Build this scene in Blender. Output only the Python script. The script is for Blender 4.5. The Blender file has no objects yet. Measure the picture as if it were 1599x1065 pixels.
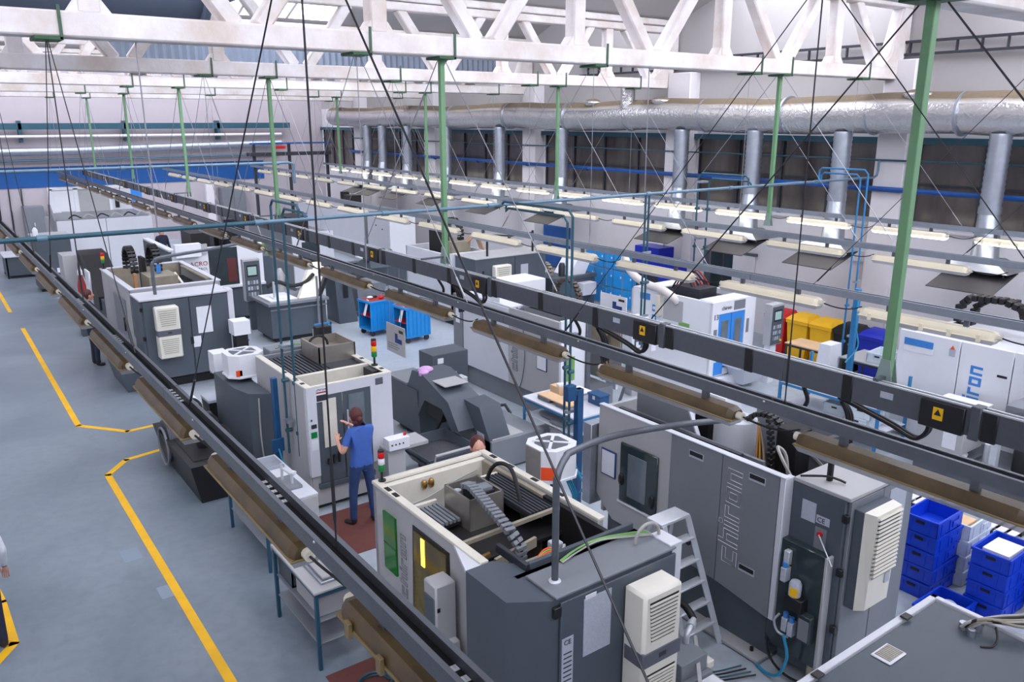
import bpy, bmesh, math, random
from mathutils import Vector, Matrix
random.seed(7)
R = math.radians
scn = bpy.context.scene
col = scn.collection
# ------------------------------------------------------------------ camera, light, exposure
cam_d = bpy.data.cameras.new('camera'); cam = bpy.data.objects.new('camera', cam_d); col.objects.link(cam)
scn.camera = cam
F_PX = 1271.0
cam_d.sensor_width = 36.0; cam_d.lens = 36.0 * F_PX / 1599.0; cam_d.clip_end = 300
PITCH = math.atan(346 / F_PX); AZ = math.atan(964 / math.hypot(F_PX, 346))
fwd = Vector((math.sin(AZ) * math.cos(PITCH), math.cos(AZ) * math.cos(PITCH), -math.sin(PITCH)))
rgt = Vector((math.cos(AZ), -math.sin(AZ), 0)); upv = rgt.cross(fwd)
cam.matrix_world = Matrix(((rgt.x, upv.x, -fwd.x, 0), (rgt.y, upv.y, -fwd.y, 0), (rgt.z, upv.z, -fwd.z, 5.4), (0, 0, 0, 1)))
scn.view_settings.view_transform = 'Standard'; scn.view_settings.look = 'None'
scn.view_settings.gamma = 1; scn.view_settings.use_curve_mapping = False
scn.view_settings.exposure = 0.0
w = bpy.data.worlds.new('sky'); scn.world = w; w.use_nodes = True
w.node_tree.nodes['Background'].inputs[0].default_value = (0.80, 0.90, 1.0, 1); w.node_tree.nodes['Background'].inputs[1].default_value = 1.0
scn.cycles.use_denoising = True
scn.cycles.max_bounces = 8; scn.cycles.diffuse_bounces = 4; scn.cycles.glossy_bounces = 3; scn.cycles.transmission_bounces = 4
scn.cycles.caustics_reflective = False; scn.cycles.caustics_refractive = False
SKY_STRENGTH = 5.1          # daylight behind the saw-tooth glazing
# ------------------------------------------------------------------ materials
def lin(c):
    return tuple(((x / 255) / 12.92 if x / 255 <= 0.04045 else ((x / 255 + 0.055) / 1.055) ** 2.4) for x in c)
MATS = {}
def mat(name, rgb, rough=0.5, metal=0.0, var=0.06, scale=3.0, bump=0.0, bscale=40.0, emit=None, estr=0, alpha=None, trans=0, spec=0.5, stretch=None, blotch=None):
    m = bpy.data.materials.new(name); m.use_nodes = True; nt = m.node_tree; b = nt.nodes['Principled BSDF']
    c = lin(rgb)
    tc = nt.nodes.new('ShaderNodeTexCoord'); src = tc.outputs['Object']
    if stretch:
        mp = nt.nodes.new('ShaderNodeMapping'); mp.inputs['Scale'].default_value = stretch; nt.links.new(src, mp.inputs[0]); src = mp.outputs[0]
    if var:
        n = nt.nodes.new('ShaderNodeTexNoise'); n.inputs['Scale'].default_value = scale; n.inputs['Detail'].default_value = 5; n.inputs['Roughness'].default_value = 0.6
        nt.links.new(src, n.inputs['Vector'])
        r = nt.nodes.new('ShaderNodeValToRGB')
        r.color_ramp.elements[0].position = 0.3; r.color_ramp.elements[1].position = 0.7
        r.color_ramp.elements[0].color = tuple(x * (1 - var) for x in (blotch and lin(blotch) or c)) + (1,)  # second noise tone: stains on the trusses, reflections on glass
        r.color_ramp.elements[1].color = tuple(min(1, x * (1 + var)) for x in c) + (1,)
        nt.links.new(n.outputs['Fac'], r.inputs[0]); nt.links.new(r.outputs[0], b.inputs['Base Color'])
    else:
        b.inputs['Base Color'].default_value = c + (1,)
    b.inputs['Roughness'].default_value = rough; b.inputs['Metallic'].default_value = metal
    b.inputs['Specular IOR Level'].default_value = spec
    if trans: b.inputs['Transmission Weight'].default_value = trans
    if alpha is not None: b.inputs['Alpha'].default_value = alpha
    if bump:
        n2 = nt.nodes.new('ShaderNodeTexNoise'); n2.inputs['Scale'].default_value = bscale; n2.inputs['Detail'].default_value = 4
        nt.links.new(src, n2.inputs['Vector'])
        bp = nt.nodes.new('ShaderNodeBump'); bp.inputs['Strength'].default_value = bump; bp.inputs['Distance'].default_value = 0.02
        nt.links.new(n2.outputs['Fac'], bp.inputs['Height']); nt.links.new(bp.outputs[0], b.inputs['Normal'])
    if emit:
        b.inputs['Emission Color'].default_value = lin(emit) + (1,); b.inputs['Emission Strength'].default_value = estr
    MATS[name] = m
    return m
mat('white_wall', (226, 222, 226), 0.8, var=0.04, scale=1.2, bump=0.08, bscale=12)
mat('wall_white', (222, 219, 224), 0.75, var=0.05, scale=0.8, bump=0.05, bscale=25)
mat('plaster', (176, 172, 172), 0.9, var=0.06, scale=0.5, bump=0.05, bscale=6)
mat('truss_white', (238, 235, 238), 0.7, var=0.03, scale=1.6, blotch=(214, 200, 190), bump=0.35, bscale=14)
mat('band_blue', (8, 78, 146), 0.6, var=0.08, scale=0.6)
mat('glazing', (255, 255, 255), 0.6, var=0, emit=(240, 243, 255), estr=SKY_STRENGTH)
mat('foil', (222, 220, 220), 0.27, 0.95, var=0.08, scale=2, bump=1.0, bscale=15)
mat('galv', (176, 182, 192), 0.42, 0.85, var=0.10, scale=5)
mat('galv_dark', (110, 114, 122), 0.5, 0.6, var=0.1, scale=5)
mat('pipe_blue', (22, 78, 150), 0.4, var=0.1)
mat('pipe_steel', (104, 132, 152), 0.4, 0.3, var=0.08)
mat('pipe_teal', (48, 88, 104), 0.45, 0.2, var=0.08)
mat('post_blue', (24, 76, 122), 0.4, var=0.1)
mat('strap_green', (62, 92, 70), 0.5, var=0.1)
mat('green', (108, 150, 110), 0.5, var=0.08)
mat('green_pale', (138, 158, 150), 0.5, var=0.08)
mat('chain_brown', (74, 60, 50), 0.5, var=0.2)
mat('grille_grey', (172, 170, 158), 0.6, var=0.05)
mat('green_dark', (40, 88, 52), 0.5, var=0.08)
mat('steel_dark', (62, 64, 72), 0.45, 0.4, var=0.1)
mat('rail_zinc', (106, 110, 118), 0.45, 0.55, var=0.08, scale=8)
mat('trunk_grey', (84, 88, 96), 0.5, 0.1, var=0.06, scale=20, bump=0.05, bscale=150)
mat('lamp_brown', (96, 78, 48), 0.4, var=0.15, scale=3, blotch=(70, 55, 34))  # brown housing tone for the two rails nearest the aisle
mat('lens_brown', (186, 186, 190), 0.25, var=0.05, alpha=0.65)
mat('gasket_brown', (128, 110, 74), 0.45, var=0.1)
mat('lamp_cream', (238, 228, 202), 0.42, var=0.06, scale=3)
mat('lamp_lens', (206, 206, 210), 0.25, var=0.05, alpha=0.75)
mat('lamp_lit', (255, 252, 240), 0.4, var=0, emit=(255, 246, 230), estr=5.5)
mat('lamp_end', (222, 216, 198), 0.4, var=0.06)
mat('black', (26, 26, 29), 0.45, var=0.15)
mat('black_rubber', (20, 20, 22), 0.6, var=0.1)
mat('wire', (58, 58, 62), 0.4, 0.6, var=0)
mat('wire_light', (150, 150, 156), 0.4, 0.6, var=0)
mat('mach_dark', (80, 88, 97), 0.45, spec=0.35, var=0.05, scale=2, bump=0.04, bscale=220)
mat('mach_mid', (124, 128, 135), 0.45, spec=0.35, var=0.05, scale=2, bump=0.04, bscale=220)
mat('mach_light', (172, 172, 174), 0.45, var=0.04, scale=2, bump=0.04, bscale=220)
mat('mach_pale', (206, 208, 216), 0.42, var=0.03, scale=2)
mat('mach_white', (228, 230, 236), 0.4, var=0.03, scale=2)
mat('rim_cream', (216, 211, 198), 0.5, var=0.08, scale=4)
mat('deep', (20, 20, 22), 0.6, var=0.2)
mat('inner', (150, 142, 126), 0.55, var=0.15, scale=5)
mat('stainless', (176, 170, 162), 0.32, 0.7, var=0.12, scale=4)
mat('alu', (206, 210, 216), 0.38, 0.35, var=0.06, scale=6)
mat('ac_cream', (224, 220, 208), 0.45, var=0.04)
mat('ac_band', (92, 94, 104), 0.5, var=0.05)
mat('glass_dark', (52, 62, 66), 0.08, var=0.2, scale=2)
mat('glass_door', (84, 96, 102), 0.06, var=0.2, scale=2.5, blotch=(128, 138, 146))  # blue-grey reflection put into the door glass colour
mat('pane', (92, 84, 82), 0.2, var=0.3, scale=1.1, blotch=(62, 56, 54), bump=0.06, bscale=3, stretch=(1, 1, 0.25), spec=0.8)  # upright brown and pale reflections put into the pane colour
mat('green_glass', (20, 112, 36), 0.1, var=0.15)
mat('yellow_lit', (250, 225, 90), 0.4, var=0, emit=(255, 222, 70), estr=3.0)
mat('glass_lit_amber', (84, 78, 40), 0.08, var=0.3, scale=2.6, blotch=(30, 32, 30), emit=(200, 165, 40), estr=0.05)  # lit interior behind the pane put into its colour and faint glow
mat('paper', (226, 228, 234), 0.7, var=0.03, scale=20)
mat('paper_grey', (176, 182, 194), 0.6, var=0.1, scale=60)
mat('ink', (40, 44, 54), 0.6, var=0)
mat('ink_blue', (28, 60, 120), 0.6, var=0.1)
mat('sign_blue', (60, 130, 205), 0.5, var=0.1)
mat('door_blue', (52, 138, 222), 0.4, var=0.04)
mat('red', (196, 28, 34), 0.4, var=0.08)
mat('red_dull', (150, 44, 40), 0.5, var=0.1)
mat('orange', (242, 84, 34), 0.45, var=0.05)
mat('yellow', (240, 184, 24), 0.5, var=0.06)
mat('line_yellow', (236, 180, 20), 0.55, var=0.10, scale=2.5)
mat('crate_blue', (14, 62, 200), 0.38, var=0.08)
mat('bin_blue', (24, 44, 178), 0.4, var=0.06)
mat('crate_white', (214, 224, 232), 0.4, var=0.04)
mat('cart_blue', (30, 140, 214), 0.4, var=0.05)
mat('locker_blue', (40, 146, 218), 0.4, var=0.04)
mat('frame_blue', (44, 122, 176), 0.4, var=0.06)
mat('bench_blue', (40, 80, 104), 0.45, var=0.08)
mat('board', (214, 178, 140), 0.7, var=0.1)
mat('bench_top', (206, 208, 216), 0.5, var=0.05)
mat('mat_brown', (104, 58, 52), 0.8, var=0.1, scale=10)
mat('screen', (150, 176, 170), 0.2, var=0.05, emit=(150, 180, 172), estr=0.25)
mat('screen_dark', (40, 58, 62), 0.1, var=0.1)
mat('lamp_red', (210, 24, 26), 0.25, var=0)
mat('lamp_amber', (244, 190, 30), 0.25, var=0)
mat('lamp_green', (20, 128, 62), 0.25, var=0)
mat('brass', (190, 150, 90), 0.3, 0.9, var=0.1)
mat('copper_cable', (176, 128, 84), 0.5, var=0.2)
mat('hose_blue', (36, 140, 180), 0.35, var=0.05)
mat('cable_green', (118, 166, 92), 0.5, var=0.1)
mat('cable_grey', (166, 166, 160), 0.5, var=0.1)
mat('skin', (214, 160, 138), 0.55, var=0.05)
mat('hair', (80, 34, 34), 0.55, var=0.25, scale=30, bump=0.3, bscale=80)
mat('shirt', (62, 98, 176), 0.8, var=0.1, scale=6, bump=0.2, bscale=9)
mat('jeans', (36, 58, 100), 0.8, var=0.2, scale=8, bump=0.2, bscale=10)
mat('dark_cloth', (34, 38, 58), 0.85, var=0.15)
mat('white_cloth', (214, 218, 226), 0.85, var=0.06)
mat('shoe', (36, 34, 36), 0.6, var=0.1)
mat('pink_rag', (206, 160, 210), 0.85, var=0.12, scale=12, bump=0.5, bscale=25)
mat('chips', (92, 92, 98), 0.4, 0.6, var=0.4, scale=90, bump=1.0, bscale=120)
mat('hose_white', (212, 206, 204), 0.5, var=0.08)
mat('pallet', (150, 130, 106), 0.7, var=0.1)
mat('corrugated', (112, 122, 138), 0.5, var=0.06)
mat('wall_far', (180, 172, 178), 0.8, var=0.05, scale=0.7)
mat('rail_light', (142, 150, 160), 0.45, 0.4, var=0.08, scale=8)
mat('dark_red', (92, 44, 44), 0.5, var=0.1)
mat('patch_grey', (134, 148, 162), 0.5, var=0.05)
mat('hood_plate', (72, 70, 72), 0.5, 0.3, var=0.1)
mat('slate', (92, 102, 120), 0.6, var=0.12, scale=0.7)
# floor : blue-grey sealed screed, blotchy, slightly glossy
def floor_mat(nm, c0, c1):
    m = bpy.data.materials.new(nm); m.use_nodes = True; nt = m.node_tree; b = nt.nodes['Principled BSDF']
    tc = nt.nodes.new('ShaderNodeTexCoord')
    def noise(s, d, det=6):
        n = nt.nodes.new('ShaderNodeTexNoise'); n.inputs['Scale'].default_value = s; n.inputs['Detail'].default_value = det; n.inputs['Distortion'].default_value = d
        nt.links.new(tc.outputs['Object'], n.inputs['Vector']); return n
    a = noise(0.55, 0.6); c = noise(7, 0.3)
    r = nt.nodes.new('ShaderNodeValToRGB'); e = r.color_ramp.elements
    e[0].position = 0.3; e[0].color = lin(c0) + (1,); e[1].position = 0.72; e[1].color = lin(c1) + (1,)
    nt.links.new(a.outputs['Fac'], r.inputs[0])
    mx = nt.nodes.new('ShaderNodeMix'); mx.data_type = 'RGBA'; mx.blend_type = 'MULTIPLY'; mx.inputs[0].default_value = 0.35
    r2 = nt.nodes.new('ShaderNodeValToRGB'); r2.color_ramp.elements[0].position = 0.25; r2.color_ramp.elements[0].color = (0.55, 0.55, 0.56, 1); r2.color_ramp.elements[1].position = 0.6
    nt.links.new(c.outputs['Fac'], r2.inputs[0]); nt.links.new(r.outputs[0], mx.inputs[6]); nt.links.new(r2.outputs[0], mx.inputs[7])
    nt.links.new(mx.outputs[2], b.inputs['Base Color'])
    rr = nt.nodes.new('ShaderNodeMapRange'); rr.inputs[3].default_value = 0.28; rr.inputs[4].default_value = 0.5
    nt.links.new(c.outputs['Fac'], rr.inputs[0]); nt.links.new(rr.outputs[0], b.inputs['Roughness'])
    MATS[nm] = m
floor_mat('floor', (110, 122, 133), (136, 147, 157)); floor_mat('floor_bay_lit', (158, 168, 178), (186, 194, 202))
def dusty_foil():
    m = MATS['foil']; nt = m.node_tree; b = nt.nodes['Principled BSDF']
    g = nt.nodes.new('ShaderNodeNewGeometry'); sp = nt.nodes.new('ShaderNodeSeparateXYZ'); nt.links.new(g.outputs['Normal'], sp.inputs[0])
    n = nt.nodes.new('ShaderNodeTexNoise'); n.inputs['Scale'].default_value = 3; n.inputs['Detail'].default_value = 6
    ad = nt.nodes.new('ShaderNodeMath'); ad.operation = 'MULTIPLY_ADD'; ad.inputs[1].default_value = 0.35; nt.links.new(n.outputs['Fac'], ad.inputs[0]); nt.links.new(sp.outputs['Z'], ad.inputs[2])
    r = nt.nodes.new('ShaderNodeMapRange'); r.inputs[1].default_value = 0.58; r.inputs[2].default_value = 0.85; nt.links.new(ad.outputs[0], r.inputs[0])
    mx = nt.nodes.new('ShaderNodeMix'); mx.data_type = 'RGBA'; old = b.inputs['Base Color'].links[0].from_socket
    nt.links.new(r.outputs[0], mx.inputs[0]); nt.links.new(old, mx.inputs[6]); mx.inputs[7].default_value = lin((112, 98, 80)) + (1,); nt.links.new(mx.outputs[2], b.inputs['Base Color'])
    mm = nt.nodes.new('ShaderNodeMapRange'); mm.inputs[3].default_value = 0.95; mm.inputs[4].default_value = 0.1; nt.links.new(r.outputs[0], mm.inputs[0]); nt.links.new(mm.outputs[0], b.inputs['Metallic'])
    rr = nt.nodes.new('ShaderNodeMapRange'); rr.inputs[3].default_value = 0.27; rr.inputs[4].default_value = 0.8; nt.links.new(r.outputs[0], rr.inputs[0]); nt.links.new(rr.outputs[0], b.inputs['Roughness'])
dusty_foil()
# ------------------------------------------------------------------ mesh builder
class MB:
    def __init__(s): s.bm = bmesh.new()
    def face(s, pts):
        vs = [s.bm.verts.new(p) for p in pts]
        try: return s.bm.faces.new(vs)
        except ValueError: return None
    def box(s, x0, x1, y0, y1, z0, z1, bev=0.0, M=None):
        r = bmesh.ops.create_cube(s.bm, size=1.0); vs = r['verts']
        c = Vector(((x0 + x1) / 2, (y0 + y1) / 2, (z0 + z1) / 2)); d = Vector((abs(x1 - x0), abs(y1 - y0), abs(z1 - z0)))
        for v in vs: v.co = Vector((v.co.x * d.x, v.co.y * d.y, v.co.z * d.z)) + c
        if bev:
            es = list({e for v in vs for e in v.link_edges})
            rr = bmesh.ops.bevel(s.bm, geom=es, offset=min(bev, min(d) * 0.45), segments=1, affect='EDGES', profile=0.5)
            vs = list({v for f in rr['faces'] for v in f.verts} | {v for v in vs if v.is_valid})
        if M is not None:
            for v in vs: v.co = M @ v.co
        return s
    def obox(s, c, size, rot=(0, 0, 0), bev=0.0):
        M = Matrix.Translation(Vector(c)) @ Matrix.Rotation(rot[2], 4, 'Z') @ Matrix.Rotation(rot[1], 4, 'Y') @ Matrix.Rotation(rot[0], 4, 'X')
        return s.box(-size[0] / 2, size[0] / 2, -size[1] / 2, size[1] / 2, -size[2] / 2, size[2] / 2, bev, M)
    def bar(s, p0, p1, wx, wz, up=(0, 0, 1), bev=0.0):
        p0 = Vector(p0); p1 = Vector(p1); d = p1 - p0; L = d.length; d.normalize(); u = Vector(up)
        if abs(d.dot(u)) > 0.98: u = Vector((1, 0, 0))
        x = d.cross(u).normalized(); z = x.cross(d)
        M = Matrix(((x.x, d.x, z.x, 0), (x.y, d.y, z.y, 0), (x.z, d.z, z.z, 0), (0, 0, 0, 1))); M.translation = (p0 + p1) / 2
        return s.box(-wx / 2, wx / 2, -L / 2, L / 2, -wz / 2, wz / 2, bev, M)
    def prism(s, poly, axis, a0, a1):
        def P(u, v, a): return {'x': (a, u, v), 'y': (u, a, v), 'z': (u, v, a)}[axis]
        A = [s.bm.verts.new(P(u, v, a0)) for u, v in poly]; B = [s.bm.verts.new(P(u, v, a1)) for u, v in poly]
        s.bm.faces.new(A); s.bm.faces.new(B[::-1]); n = len(poly)
        for i in range(n): s.bm.faces.new((A[i], B[i], B[(i + 1) % n], A[(i + 1) % n]))
        return s
    def hull2(s, lo, hi):      # loft between two equal-length loops
        A = [s.bm.verts.new(p) for p in lo]; B = [s.bm.verts.new(p) for p in hi]; n = len(lo)
        s.bm.faces.new(A); s.bm.faces.new(B[::-1])
        for i in range(n): s.bm.faces.new((A[i], B[i], B[(i + 1) % n], A[(i + 1) % n]))
        return s
    def tube(s, pts, r, n=8, caps=True, closed=False):
        pts = [Vector(p) for p in pts]; rings = []; N = len(pts); prev = None
        for i, p in enumerate(pts):
            a = pts[(i - 1) % N] if (closed or i > 0) else p; b = pts[(i + 1) % N] if (closed or i < N - 1) else p
            d = (b - a).normalized()
            u = prev if prev is not None else (Vector((0, 0, 1)) if abs(d.z) < 0.9 else Vector((1, 0, 0)))
            x = (u - d * u.dot(d))
            x = x.normalized() if x.length > 1e-6 else d.orthogonal().normalized()
            prev = x; y = d.cross(x)
            rad = r[i] if isinstance(r, (list, tuple)) else r
            rings.append([s.bm.verts.new(p + (x * math.cos(2 * math.pi * k / n) + y * math.sin(2 * math.pi * k / n)) * rad) for k in range(n)])
        for i in range(N if closed else N - 1):
            A = rings[i]; B = rings[(i + 1) % N]
            for k in range(n): s.bm.faces.new((A[k], A[(k + 1) % n], B[(k + 1) % n], B[k]))
        if caps and not closed: s.bm.faces.new(rings[0][::-1]); s.bm.faces.new(rings[-1])
        return s
    def hose(s, pts, r, n=8):      # smooth bend through the given points
        P = [Vector(p) for p in pts]; Q = []
        if len(P) < 3: return s.tube(P, r, n)
        E_ = [P[0] * 2 - P[1]] + P + [P[-1] * 2 - P[-2]]
        for i in range(1, len(E_) - 2):
            a, b, c, d = E_[i - 1:i + 3]
            for k in range(5):
                t = k / 5; Q.append(((b * 2) + (c - a) * t + (a * 2 - b * 5 + c * 4 - d) * t * t + (b * 3 - a - c * 3 + d) * t ** 3) * .5)
        Q.append(P[-1]); return s.tube(Q, r, n)
    def cyl(s, p0, p1, r, n=12, r1=None): return s.tube([p0, p1], [r, r if r1 is None else r1], n)
    def lathe(s, prof, c=(0, 0, 0), n=16):
        rings = []
        for r, z in prof: rings.append([s.bm.verts.new((c[0] + r * math.cos(2 * math.pi * k / n), c[1] + r * math.sin(2 * math.pi * k / n), c[2] + z)) for k in range(n)])
        for A, B in zip(rings, rings[1:]):
            for k in range(n): s.bm.faces.new((A[k], A[(k + 1) % n], B[(k + 1) % n], B[k]))
        s.bm.faces.new(rings[0][::-1]); s.bm.faces.new(rings[-1]); return s
    def ell(s, c, r, n=14, m=8, rot=0.0):
        rr = bmesh.ops.create_uvsphere(s.bm, u_segments=n, v_segments=m, radius=1.0)
        Q = Matrix.Rotation(rot, 3, 'Z')
        for v in rr['verts']: v.co = Q @ Vector((v.co.x * r[0], v.co.y * r[1], v.co.z * r[2])) + Vector(c)
        return s
ORG = {}
def org(o): return ORG.get(o.name, Vector((0, 0, 0))) if o is not None else Vector((0, 0, 0))
def tag(o, label=None, cat=None, group=None, kind=None):
    if label: o['label'] = label
    if cat: o['category'] = cat
    if group: o['group'] = group
    if kind: o['kind'] = kind
    return o
def thing(name, label, cat, loc=(0, 0, 0), group=None, kind=None):
    o = bpy.data.objects.new(name, None); col.objects.link(o); o.location = loc; o.empty_display_size = 0.1
    ORG[o.name] = Vector(loc)
    return tag(o, label, cat, group, kind)
def mesh_of(name, mb, m, off=Vector((0, 0, 0)), angle=38):
    bm = mb.bm
    if off.length: bmesh.ops.translate(bm, verts=bm.verts, vec=-off)
    bmesh.ops.recalc_face_normals(bm, faces=bm.faces)
    me = bpy.data.meshes.new(name); bm.to_mesh(me); bm.free()
    me.materials.append(MATS[m])
    me.polygons.foreach_set('use_smooth', [True] * len(me.polygons)); me.set_sharp_from_angle(angle=R(angle))
    return me
def mk(name, mb, m, parent=None, loc=None, label=None, cat=None, group=None, kind=None):
    off = org(parent) if parent is not None else Vector(loc if loc is not None else (0, 0, 0))
    o = bpy.data.objects.new(name, mesh_of(name, mb, m, off)); col.objects.link(o)
    ORG[o.name] = off.copy()
    if parent is not None: o.parent = parent
    elif loc is not None: o.location = loc
    return tag(o, label, cat, group, kind)
def bx(name, parent, m, x0, x1, y0, y1, z0, z1, bev=0.006, label=None): return mk(name, MB().box(x0, x1, y0, y1, z0, z1, bev), m, parent, label=label)
def inst(name, me, parent, M):      # share mesh data, own transform (relative to the parent's origin)
    o = bpy.data.objects.new(name, me); col.objects.link(o); o.parent = parent
    M = Matrix.Translation(-org(parent)) @ M
    o.matrix_local = M; return o
def copy_tree(o, loc=None, rotz=0.0, label=None, parent=None, group=None):
    c = o.copy(); col.objects.link(c)
    if parent is not None: c.parent = parent; c.matrix_local = o.matrix_local
    if loc is not None: c.location = loc; c.rotation_euler = (0, 0, rotz)
    if label: c['label'] = label
    if group: c['group'] = group
    for ch in list(o.children): copy_tree(ch, parent=c)
    return c
def text(parent, s, size, p, xd, yd, m, name='lettering', ext=0.0015, align='LEFT'):
    cu = bpy.data.curves.new(name, 'FONT'); cu.body = s; cu.size = size; cu.extrude = ext; cu.align_x = align; cu.resolution_u = 2
    cu.materials.append(MATS[m]); o = bpy.data.objects.new(name, cu); col.objects.link(o)
    x = Vector(xd).normalized(); y = Vector(yd).normalized(); z = x.cross(y)
    M = Matrix(((x.x, y.x, z.x, p[0]), (x.y, y.y, z.y, p[1]), (x.z, y.z, z.z, p[2]), (0, 0, 0, 1)))
    me = bpy.data.meshes.new_from_object(o); bpy.data.objects.remove(o); o = bpy.data.objects.new(name, me); col.objects.link(o)
    o.parent = parent; o.matrix_local = Matrix.Translation(-org(parent)) @ M
    return o
ORD = ['first', 'second', 'third', 'fourth', 'fifth', 'sixth', 'seventh', 'eighth', 'ninth', 'tenth', 'eleventh', 'twelfth', 'thirteenth', 'fourteenth', 'fifteenth', 'sixteenth', 'seventeenth', 'eighteenth', 'nineteenth', 'twentieth']
# square block letters, as strokes on a unit cell (solid) and as outline loops
LET = {'c': ([(0, 0, 1, .24), (0, .76, 1, 1), (0, .24, .28, .76)], [[(0, 0), (1, 0), (1, .24), (.28, .24), (.28, .76), (1, .76), (1, 1), (0, 1)]], 1.0),
 'h': ([(0, 0, .28, 1.36), (.28, .76, 1, 1), (.72, 0, 1, .76)], [[(0, 0), (.28, 0), (.28, .76), (.72, .76), (.72, 0), (1, 0), (1, 1), (.28, 1), (.28, 1.36), (0, 1.36)]], 1.0),
 'i': ([(0, 0, .28, 1), (0, 1.12, .28, 1.36)], [[(0, 0), (.28, 0), (.28, 1), (0, 1)], [(0, 1.12), (.28, 1.12), (.28, 1.36), (0, 1.36)]], .28),
 'r': ([(0, 0, .28, 1), (.28, .76, .78, 1)], [[(0, 0), (.28, 0), (.28, .76), (.78, .76), (.78, 1), (0, 1)]], .78),
 'o': ([(0, 0, 1, .24), (0, .76, 1, 1), (0, .24, .28, .76), (.72, .24, 1, .76)], [[(0, 0), (1, 0), (1, 1), (0, 1)], [(.28, .24), (.72, .24), (.72, .76), (.28, .76)]], 1.0),
 'n': ([(0, 0, .28, 1), (.28, .76, 1, 1), (.72, 0, 1, .76)], [[(0, 0), (.28, 0), (.28, .76), (.72, .76), (.72, 0), (1, 0), (1, 1), (0, 1)]], 1.0)}
def block_word(parent, word, p, xd, yd, w, h, m, outline=0.0, thick=0.004):
    """square-cornered maker's lettering; w = letter width, h = x-height"""
    p = Vector(p); x = Vector(xd).normalized(); y = Vector(yd).normalized(); z = x.cross(y); u = 0.0; mb = MB()
    for ch in word:
        rects, loops, adv = LET[ch]
        if outline:
            for lp in loops: mb.tube([p + x * ((u + a) * w + b * h * 0.03) + y * (b * h) + z * thick for a, b in lp], outline, 5, closed=True)
        else:
            for a, b, c, d in rects:
                q = [p + x * ((u + i) * w + j * h * 0.03) + y * (j * h) for i, j in ((a, b), (c, b), (c, d), (a, d))]
                mb.hull2(q, [v + z * thick for v in q])
        u += adv + 0.26
    return mk('lettering', mb, m, parent)
# ================================================================== the setting
XW, YB, XL, YN = 17.4, 40.0, -6.0, -4.0
TY = [3.25, 9.8, 16.25, 22.7, 29.15, 35.6]
ZC = 7.9
floor = mk('floor', MB().box(XL, XW, YN, YB, -0.2, 0.0), 'floor', kind='structure')
floor['label'] = 'blue-grey sealed screed floor of the machine hall'
def line(pts, wd):
    mb = MB()
    for (a, b), (c, d) in zip(pts, pts[1:]):
        v = Vector((c - a, d - b, 0)).normalized(); n = Vector((-v.y, v.x, 0)) * wd / 2; A = Vector((a, b, 0)) - v * wd * 0.3; B = Vector((c, d, 0)) + v * wd * 0.3
        lo = [A + n, A - n, B - n, B + n]; mb.hull2(lo, [p + Vector((0, 0, 0.003)) for p in lo])
    return mk('yellow_line', mb, 'line_yellow', floor)
mk('bay_lit_tone', MB().box(3.25, XW, YN, YB, 0.0, 0.0015), 'floor_bay_lit', floor)  # lighter bay floor; stronger skylight there put into its colour
line([(1.83, 3.2), (1.84, 13.28), (2.2, 13.75), (3.2, 13.95)], 0.1)
line([(3.3, 15.15), (2.5, 15.1), (1.84, 15.93), (1.9, 24.77)], 0.1)
line([(1.84, 27.2), (1.86, 34.0)], 0.1)
line([(0.03, 11.2), (0.13, 10.2), (0.16, 9.22), (-0.1, 8.85)], 0.1)
line([(3.9, 14.0), (6.4, 14.35)], 0.09); line([(4.4, 13.0), (6.4, 13.2)], 0.09); line([(14.0, 4.4), (8.2, 4.55)], 0.08)
for x, y, sx, sy in [(1.58, 10.45, .22, .35), (1.72, 9.3, .14, .3)]: mk('floor_patch', MB().box(x - sx / 2, x + sx / 2, y - sy / 2, y + sy / 2, 0, 0.002), 'patch_grey', floor)
# ---- right wall with pilasters, window band and header
PIL = [(-3.3, -2.6), (3.0, 3.7), (9.25, 9.92), (15.3, 16.1), (21.95, 22.65), (28.4, 29.2), (34.9, 35.6)]
wr = MB(); wr.box(XW, XW + 0.35, YN, YB, 0, 3.15); wr.box(XW, XW + 0.35, YN, YB, 5.0, 5.9)
wall_right = mk('wall_right', wr, 'wall_white', kind='structure'); wall_right['label'] = 'white painted right wall with tall window band'
mk('upper_wall', MB().box(XW, XW + 0.35, YN, YB, 5.9, 9.9), 'plaster', wall_right)
for a, b in PIL:
    mk('pilaster', MB().box(XW - 0.4, XW, a, b, 0, 6.6, 0.02), 'white_wall', wall_right)
    mk('pilaster_pier', MB().box(XW, XW + 0.35, a - 0.05, b + 0.05, 3.15, 5.0), 'wall_white', wall_right)
mk('header_beam', MB().box(XW - 0.14, XW + 0.02, YN, YB, 4.9, 5.03), 'pipe_teal', wall_right)
mk('sill_ledge', MB().box(XW - 0.08, XW + 0.05, YN, YB, 3.1, 3.16), 'wall_white', wall_right)
wn = 0
for k in range(len(PIL)):
    y0 = PIL[k][1] + 0.05; y1 = (PIL[k + 1][0] - 0.05) if k + 1 < len(PIL) else YB
    if k == 0: continue
    wn += 1
    wob = thing('window_%d' % wn, None, None, (XW, y0, 3.15), kind='structure')
    n = 4; d = (y1 - y0) / n
    for i in range(n):
        for z0, z1 in ((3.18, 4.05), (4.05, 4.92)):
            mk('pane', MB().box(XW + 0.10, XW + 0.115, y0 + i * d + 0.02, y0 + (i + 1) * d - 0.02, z0, z1), 'pane', wob)
    for i in range(n + 1): mk('mullion', MB().box(XW + 0.04, XW + 0.14, y0 + i * d - 0.03, y0 + i * d + 0.03, 3.15, 5.0), 'steel_dark', wob)
    mk('transom', MB().box(XW + 0.06, XW + 0.13, y0, y1, 4.03, 4.07), 'steel_dark', wob)
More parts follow.
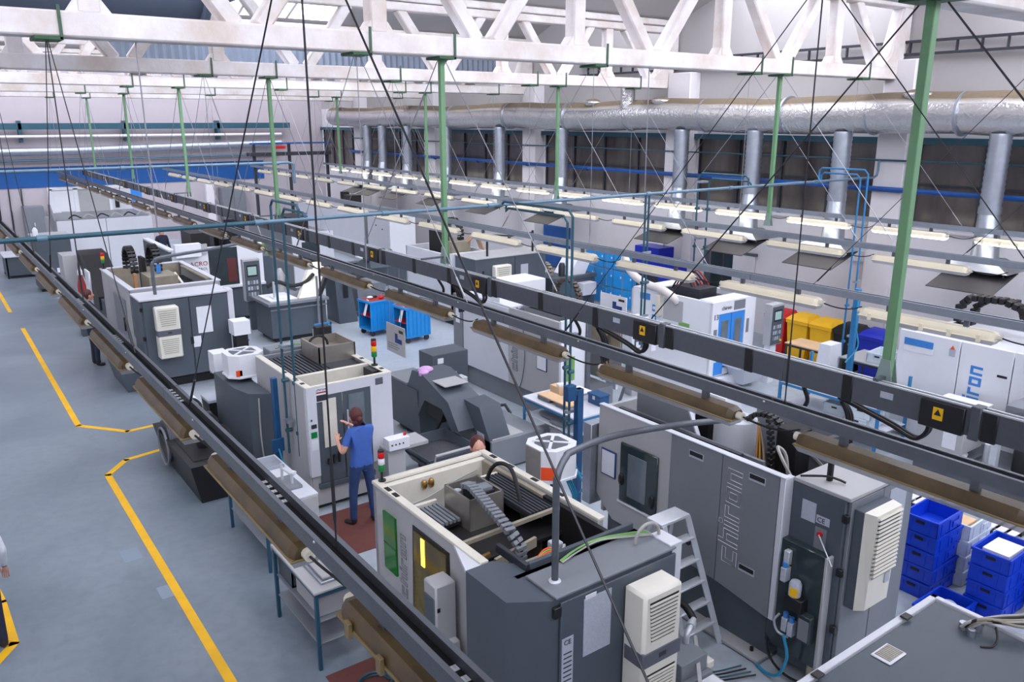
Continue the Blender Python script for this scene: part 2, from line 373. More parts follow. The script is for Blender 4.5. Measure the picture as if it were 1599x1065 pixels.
# ---- door in the right wall
d1 = thing('door_1', None, None, (XW, 14.2, 0), kind='structure')
bx('door_frame', d1, 'galv_dark', XW - .06, XW, 14.55, 14.75, 0, 2.0); bx('door_frame', d1, 'galv_dark', XW - .06, XW, 13.05, 14.75, 1.98, 2.06)
bx('door_opening', d1, 'glass_dark', XW - .02, XW, 13.8, 14.55, 0, 1.98); bx('door_leaf', d1, 'wall_white', XW - .05, XW, 13.1, 13.8, 0, 1.98)
bx('door_bar', d1, 'steel_dark', XW - .05, XW - .01, 14.1, 14.15, 0.1, 1.98); bx('door_bar', d1, 'steel_dark', XW - .05, XW - .01, 13.8, 14.55, 0.95, 1.0)
# ---- far wall, left wall, near wall
wall_back = mk('wall_back', MB().box(XL, XW, YB, YB + 0.3, 0, 9.9), 'wall_far', kind='structure')
mk('blue_band', MB().box(XL, 14.2, YB - 0.03, YB, 2.62, 3.47), 'band_blue', wall_back)
mk('wall_pier', MB().box(4.75, 5.15, YB - 0.25, YB, 0, 2.6), 'white_wall', wall_back); mk('wall_pier', MB().box(11.3, 11.7, YB - 0.25, YB, 0, 2.6), 'white_wall', wall_back)
for x in (2.9, 3.3, 3.75): mk('wall_conduit', MB().cyl((x, YB - .05, 0), (x + 0.05, YB - .05, 2.6), 0.025, 6), 'steel_dark', wall_back)
mk('wall_left', MB().box(XL - 0.3, XL, YN, YB, 0, 9.9), 'wall_white', kind='structure')
mk('wall_near', MB().box(XL, XW, YN - 0.3, YN, 0, 9.9), 'wall_white', kind='structure')
# ---- saw-tooth roof: north glazing + plastered slopes
ceiling = thing('ceiling', None, None, (0, 0, ZC), kind='structure')
ys = [YN] + TY + [YB + 2.0]
gl = 0
for y0, y1 in zip(ys, ys[1:]):
    ya = y0 + 1.9
    gl += 1
    g = thing('window_%d' % (20 + gl), None, None, (0, y0, ZC), kind='structure')
    n = 10; dx = (XW - XL) / n
    for i in range(n):
        a = XL + i * dx + 0.05; b = XL + (i + 1) * dx - 0.05
        mk('pane', MB().hull2([(a, y0 + .02, ZC + .05), (b, y0 + .02, ZC + .05), (b, ya, ZC + 1.75), (a, ya, ZC + 1.75)], [(a, y0 - .01, ZC + .07), (b, y0 - .01, ZC + .07), (b, ya - .03, ZC + 1.77), (a, ya - .03, ZC + 1.77)]), 'glazing', g)
        mk('glazing_bar', MB().bar((a - .05, y0, ZC + .03), (a - .05, ya, ZC + 1.73), 0.09, 0.09), 'truss_white', g)
    holes = [(6.3, 10.2)] if abs(y0 - TY[2]) < .1 else ([(12.4, 17.2)] if y0 < TY[2] - .1 else [])  # roof-lights along the right wall added out of view to brighten it
    tb0 = .93 if abs(y0 - TY[2]) < .1 or y0 < TY[0] - .1 else .6
    def slope(xa, xb, ta, tb, m, nm, par):
        P = lambda x, t, dz: (x, ya + (y1 - ya) * t, ZC + 1.75 + (0 - 1.75) * t + dz)
        lo = [P(xa, ta, 0), P(xb, ta, 0), P(xb, tb, 0), P(xa, tb, 0)]; hi = [P(xa, ta, .12), P(xb, ta, .12), P(xb, tb, .12), P(xa, tb, .12)]
        return mk(nm, MB().hull2(lo, hi), m, par)
    xs = [XL] + [v for h in holes for v in h] + [XW]
    for j in range(0, len(xs), 2): slope(xs[j], xs[j + 1], 0, 1, 'plaster', 'roof_slope', ceiling)
    for h in holes:
        slope(h[0], h[1], 0, .12, 'plaster', 'roof_slope', ceiling); slope(h[0], h[1], tb0, 1, 'plaster', 'roof_slope', ceiling)
        for q in range(3):
            w0 = h[0] + (h[1] - h[0]) * q / 3; w1 = h[0] + (h[1] - h[0]) * (q + 1) / 3
            slope(w0 + .04, w1 - .04, .12, tb0, 'glazing', 'pane', g)
            slope(w0 - .04, w0 + .04, .12, tb0, 'truss_white', 'glazing_bar', g)
    mk('gutter_beam', MB().box(XL, XW, y1 - 0.22, y1 + 0.1, ZC - 0.12, ZC + 0.03, .02), 'truss_white', ceiling)
# ---- concrete trusses
for ti, ty in enumerate(TY):
    nm = ['frame-filling white concrete roof truss directly overhead at the near end', 'large white lattice roof truss spanning the top of the photo, nearest one seen', 'white lattice roof truss just behind the nearest visible one', 'third white roof truss seen edge over the hall', 'fourth white roof truss seen, far down the hall', 'last white roof truss, next to the blue banded end wall'][ti]
    t = thing('roof_truss', nm, 'roof truss', (8, ty, 6.2), group='white concrete roof trusses')
    mk('bottom_chord', MB().box(XL, XW - 0.42, ty - .16, ty + .16, 6.2, 6.45, .02), 'truss_white', t)
    mk('top_chord', MB().box(XL, XW - 0.02, ty - .15, ty + .15, ZC - .3, ZC - .13, .02), 'truss_white', t)
    k = 0
    X0 = 8.33 - 3.28 * 4
    while X0 + 3.28 * k < XW - 1:
        xv = X0 + 3.28 * k; xn = xv + 1.64
        if xv > XL + .3:
            mk('post', MB().box(xv - .12, xv + .12, ty - .11, ty + .11, 6.44, ZC - .28, .025), 'truss_white', t)
            mk('gusset', MB().prism([(xv - .22, 6.44), (xv + .22, 6.44), (xv + .12, 6.58), (xv - .12, 6.58)], 'y', ty - .1, ty + .1), 'truss_white', t)
        if XL + .3 < xn < XW:
            for s in (-1, 1):
                e = Vector((xn + s * (.14 + .78 * 1.18), ty, ZC - .25)); 
                if e.x > XW - .2: e.x = XW - .2
                mk('diagonal', MB().bar((xn + s * .14, ty, 6.42), e, 0.2, 0.22, up=(0, 1, 0), bev=.025), 'truss_white', t)
        k += 1
    mk('end_plate', MB().prism([(XW - .95, 6.2), (XW - .42, 6.2), (XW - .05, 6.9), (XW - .05, ZC - .2), (XW - .3, ZC - .2), (XW - .6, 6.7), (XW - .95, 6.44)], 'y', ty - .14, ty + .14), 'truss_white', t)
# ---- dark drum put in for a dark area under the roof, and a screen
t = thing('slate_drum', 'fat slate-grey drum high under the roof at upper left', 'duct', (2.5, 13.2, 6.6))
mk('duct_body', MB().tube([(.9, 13.2, 7.5), (3.9, 13.2, 7.55)], [.9, .82], 28), 'slate', t); mk('drum_neck', MB().tube([(3.9, 13.2, 7.55), (4.5, 13.2, 7.7), (4.8, 13.2, 8.1), (4.8, 13.2, 8.6)], [.6, .5, .45, .45], 20), 'slate', t)
for x in (1.0, 2.4, 3.8): mk('drum_collar', MB().tube([(x, 13.2, 7.51), (x + .08, 13.2, 7.51)], .92, 28), 'slate', t)
zz = MB(); n = 60
for i in range(n):
    x0 = 4.4 + i * 11.5 / n; x1 = x0 + 11.5 / n; xm = (x0 + x1) / 2
    for (a, ya), (b, yb) in (((x0, 22.46), (xm, 22.40)), ((xm, 22.40), (x1, 22.46))): zz.hull2([(a, ya, 6.5), (b, yb, 6.5), (b, yb + .01, 6.5), (a, ya + .01, 6.5)], [(a, ya, 7.75), (b, yb, 7.75), (b, yb + .01, 7.75), (a, ya + .01, 7.75)])
mk('corrugated_screen', zz, 'corrugated', loc=(10, 22.45, 6.5), label='blue-grey corrugated sheet screen standing on the third roof truss', cat='screen')
# ================================================================== big insulated duct and extract hoods on the right wall
bd = thing('insulated_duct', 'long silver foil-wrapped ventilation duct along the right wall', 'duct', (16.5, 10, 5.1))
pts = [(16.5 + .03 * math.sin(y * 1.7), y, 5.5 + .03 * math.sin(y * .9)) for y in [0.5 + .75 * i for i in range(49)]]
mk('duct_body', MB().tube(pts, [.40 + .012 * math.sin(i * 2.3) for i in range(49)], 28), 'foil', bd)
for y in (6.2, 7.9, 9.7, 11.8, 14.2, 16.9, 19.5, 22.6, 26.0, 30.0): mk('foil_band', MB().tube([(16.5, y, 5.5), (16.5, y + .05, 5.5)], .418, 28), 'galv', bd)
for y in (8.8, 15.7, 18.4): mk('foil_patch', MB().ell((16.35, y, 5.86), (.2, .3, .12)), 'foil', bd)
mk('riser_bend', MB().tube([(16.3, 16.9, 5.7), (16.3, 16.9, 6.1), (16.25, 16.9, 6.5)], .2, 16), 'foil', bd)
HY = [7.15, 10.35, 12.65, 14.95, 19.8, 23.1, 26.5, 29.5, 31.6, 33.0]
HN = ['rightmost silver spiral duct dropping to a slot hood at the photo edge', 'spiral duct and slot hood beside the near white pilaster', 'spiral duct and hood over the white machine with blue doors', 'spiral duct and hood at the second white pilaster', 'fifth spiral duct and hood from the right', 'sixth spiral duct and hood from the right', 'seventh spiral duct and hood from the right', 'eighth spiral duct and hood from the right', 'ninth spiral duct and hood from the right', 'tenth, farthest spiral duct and hood from the right']
def rib_tube(p0, p1, r, nr):
    P = []; Rr = []
    for i in range(nr * 2 + 1):
        P.append(Vector(p0).lerp(Vector(p1), i / (nr * 2))); Rr.append(r * (1.07 if i % 2 else 1.0))
    return MB().tube(P, Rr, 18)
for hy, hn in zip(HY, HN):
    h = thing('extract_hood', hn, 'extract hood', (16.3, hy, 2.5), group='extract hoods along the right wall')
    mk('spiral_duct', rib_tube((16.4, hy, 5.15), (16.4, hy, 3.75), .185, 13), 'galv', h)
    mk('joint_collar', MB().tube([(16.4, hy, 3.8), (16.4, hy, 3.68)], .205, 18), 'galv', h)
    c = [(16.4 + .19 * math.cos(a), hy + .19 * math.sin(a), 3.7) for a in [2 * math.pi * i / 12 for i in range(12)]]
    e = [(16.2 + .26 * math.cos(a), hy - .12 + .24 * math.sin(a), 2.85) for a in [2 * math.pi * i / 12 for i in range(12)]]
    mk('transition', MB().hull2(c, e), 'galv', h)
    mk('hood_box', MB().hull2([(15.75, hy - .75, 2.68), (16.65, hy - .75, 2.68), (16.65, hy + .55, 2.68), (15.75, hy + .55, 2.68)], [(15.95, hy - .4, 2.88), (16.45, hy - .4, 2.88), (16.45, hy + .2, 2.88), (15.95, hy + .2, 2.88)]), 'galv', h)
    mk('baffle_plate', MB().hull2([(15.25, hy - .75, 2.36), (16.2, hy - .75, 2.66), (16.2, hy + .45, 2.66), (15.25, hy + .45, 2.36)], [(15.25, hy - .75, 2.375), (16.2, hy - .75, 2.675), (16.2, hy + .45, 2.675), (15.25, hy + .45, 2.375)]), 'hood_plate', h)
    for s in (-.6, .4): mk('hanger', MB().cyl((15.95, hy + s, 2.47), (15.95, hy + s, 2.75), .012, 6), 'galv_dark', h)
# pipes on the wall
t = thing('water_pipe', 'blue painted pipe running along the right wall across the windows', 'pipe', (16.9, 10, 3.9))
mk('pipe_run', MB().cyl((16.92, YN, 3.94), (16.92, 36, 3.98), .055, 12), 'pipe_blue', t)
for y in range(-2, 36, 3): mk('pipe_clamp', MB().cyl((16.92, y + .2, 3.95), (16.92, y + .26, 3.95), .07, 12), 'pipe_blue', t)
mk('pipe_tee', MB().cyl((16.92, 10.0, 3.94), (16.92, 10.0, 4.12), .045, 10), 'pipe_blue', t)
mk('wall_conduit', MB().cyl((16.95, YN, 4.55), (16.95, 36, 4.58), .02, 8), 'pipe_teal', loc=(16.95, 10, 4.5), label='thin teal conduit along the right wall above the blue pipe', cat='conduit')
lad = thing('cable_ladder', 'dark brown cable ladder high on the right wall above the foil duct', 'cable ladder', (17.2, 8, 6.7))
for z in (6.7, 6.95): mk('side_rail', MB().box(17.2, 17.3, YN, 20, z - .025, z + .025), 'steel_dark', lad)
rm = mesh_of('rung', MB().box(-.03, .03, -.015, .015, -.12, .12), 'steel_dark')
for i in range(44): inst('rung', rm, lad, Matrix.Translation((17.24, -1.0 + i * .48, 6.825)))
# services on the far wall
t = thing('wall_girder', 'teal girder running across the far end wall', 'girder', (5, YB - .3, 5))
mk('girder_beam', MB().box(XL, 15.5, YB - .5, YB - .35, 5.0, 5.25), 'pipe_teal', t)
for x in range(-4, 15, 4): mk('girder_bracket', MB().box(x, x + .12, YB - .5, YB, 4.5, 5.35), 'pipe_teal', t)
mk('silver_pipe', MB().tube([(XL, YB - .45, 4.1), (6, YB - .45, 4.12), (9.2, YB - .45, 4.2), (15, YB - .45, 4.3)], .17, 16), 'galv', loc=(5, YB - .45, 4), label='thick silver pipe along the far end wall below the teal girder', cat='pipe')
mk('steel_pipe', MB().cyl((XL, YB - .6, 4.72), (15, YB - .6, 4.72), .06, 10), 'white_wall', loc=(5, YB - .3, 4.7), label='slim white pipe along the far end wall between girder and silver pipe', cat='pipe')
mk('steel_pipe', MB().cyl((XL, YB - .3, 3.72), (15, YB - .3, 3.78), .05, 10), 'pipe_steel', loc=(5, YB - .3, 3.7), label='grey pipe along the far end wall just above the blue band', cat='pipe')
t = thing('transfer_conveyor', 'dark raised bridge with red part at the far right corner', 'conveyor', (14, 36, 3.6))
bx('bridge_beam', t, 'steel_dark', 12.2, 16.0, 35.9, 36.4, 3.85, 4.0); bx('bridge_rail', t, 'pipe_blue', 12.2, 16.0, 35.85, 35.9, 4.35, 4.42); bx('red_cover', t, 'red', 13.3, 13.8, 35.8, 36.3, 4.15, 4.28)
for x in (12.4, 14.0, 15.8): bx('bridge_post', t, 'steel_dark', x, x + .12, 36.1, 36.2, 0, 4.4)
# ================================================================== lamp rails, lamps, hangers
ROWS = [1.36, 4.77, 8.72, 12.42, 15.85]
ROWN = ['aisle-side rail', 'second rail', 'middle rail', 'fourth rail', 'wall-side rail']
ROWD = ['over the aisle, nearest the yellow line', 'beside the grey busbar trunking', 'in the middle of the hall', 'fourth from the aisle', 'next to the window wall']
def make_lamp(body, lit):
    t = thing('batten_lamp', '-', 'lamp')
    prof = [(-.08, 0), (-.076, .045), (-.05, .082), (.05, .082), (.076, .045), (.08, 0)]
    L = .74; mb = MB()
    mb.hull2([(x * .8, -L, z * .8) for x, z in prof], [(x, -L + .05, z) for x, z in prof]); mb.hull2([(x, -L + .05, z) for x, z in prof], [(x, L - .05, z) for x, z in prof]); mb.hull2([(x, L - .05, z) for x, z in prof], [(x * .8, L, z * .8) for x, z in prof])
    mk('housing', mb, body, t)
    mk('lens', MB().hull2([(-.062, -L + .02, -.05), (.062, -L + .02, -.05), (.062, L - .02, -.05), (-.062, L - .02, -.05)], [(-.084, -L - .01, -.004), (.084, -L - .01, -.004), (.084, L + .01, -.004), (-.084, L + .01, -.004)]), 'lamp_lit' if lit else ('lens_brown' if body == 'lamp_brown' else 'lamp_lens'), t)
    mk('gasket', MB().box(-.089, .089, -L - .012, L + .012, -.006, .006, .003), 'gasket_brown' if body == 'lamp_brown' else body, t)
    cm = mesh_of('clip', MB().box(-.012, .01, -.022, .022, -.035, .045, .003), 'gasket_brown' if body == 'lamp_brown' else body)
    for s in (-1, 1):
        for k in range(5): inst('clip', cm, t, Matrix.Translation((s * .094, -.6 + .3 * k, 0)))
    mk('end_cap', MB().cyl((0, L - .01, .03), (0, L + .05, .03), .03, 10), 'lamp_end', t); mk('end_cap', MB().cyl((0, -L - .05, .03), (0, -L + .01, .03), .03, 10), 'lamp_end', t)
    mk('cable', MB().hose([(0, -L - .05, .03), (.02, -L - .14, .01), (.04, -L - .26, 0), (.04, -L - .4, .02), (.03, -L - .52, .07)], .008, 5), 'black_rubber', t)
    mk('bracket', MB().box(-.02, .02, -.45, -.4, .075, .155), 'rail_zinc', t); mk('bracket', MB().box(-.02, .02, .4, .45, .075, .155), 'rail_zinc', t)
    return t
protos = {'brown': make_lamp('lamp_brown', False), 'cream': make_lamp('lamp_cream', False), 'lit': make_lamp('lamp_cream', True)}
used = set()
def rail(x, ya, yb, label, m='rail_zinc'):
    t = thing('lamp_rail', label, 'lamp rail', (x, ya, 3.38), group='hanging lamp rails')
    U = [(-.055, 0), (.055, 0), (.055, .085), (.03, .085), (.03, .077), (.047, .077), (.047, .008), (-.047, .008), (-.047, .077), (-.03, .077), (-.03, .085), (-.055, .085)]
    y = ya
    while y < yb:
        mk('channel', MB().prism([(x + a, 3.38 + b) for a, b in U], 'y', y, min(y + 5.99, yb)), m, t); mk('channel_shade', MB().box(x - .046, x + .046, y, min(y + 5.99, yb), 3.389, 3.392), 'deep', t); y += 6  # dark strip in the channel stands in for the shade inside
    return t
for ri, x in enumerate(ROWS):
    t = rail(x, 0.2 if ri == 0 else 0.6, 36.5, 'long zinc lamp rail hung ' + ROWD[ri], 'rail_zinc' if ri < 2 else 'rail_light')
    k0 = [1, 1, 2, 3, 3][ri]; k = 0; yf = 3.1 + 2.035 * (k0 - 1)
    while yf < 36.3:
        kind = 'brown' if ri < 2 else ('lit' if ri == 4 else 'cream')
        colr = {'brown': 'dusty brown', 'cream': 'cream', 'lit': 'cream lit'}[kind]
        lab = '%s batten lamp, %s in view from the near end of the %s' % (colr, ORD[k], ROWN[ri])
        loc = (x, yf - .75 - (.1 if ri >= 2 else 0), 3.225)
        if True:
            if kind not in used:
                l = protos[kind]; l.location = loc; l['label'] = lab; used.add(kind); l['group'] = 'batten lamps on the ' + ROWN[ri]
            else: copy_tree(protos[kind], loc, 0, lab, group='batten lamps on the ' + ROWN[ri])
            if ri < 2 and k < 6:
                for q in range(5):
                    for s in (.024, .038): mk('slot', MB().box(x + s - .006, x + s + .006, yf - 1.15 + q * .075, yf - 1.15 + q * .075 + .035, 3.392, 3.395), 'paper', t)  # pale plates put in for light showing through the channel slots
            if ri < 2:
                for s in (-.05, .05): mk('coupling_bolt', MB().ell((x + s, yf - 1.75, 3.45), (.012, .012, .008), 8, 5), 'alu', t)
        yf += 2.035; k += 1
# lower overhead lamp row is complete; the grey busbar trunking beside the second rail
XBUS = 5.65
bt = thing('busbar_trunking', 'long grey busbar trunking with black joints beside the second lamp rail', 'trunking', (XBUS, 1, 3.3))
y = 0.7; taps = [2.57 + 2.9 * i for i in range(12)]
for y0 in taps:
    mk('trunk_section', MB().box(XBUS - .035, XBUS + .035, y0 - 1.6, y0 + 1.3, 3.3, 3.5, .004), 'trunk_grey', bt)
    tb = mk('tap_off_box', MB().box(XBUS - .06, XBUS + .05, y0 - .17, y0 + .14, 3.29, 3.49, .006), 'black', bt)
    mk('warning_label', MB().box(XBUS - .066, XBUS - .060, y0 - .03, y0 + .04, 3.36, 3.45), 'yellow', tb)
    mk('warning_mark', MB().prism([(y0 - .02, 3.395), (y0 + .03, 3.395), (y0 + .005, 3.44)], 'x', XBUS - .069, XBUS - .066), 'black', tb)
    bx('coupling_plate', bt, 'trunk_grey', XBUS - .05, XBUS + .045, y0 - .27, y0 - .20, 3.28, 3.52); bx('joint_cover', bt, 'black', XBUS - .045, XBUS + .045, y0 - .38, y0 - .28, 3.29, 3.5)
    for dy in (.72, 1.65): bx('joint_cover', bt, 'black', XBUS - .042, XBUS + .042, y0 + dy - .045, y0 + dy + .045, 3.295, 3.503)
    bx('rating_plate', bt, 'paper_grey', XBUS - .039, XBUS - .035, y0 + .35, y0 + .45, 3.4, 3.45)
for s in (-.028, .028): mk('top_flange', MB().box(XBUS + s - .008, XBUS + s + .008, .97, 35.8, 3.5, 3.512), 'alu', bt)
for y0 in (0.0, 2.9, 5.8):
    for q in (0, .04): mk('feeder_cable', MB().hose([(5.69 + q, 3.4 + y0, 3.28), (5.76 + q, 3.28 + y0, 3.22), (5.8 + q, 3.01 + y0, 3.14), (5.8 + q, 2.84 + y0, 3.09), (5.8 + q, 2.77 + y0, 3.12), (5.78 + q, 2.72 + y0, 3.2), (5.72, 2.70 + y0, 3.3)], .016, 8), 'black_rubber', bt)
    mk('feeder_cable', MB().hose([(5.7, 3.72 + y0, 3.28), (5.8, 3.74 + y0, 3.12), (5.82, 3.85 + y0, 2.99), (5.84, 4.05 + y0, 2.96)], .018, 8), 'black_rubber', bt)
    for q in range(3): mk('feeder_drop', MB().hose([(5.74 + .03 * q, 3.4 + y0 + .02 * q, 3.24), (5.8 + .03 * q, 3.37 + y0, 3.1), (5.82 + .03 * q, 3.36 + y0, 2.86)], .016, 6), 'black_rubber', bt)
# hangers
TN = ['overhead near truss', 'first visible truss', 'second visible truss', 'third visible truss', 'fourth visible truss', 'last truss']
def hanger(x, ti, rowtxt, r, m, zb=3.46, spread=2.45, diag=True):
    ty = TY[ti]
    t = thing('rail_hanger', 'steel rod and slanting stay wires from the %s down to the %s' % (TN[ti], rowtxt), 'hanger', (x, ty, zb), group='rail hangers')
    mk('rod', MB().cyl((x, ty, zb), (x, ty, 6.2), r, 8), m, t)
    mk('turnbuckle', MB().tube([(x, ty, zb + .12), (x, ty, zb + .16), (x, ty, zb + .42), (x, ty, zb + .46)], [r, r * 1.9, r * 1.9, r], 8), m, t)
    if diag:
        for s in (-1, 1):
            mk('stay_wire', MB().cyl((x, ty + s * .05, 6.2), (x, ty + s * spread, zb), r * .8, 6), m, t)
            mk('eye_hook', MB().tube([(x, ty + s * (spread - .22), zb + .245), (x, ty + s * (spread - .05), zb + .05)], r * 1.9, 8), m, t)
    g = mk('truss_bracket', MB().box(x - .13, x + .13, ty - .18, ty + .18, 6.165, 6.2, .005), 'green_dark', t)
    mk('bracket_strap', MB().box(x + .1, x + .13, ty - .18, ty - .162, 6.165, 6.5), 'strap_green', g)
for ti in range(len(TY)):
    for ri, x in enumerate(ROWS):
        near = ti == 0
        if ti == 5 and ri in (2, 3): continue
        hanger(x, ti, ROWN[ri], (.0048 if near else .0062) if ri < 2 else .005, 'wire' if (near or ri == 0) else 'wire_light')
def pole(x, ti, zb, what, dy=0.0):
    ty = TY[ti] + dy
    t = thing('green_pole', 'green painted steel hanging pole from the %s, %s' % (TN[ti], what), 'pole', (x, ty, zb), group='green hanging poles')
    mk('pole_tube', MB().box(x - .035, x + .035, ty - .035, ty + .035, zb + .1, 6.2, .006), 'green', t)
    mk('truss_bracket', MB().box(x - .13, x + .13, ty - .18, ty + .18, 6.165, 6.2, .005), 'green_dark', t)
    mk('bracket_strap', MB().box(x + .1, x + .13, ty - .18, ty - .162, 6.165, 6.5), 'strap_green', t)
    mk('foot_bracket', MB().prism([(ty - .08, zb + .0), (ty + .08, zb + .0), (ty + .035, zb + .24), (ty - .035, zb + .24)], 'x', x - .04, x - .034), 'green_pale', t)
    mk('foot_bracket', MB().prism([(ty - .08, zb + .0), (ty + .08, zb + .0), (ty + .035, zb + .24), (ty - .035, zb + .24)], 'x', x + .034, x + .04), 'green_pale', t)
    for s in (-1, 1): mk('stay_wire', MB().cyl((x, ty + s * .1, 6.15), (x, ty + s * 2.5, zb + .02), .007, 6), 'wire' if ti == 0 else 'wire_light', t)
for ti in range(6): pole(5.76 if ti == 0 else 6.0, ti, 3.42, 'holding the busbar trunking', -.18 if ti == 0 else 0)
for ti in range(1, 5): pole(13.3, ti, 3.42, 'near the fourth lamp rail')
bsu = MB()
# cross bearers joining trunking to poles
for ti in range(6):
    mk('bearer', MB().box(XBUS - .04, 5.78 if ti == 0 else 6.04, TY[ti] - .02 - (.18 if ti == 0 else 0), TY[ti] + .02 - (.18 if ti == 0 else 0), 3.512, 3.535), 'trunk_grey', bt)
# ================================================================== compressed-air pipes
t = thing('air_pipe', 'pair of steel-blue air pipes crossing the whole hall under the first truss', 'pipe', (8, 9.75, 4.2))
mk('main_pipe', MB().tube([(-4, 9.75, 4.2), (16.75, 9.75, 4.2), (16.85, 9.75, 4.24), (16.88, 9.75, 4.34), (16.88, 9.75, 4.55)], .025, 12), 'pipe_steel', t)
mk('pipe_sleeve', MB().cyl((-4, 9.75, 4.2), (3.3, 9.75, 4.2), .027, 12), 'pipe_teal', t)
for x in (1.0, 3.3, 5.0, 6.7, 9.9, 12.0, 14.6): mk('pipe_union', MB().cyl((x, 9.75, 4.2), (x + .1, 9.75, 4.2), .036, 12), 'pipe_steel', t)
for x in (2.2, 6.0, 9.9, 13.3): mk('pipe_hanger', MB().cyl((x, 9.78, 4.2), (x, 9.8, 6.2), .008, 6), 'wire_light', t)
t = thing('air_pipe', 'slim pale pipe crossing the far half of the hall below the blue band', 'pipe', (5, 23.2, 4.2))
mk('main_pipe', MB().tube([(-4, 23.2, 4.18), (9.0, 23.25, 4.2), (9.15, 23.25, 4.15), (9.15, 23.25, 3.6)], .04, 10), 'pipe_steel', t)
for x in (4.5, 8.6): mk('pipe_union', MB().cyl((x, 23.2, 4.19), (x + .1, 23.2, 4.19), .055, 10), 'pipe_steel', t)
def drop(x, yd, zl, lab, m='pipe_teal', dx=.08, rise=.22):
    t = thing('drop_pipe', lab, 'pipe', (x, yd, zl), group='air drop pipes')
    s = 1 if yd > 9.75 else -1
    if abs(yd - 9.75) < .05: s = 0
    for q in range(2):
        xo = x + q * dx; r_ = rise - q * .1
        if s: P = [(xo, 9.75, 4.2), (xo, 9.75, 4.2 + r_), (xo, 9.75 + s * .06, 4.25 + r_), (xo, yd - s * .08 - s * q * .2, 4.25 + r_), (xo, yd - s * q * .2, 4.17 + r_), (xo, yd - s * q * .2, zl)]
        else: P = [(xo, 9.75, 4.2), (xo, 9.75, zl)]
        mk('pipe', MB().tube(P, .018, 8), m, t)
        for z in (zl + .35, zl + 1.1): mk('valve', MB().cyl((xo - .03, yd - s * q * .2, z), (xo + .06, yd - s * q * .2, z), .03, 8), m, t)
    for z in (zl + .5, zl + 1.6): mk('pipe_strap', MB().box(x - .05, x + dx + .05, yd - .05 - .1 * s, yd - .02, z, z + .04), 'galv', t)
drop(3.86, 10.72, 0.75, 'twin teal drop pipes looping down beside the machine the woman works at', rise=.12)
drop(6.95, 8.15, 0.95, 'twin teal drop pipes looping down to the white work table', rise=0.0)
drop(9.9, 9.75, 1.6, 'twin straight teal drop pipes in front of the white machine with blue doors')
drop(14.75, 8.7, 0.7, 'twin blue drop pipes by the blue shelf near the wheelie bins', 'frame_blue')
drop(12.55, 10.95, 2.6, 'short twin teal drop pipes above the white machine', rise=.14)
# ================================================================== shared machine fittings
def ac_unit(t, x0, x1, yf, z0, z1, d=.2, ns=11, band=True, two=True, rec='deep'):
    """wall-mounted cabinet cooler on a face looking towards -Y"""
    a = mk('cooling_unit', MB().box(x0, x1, yf - d, yf, z0, z1, .025), 'ac_cream', t)
    w = x1 - x0; h = z1 - z0; y = yf - d
    if band:
        mk('cooler_band', MB().box(x0 - .004, x1 + .004, y - .006, yf - .03, z0 + h * .44, z0 + h * .56, .008), 'ac_band', a)
        mk('cooler_badge', MB().box(x0 + w * .42, x0 + w * .6, y - .009, y - .005, z0 + h * .485, z0 + h * .52), 'steel_dark', a)
    for lo, hi in (((.62, .94), (.08, .38)) if two else ((.12, .94),)):
        n = max(4, int(ns * (hi - lo) / .32)); dz = (hi - lo) * h / n
        mk('grille_recess', MB().prism([(x0 + w * .2, z0 + h * lo), (x0 + w * .8, z0 + h * lo), (x0 + w * .88, z0 + h * hi), (x0 + w * .12, z0 + h * hi)], 'y', y - .002, y + .01), rec, a)
        for i in range(n):
            f = (i + .5) / n; k = .2 - .08 * f
            mk('slat', MB().box(x0 + w * k, x0 + w * (1 - k), y - .012, y - .001, z0 + h * lo + i * dz, z0 + h * lo + i * dz + dz * .45), 'ac_cream', a)
    return a
def stack_light(t, x, y, z, cols=('lamp_green', 'lamp_amber', 'lamp_red'), s=1.0):
    a = mk('signal_light', MB().cyl((x, y, z), (x, y, z + .12 * s), .014 * s, 8).lathe([(.04 * s, 0), (.04 * s, .015 * s)], (x, y, z), 12), 'black', t)
    for i, c in enumerate(cols): mk('light_segment', MB().lathe([(.03 * s, 0), (.034 * s, .005 * s), (.034 * s, .06 * s), (.03 * s, .066 * s)], (x, y, z + .11 * s + i * .07 * s), 12), c, a)
    mk('light_cap', MB().lathe([(.034 * s, 0), (.03 * s, .02 * s)], (x, y, z + .11 * s + len(cols) * .07 * s), 12), 'black', a)
    return a
def echain(t, pts, wdir, width, thick=.05, m='black', step=.055):
    """cable drag chain: one box link after another along a path"""
    P = [Vector(p) for p in pts]; L = [0]
    for a, b in zip(P, P[1:]): L.append(L[-1] + (b - a).length)
    c = mk('cable_chain', MB().hose(P, thick * .3, 6), 'black_rubber', t)
    u = Vector(wdir).normalized()
    me = mesh_of('chain_link', MB().box(-width / 2, width / 2, -step * .36, step * .36, -thick / 2, thick / 2, .004), m)
    n = int(L[-1] / step)
    for i in range(n):
        s = (i + .5) * L[-1] / n; k = max(j for j in range(len(L) - 1) if L[j] <= s + 1e-9); f = (s - L[k]) / max(1e-6, L[k + 1] - L[k])
        p = P[k].lerp(P[k + 1], f); d = (P[k + 1] - P[k]).normalized(); z = u.cross(d).normalized(); x = d.cross(z)
        M = Matrix(((x.x, d.x, z.x, p.x), (x.y, d.y, z.y, p.y), (x.z, d.z, z.z, p.z), (0, 0, 0, 1)))
        inst('chain_link', me, c, M)
    return c
def arc(c, r, a0, a1, n, plane='yz'):
    o = []
    for i in range(n + 1):
        a = R(a0 + (a1 - a0) * i / n); u, v = r * math.cos(a), r * math.sin(a)
        o.append((c[0], c[1] + u, c[2] + v) if plane == 'yz' else (c[0] + u, c[1], c[2] + v))
    return o
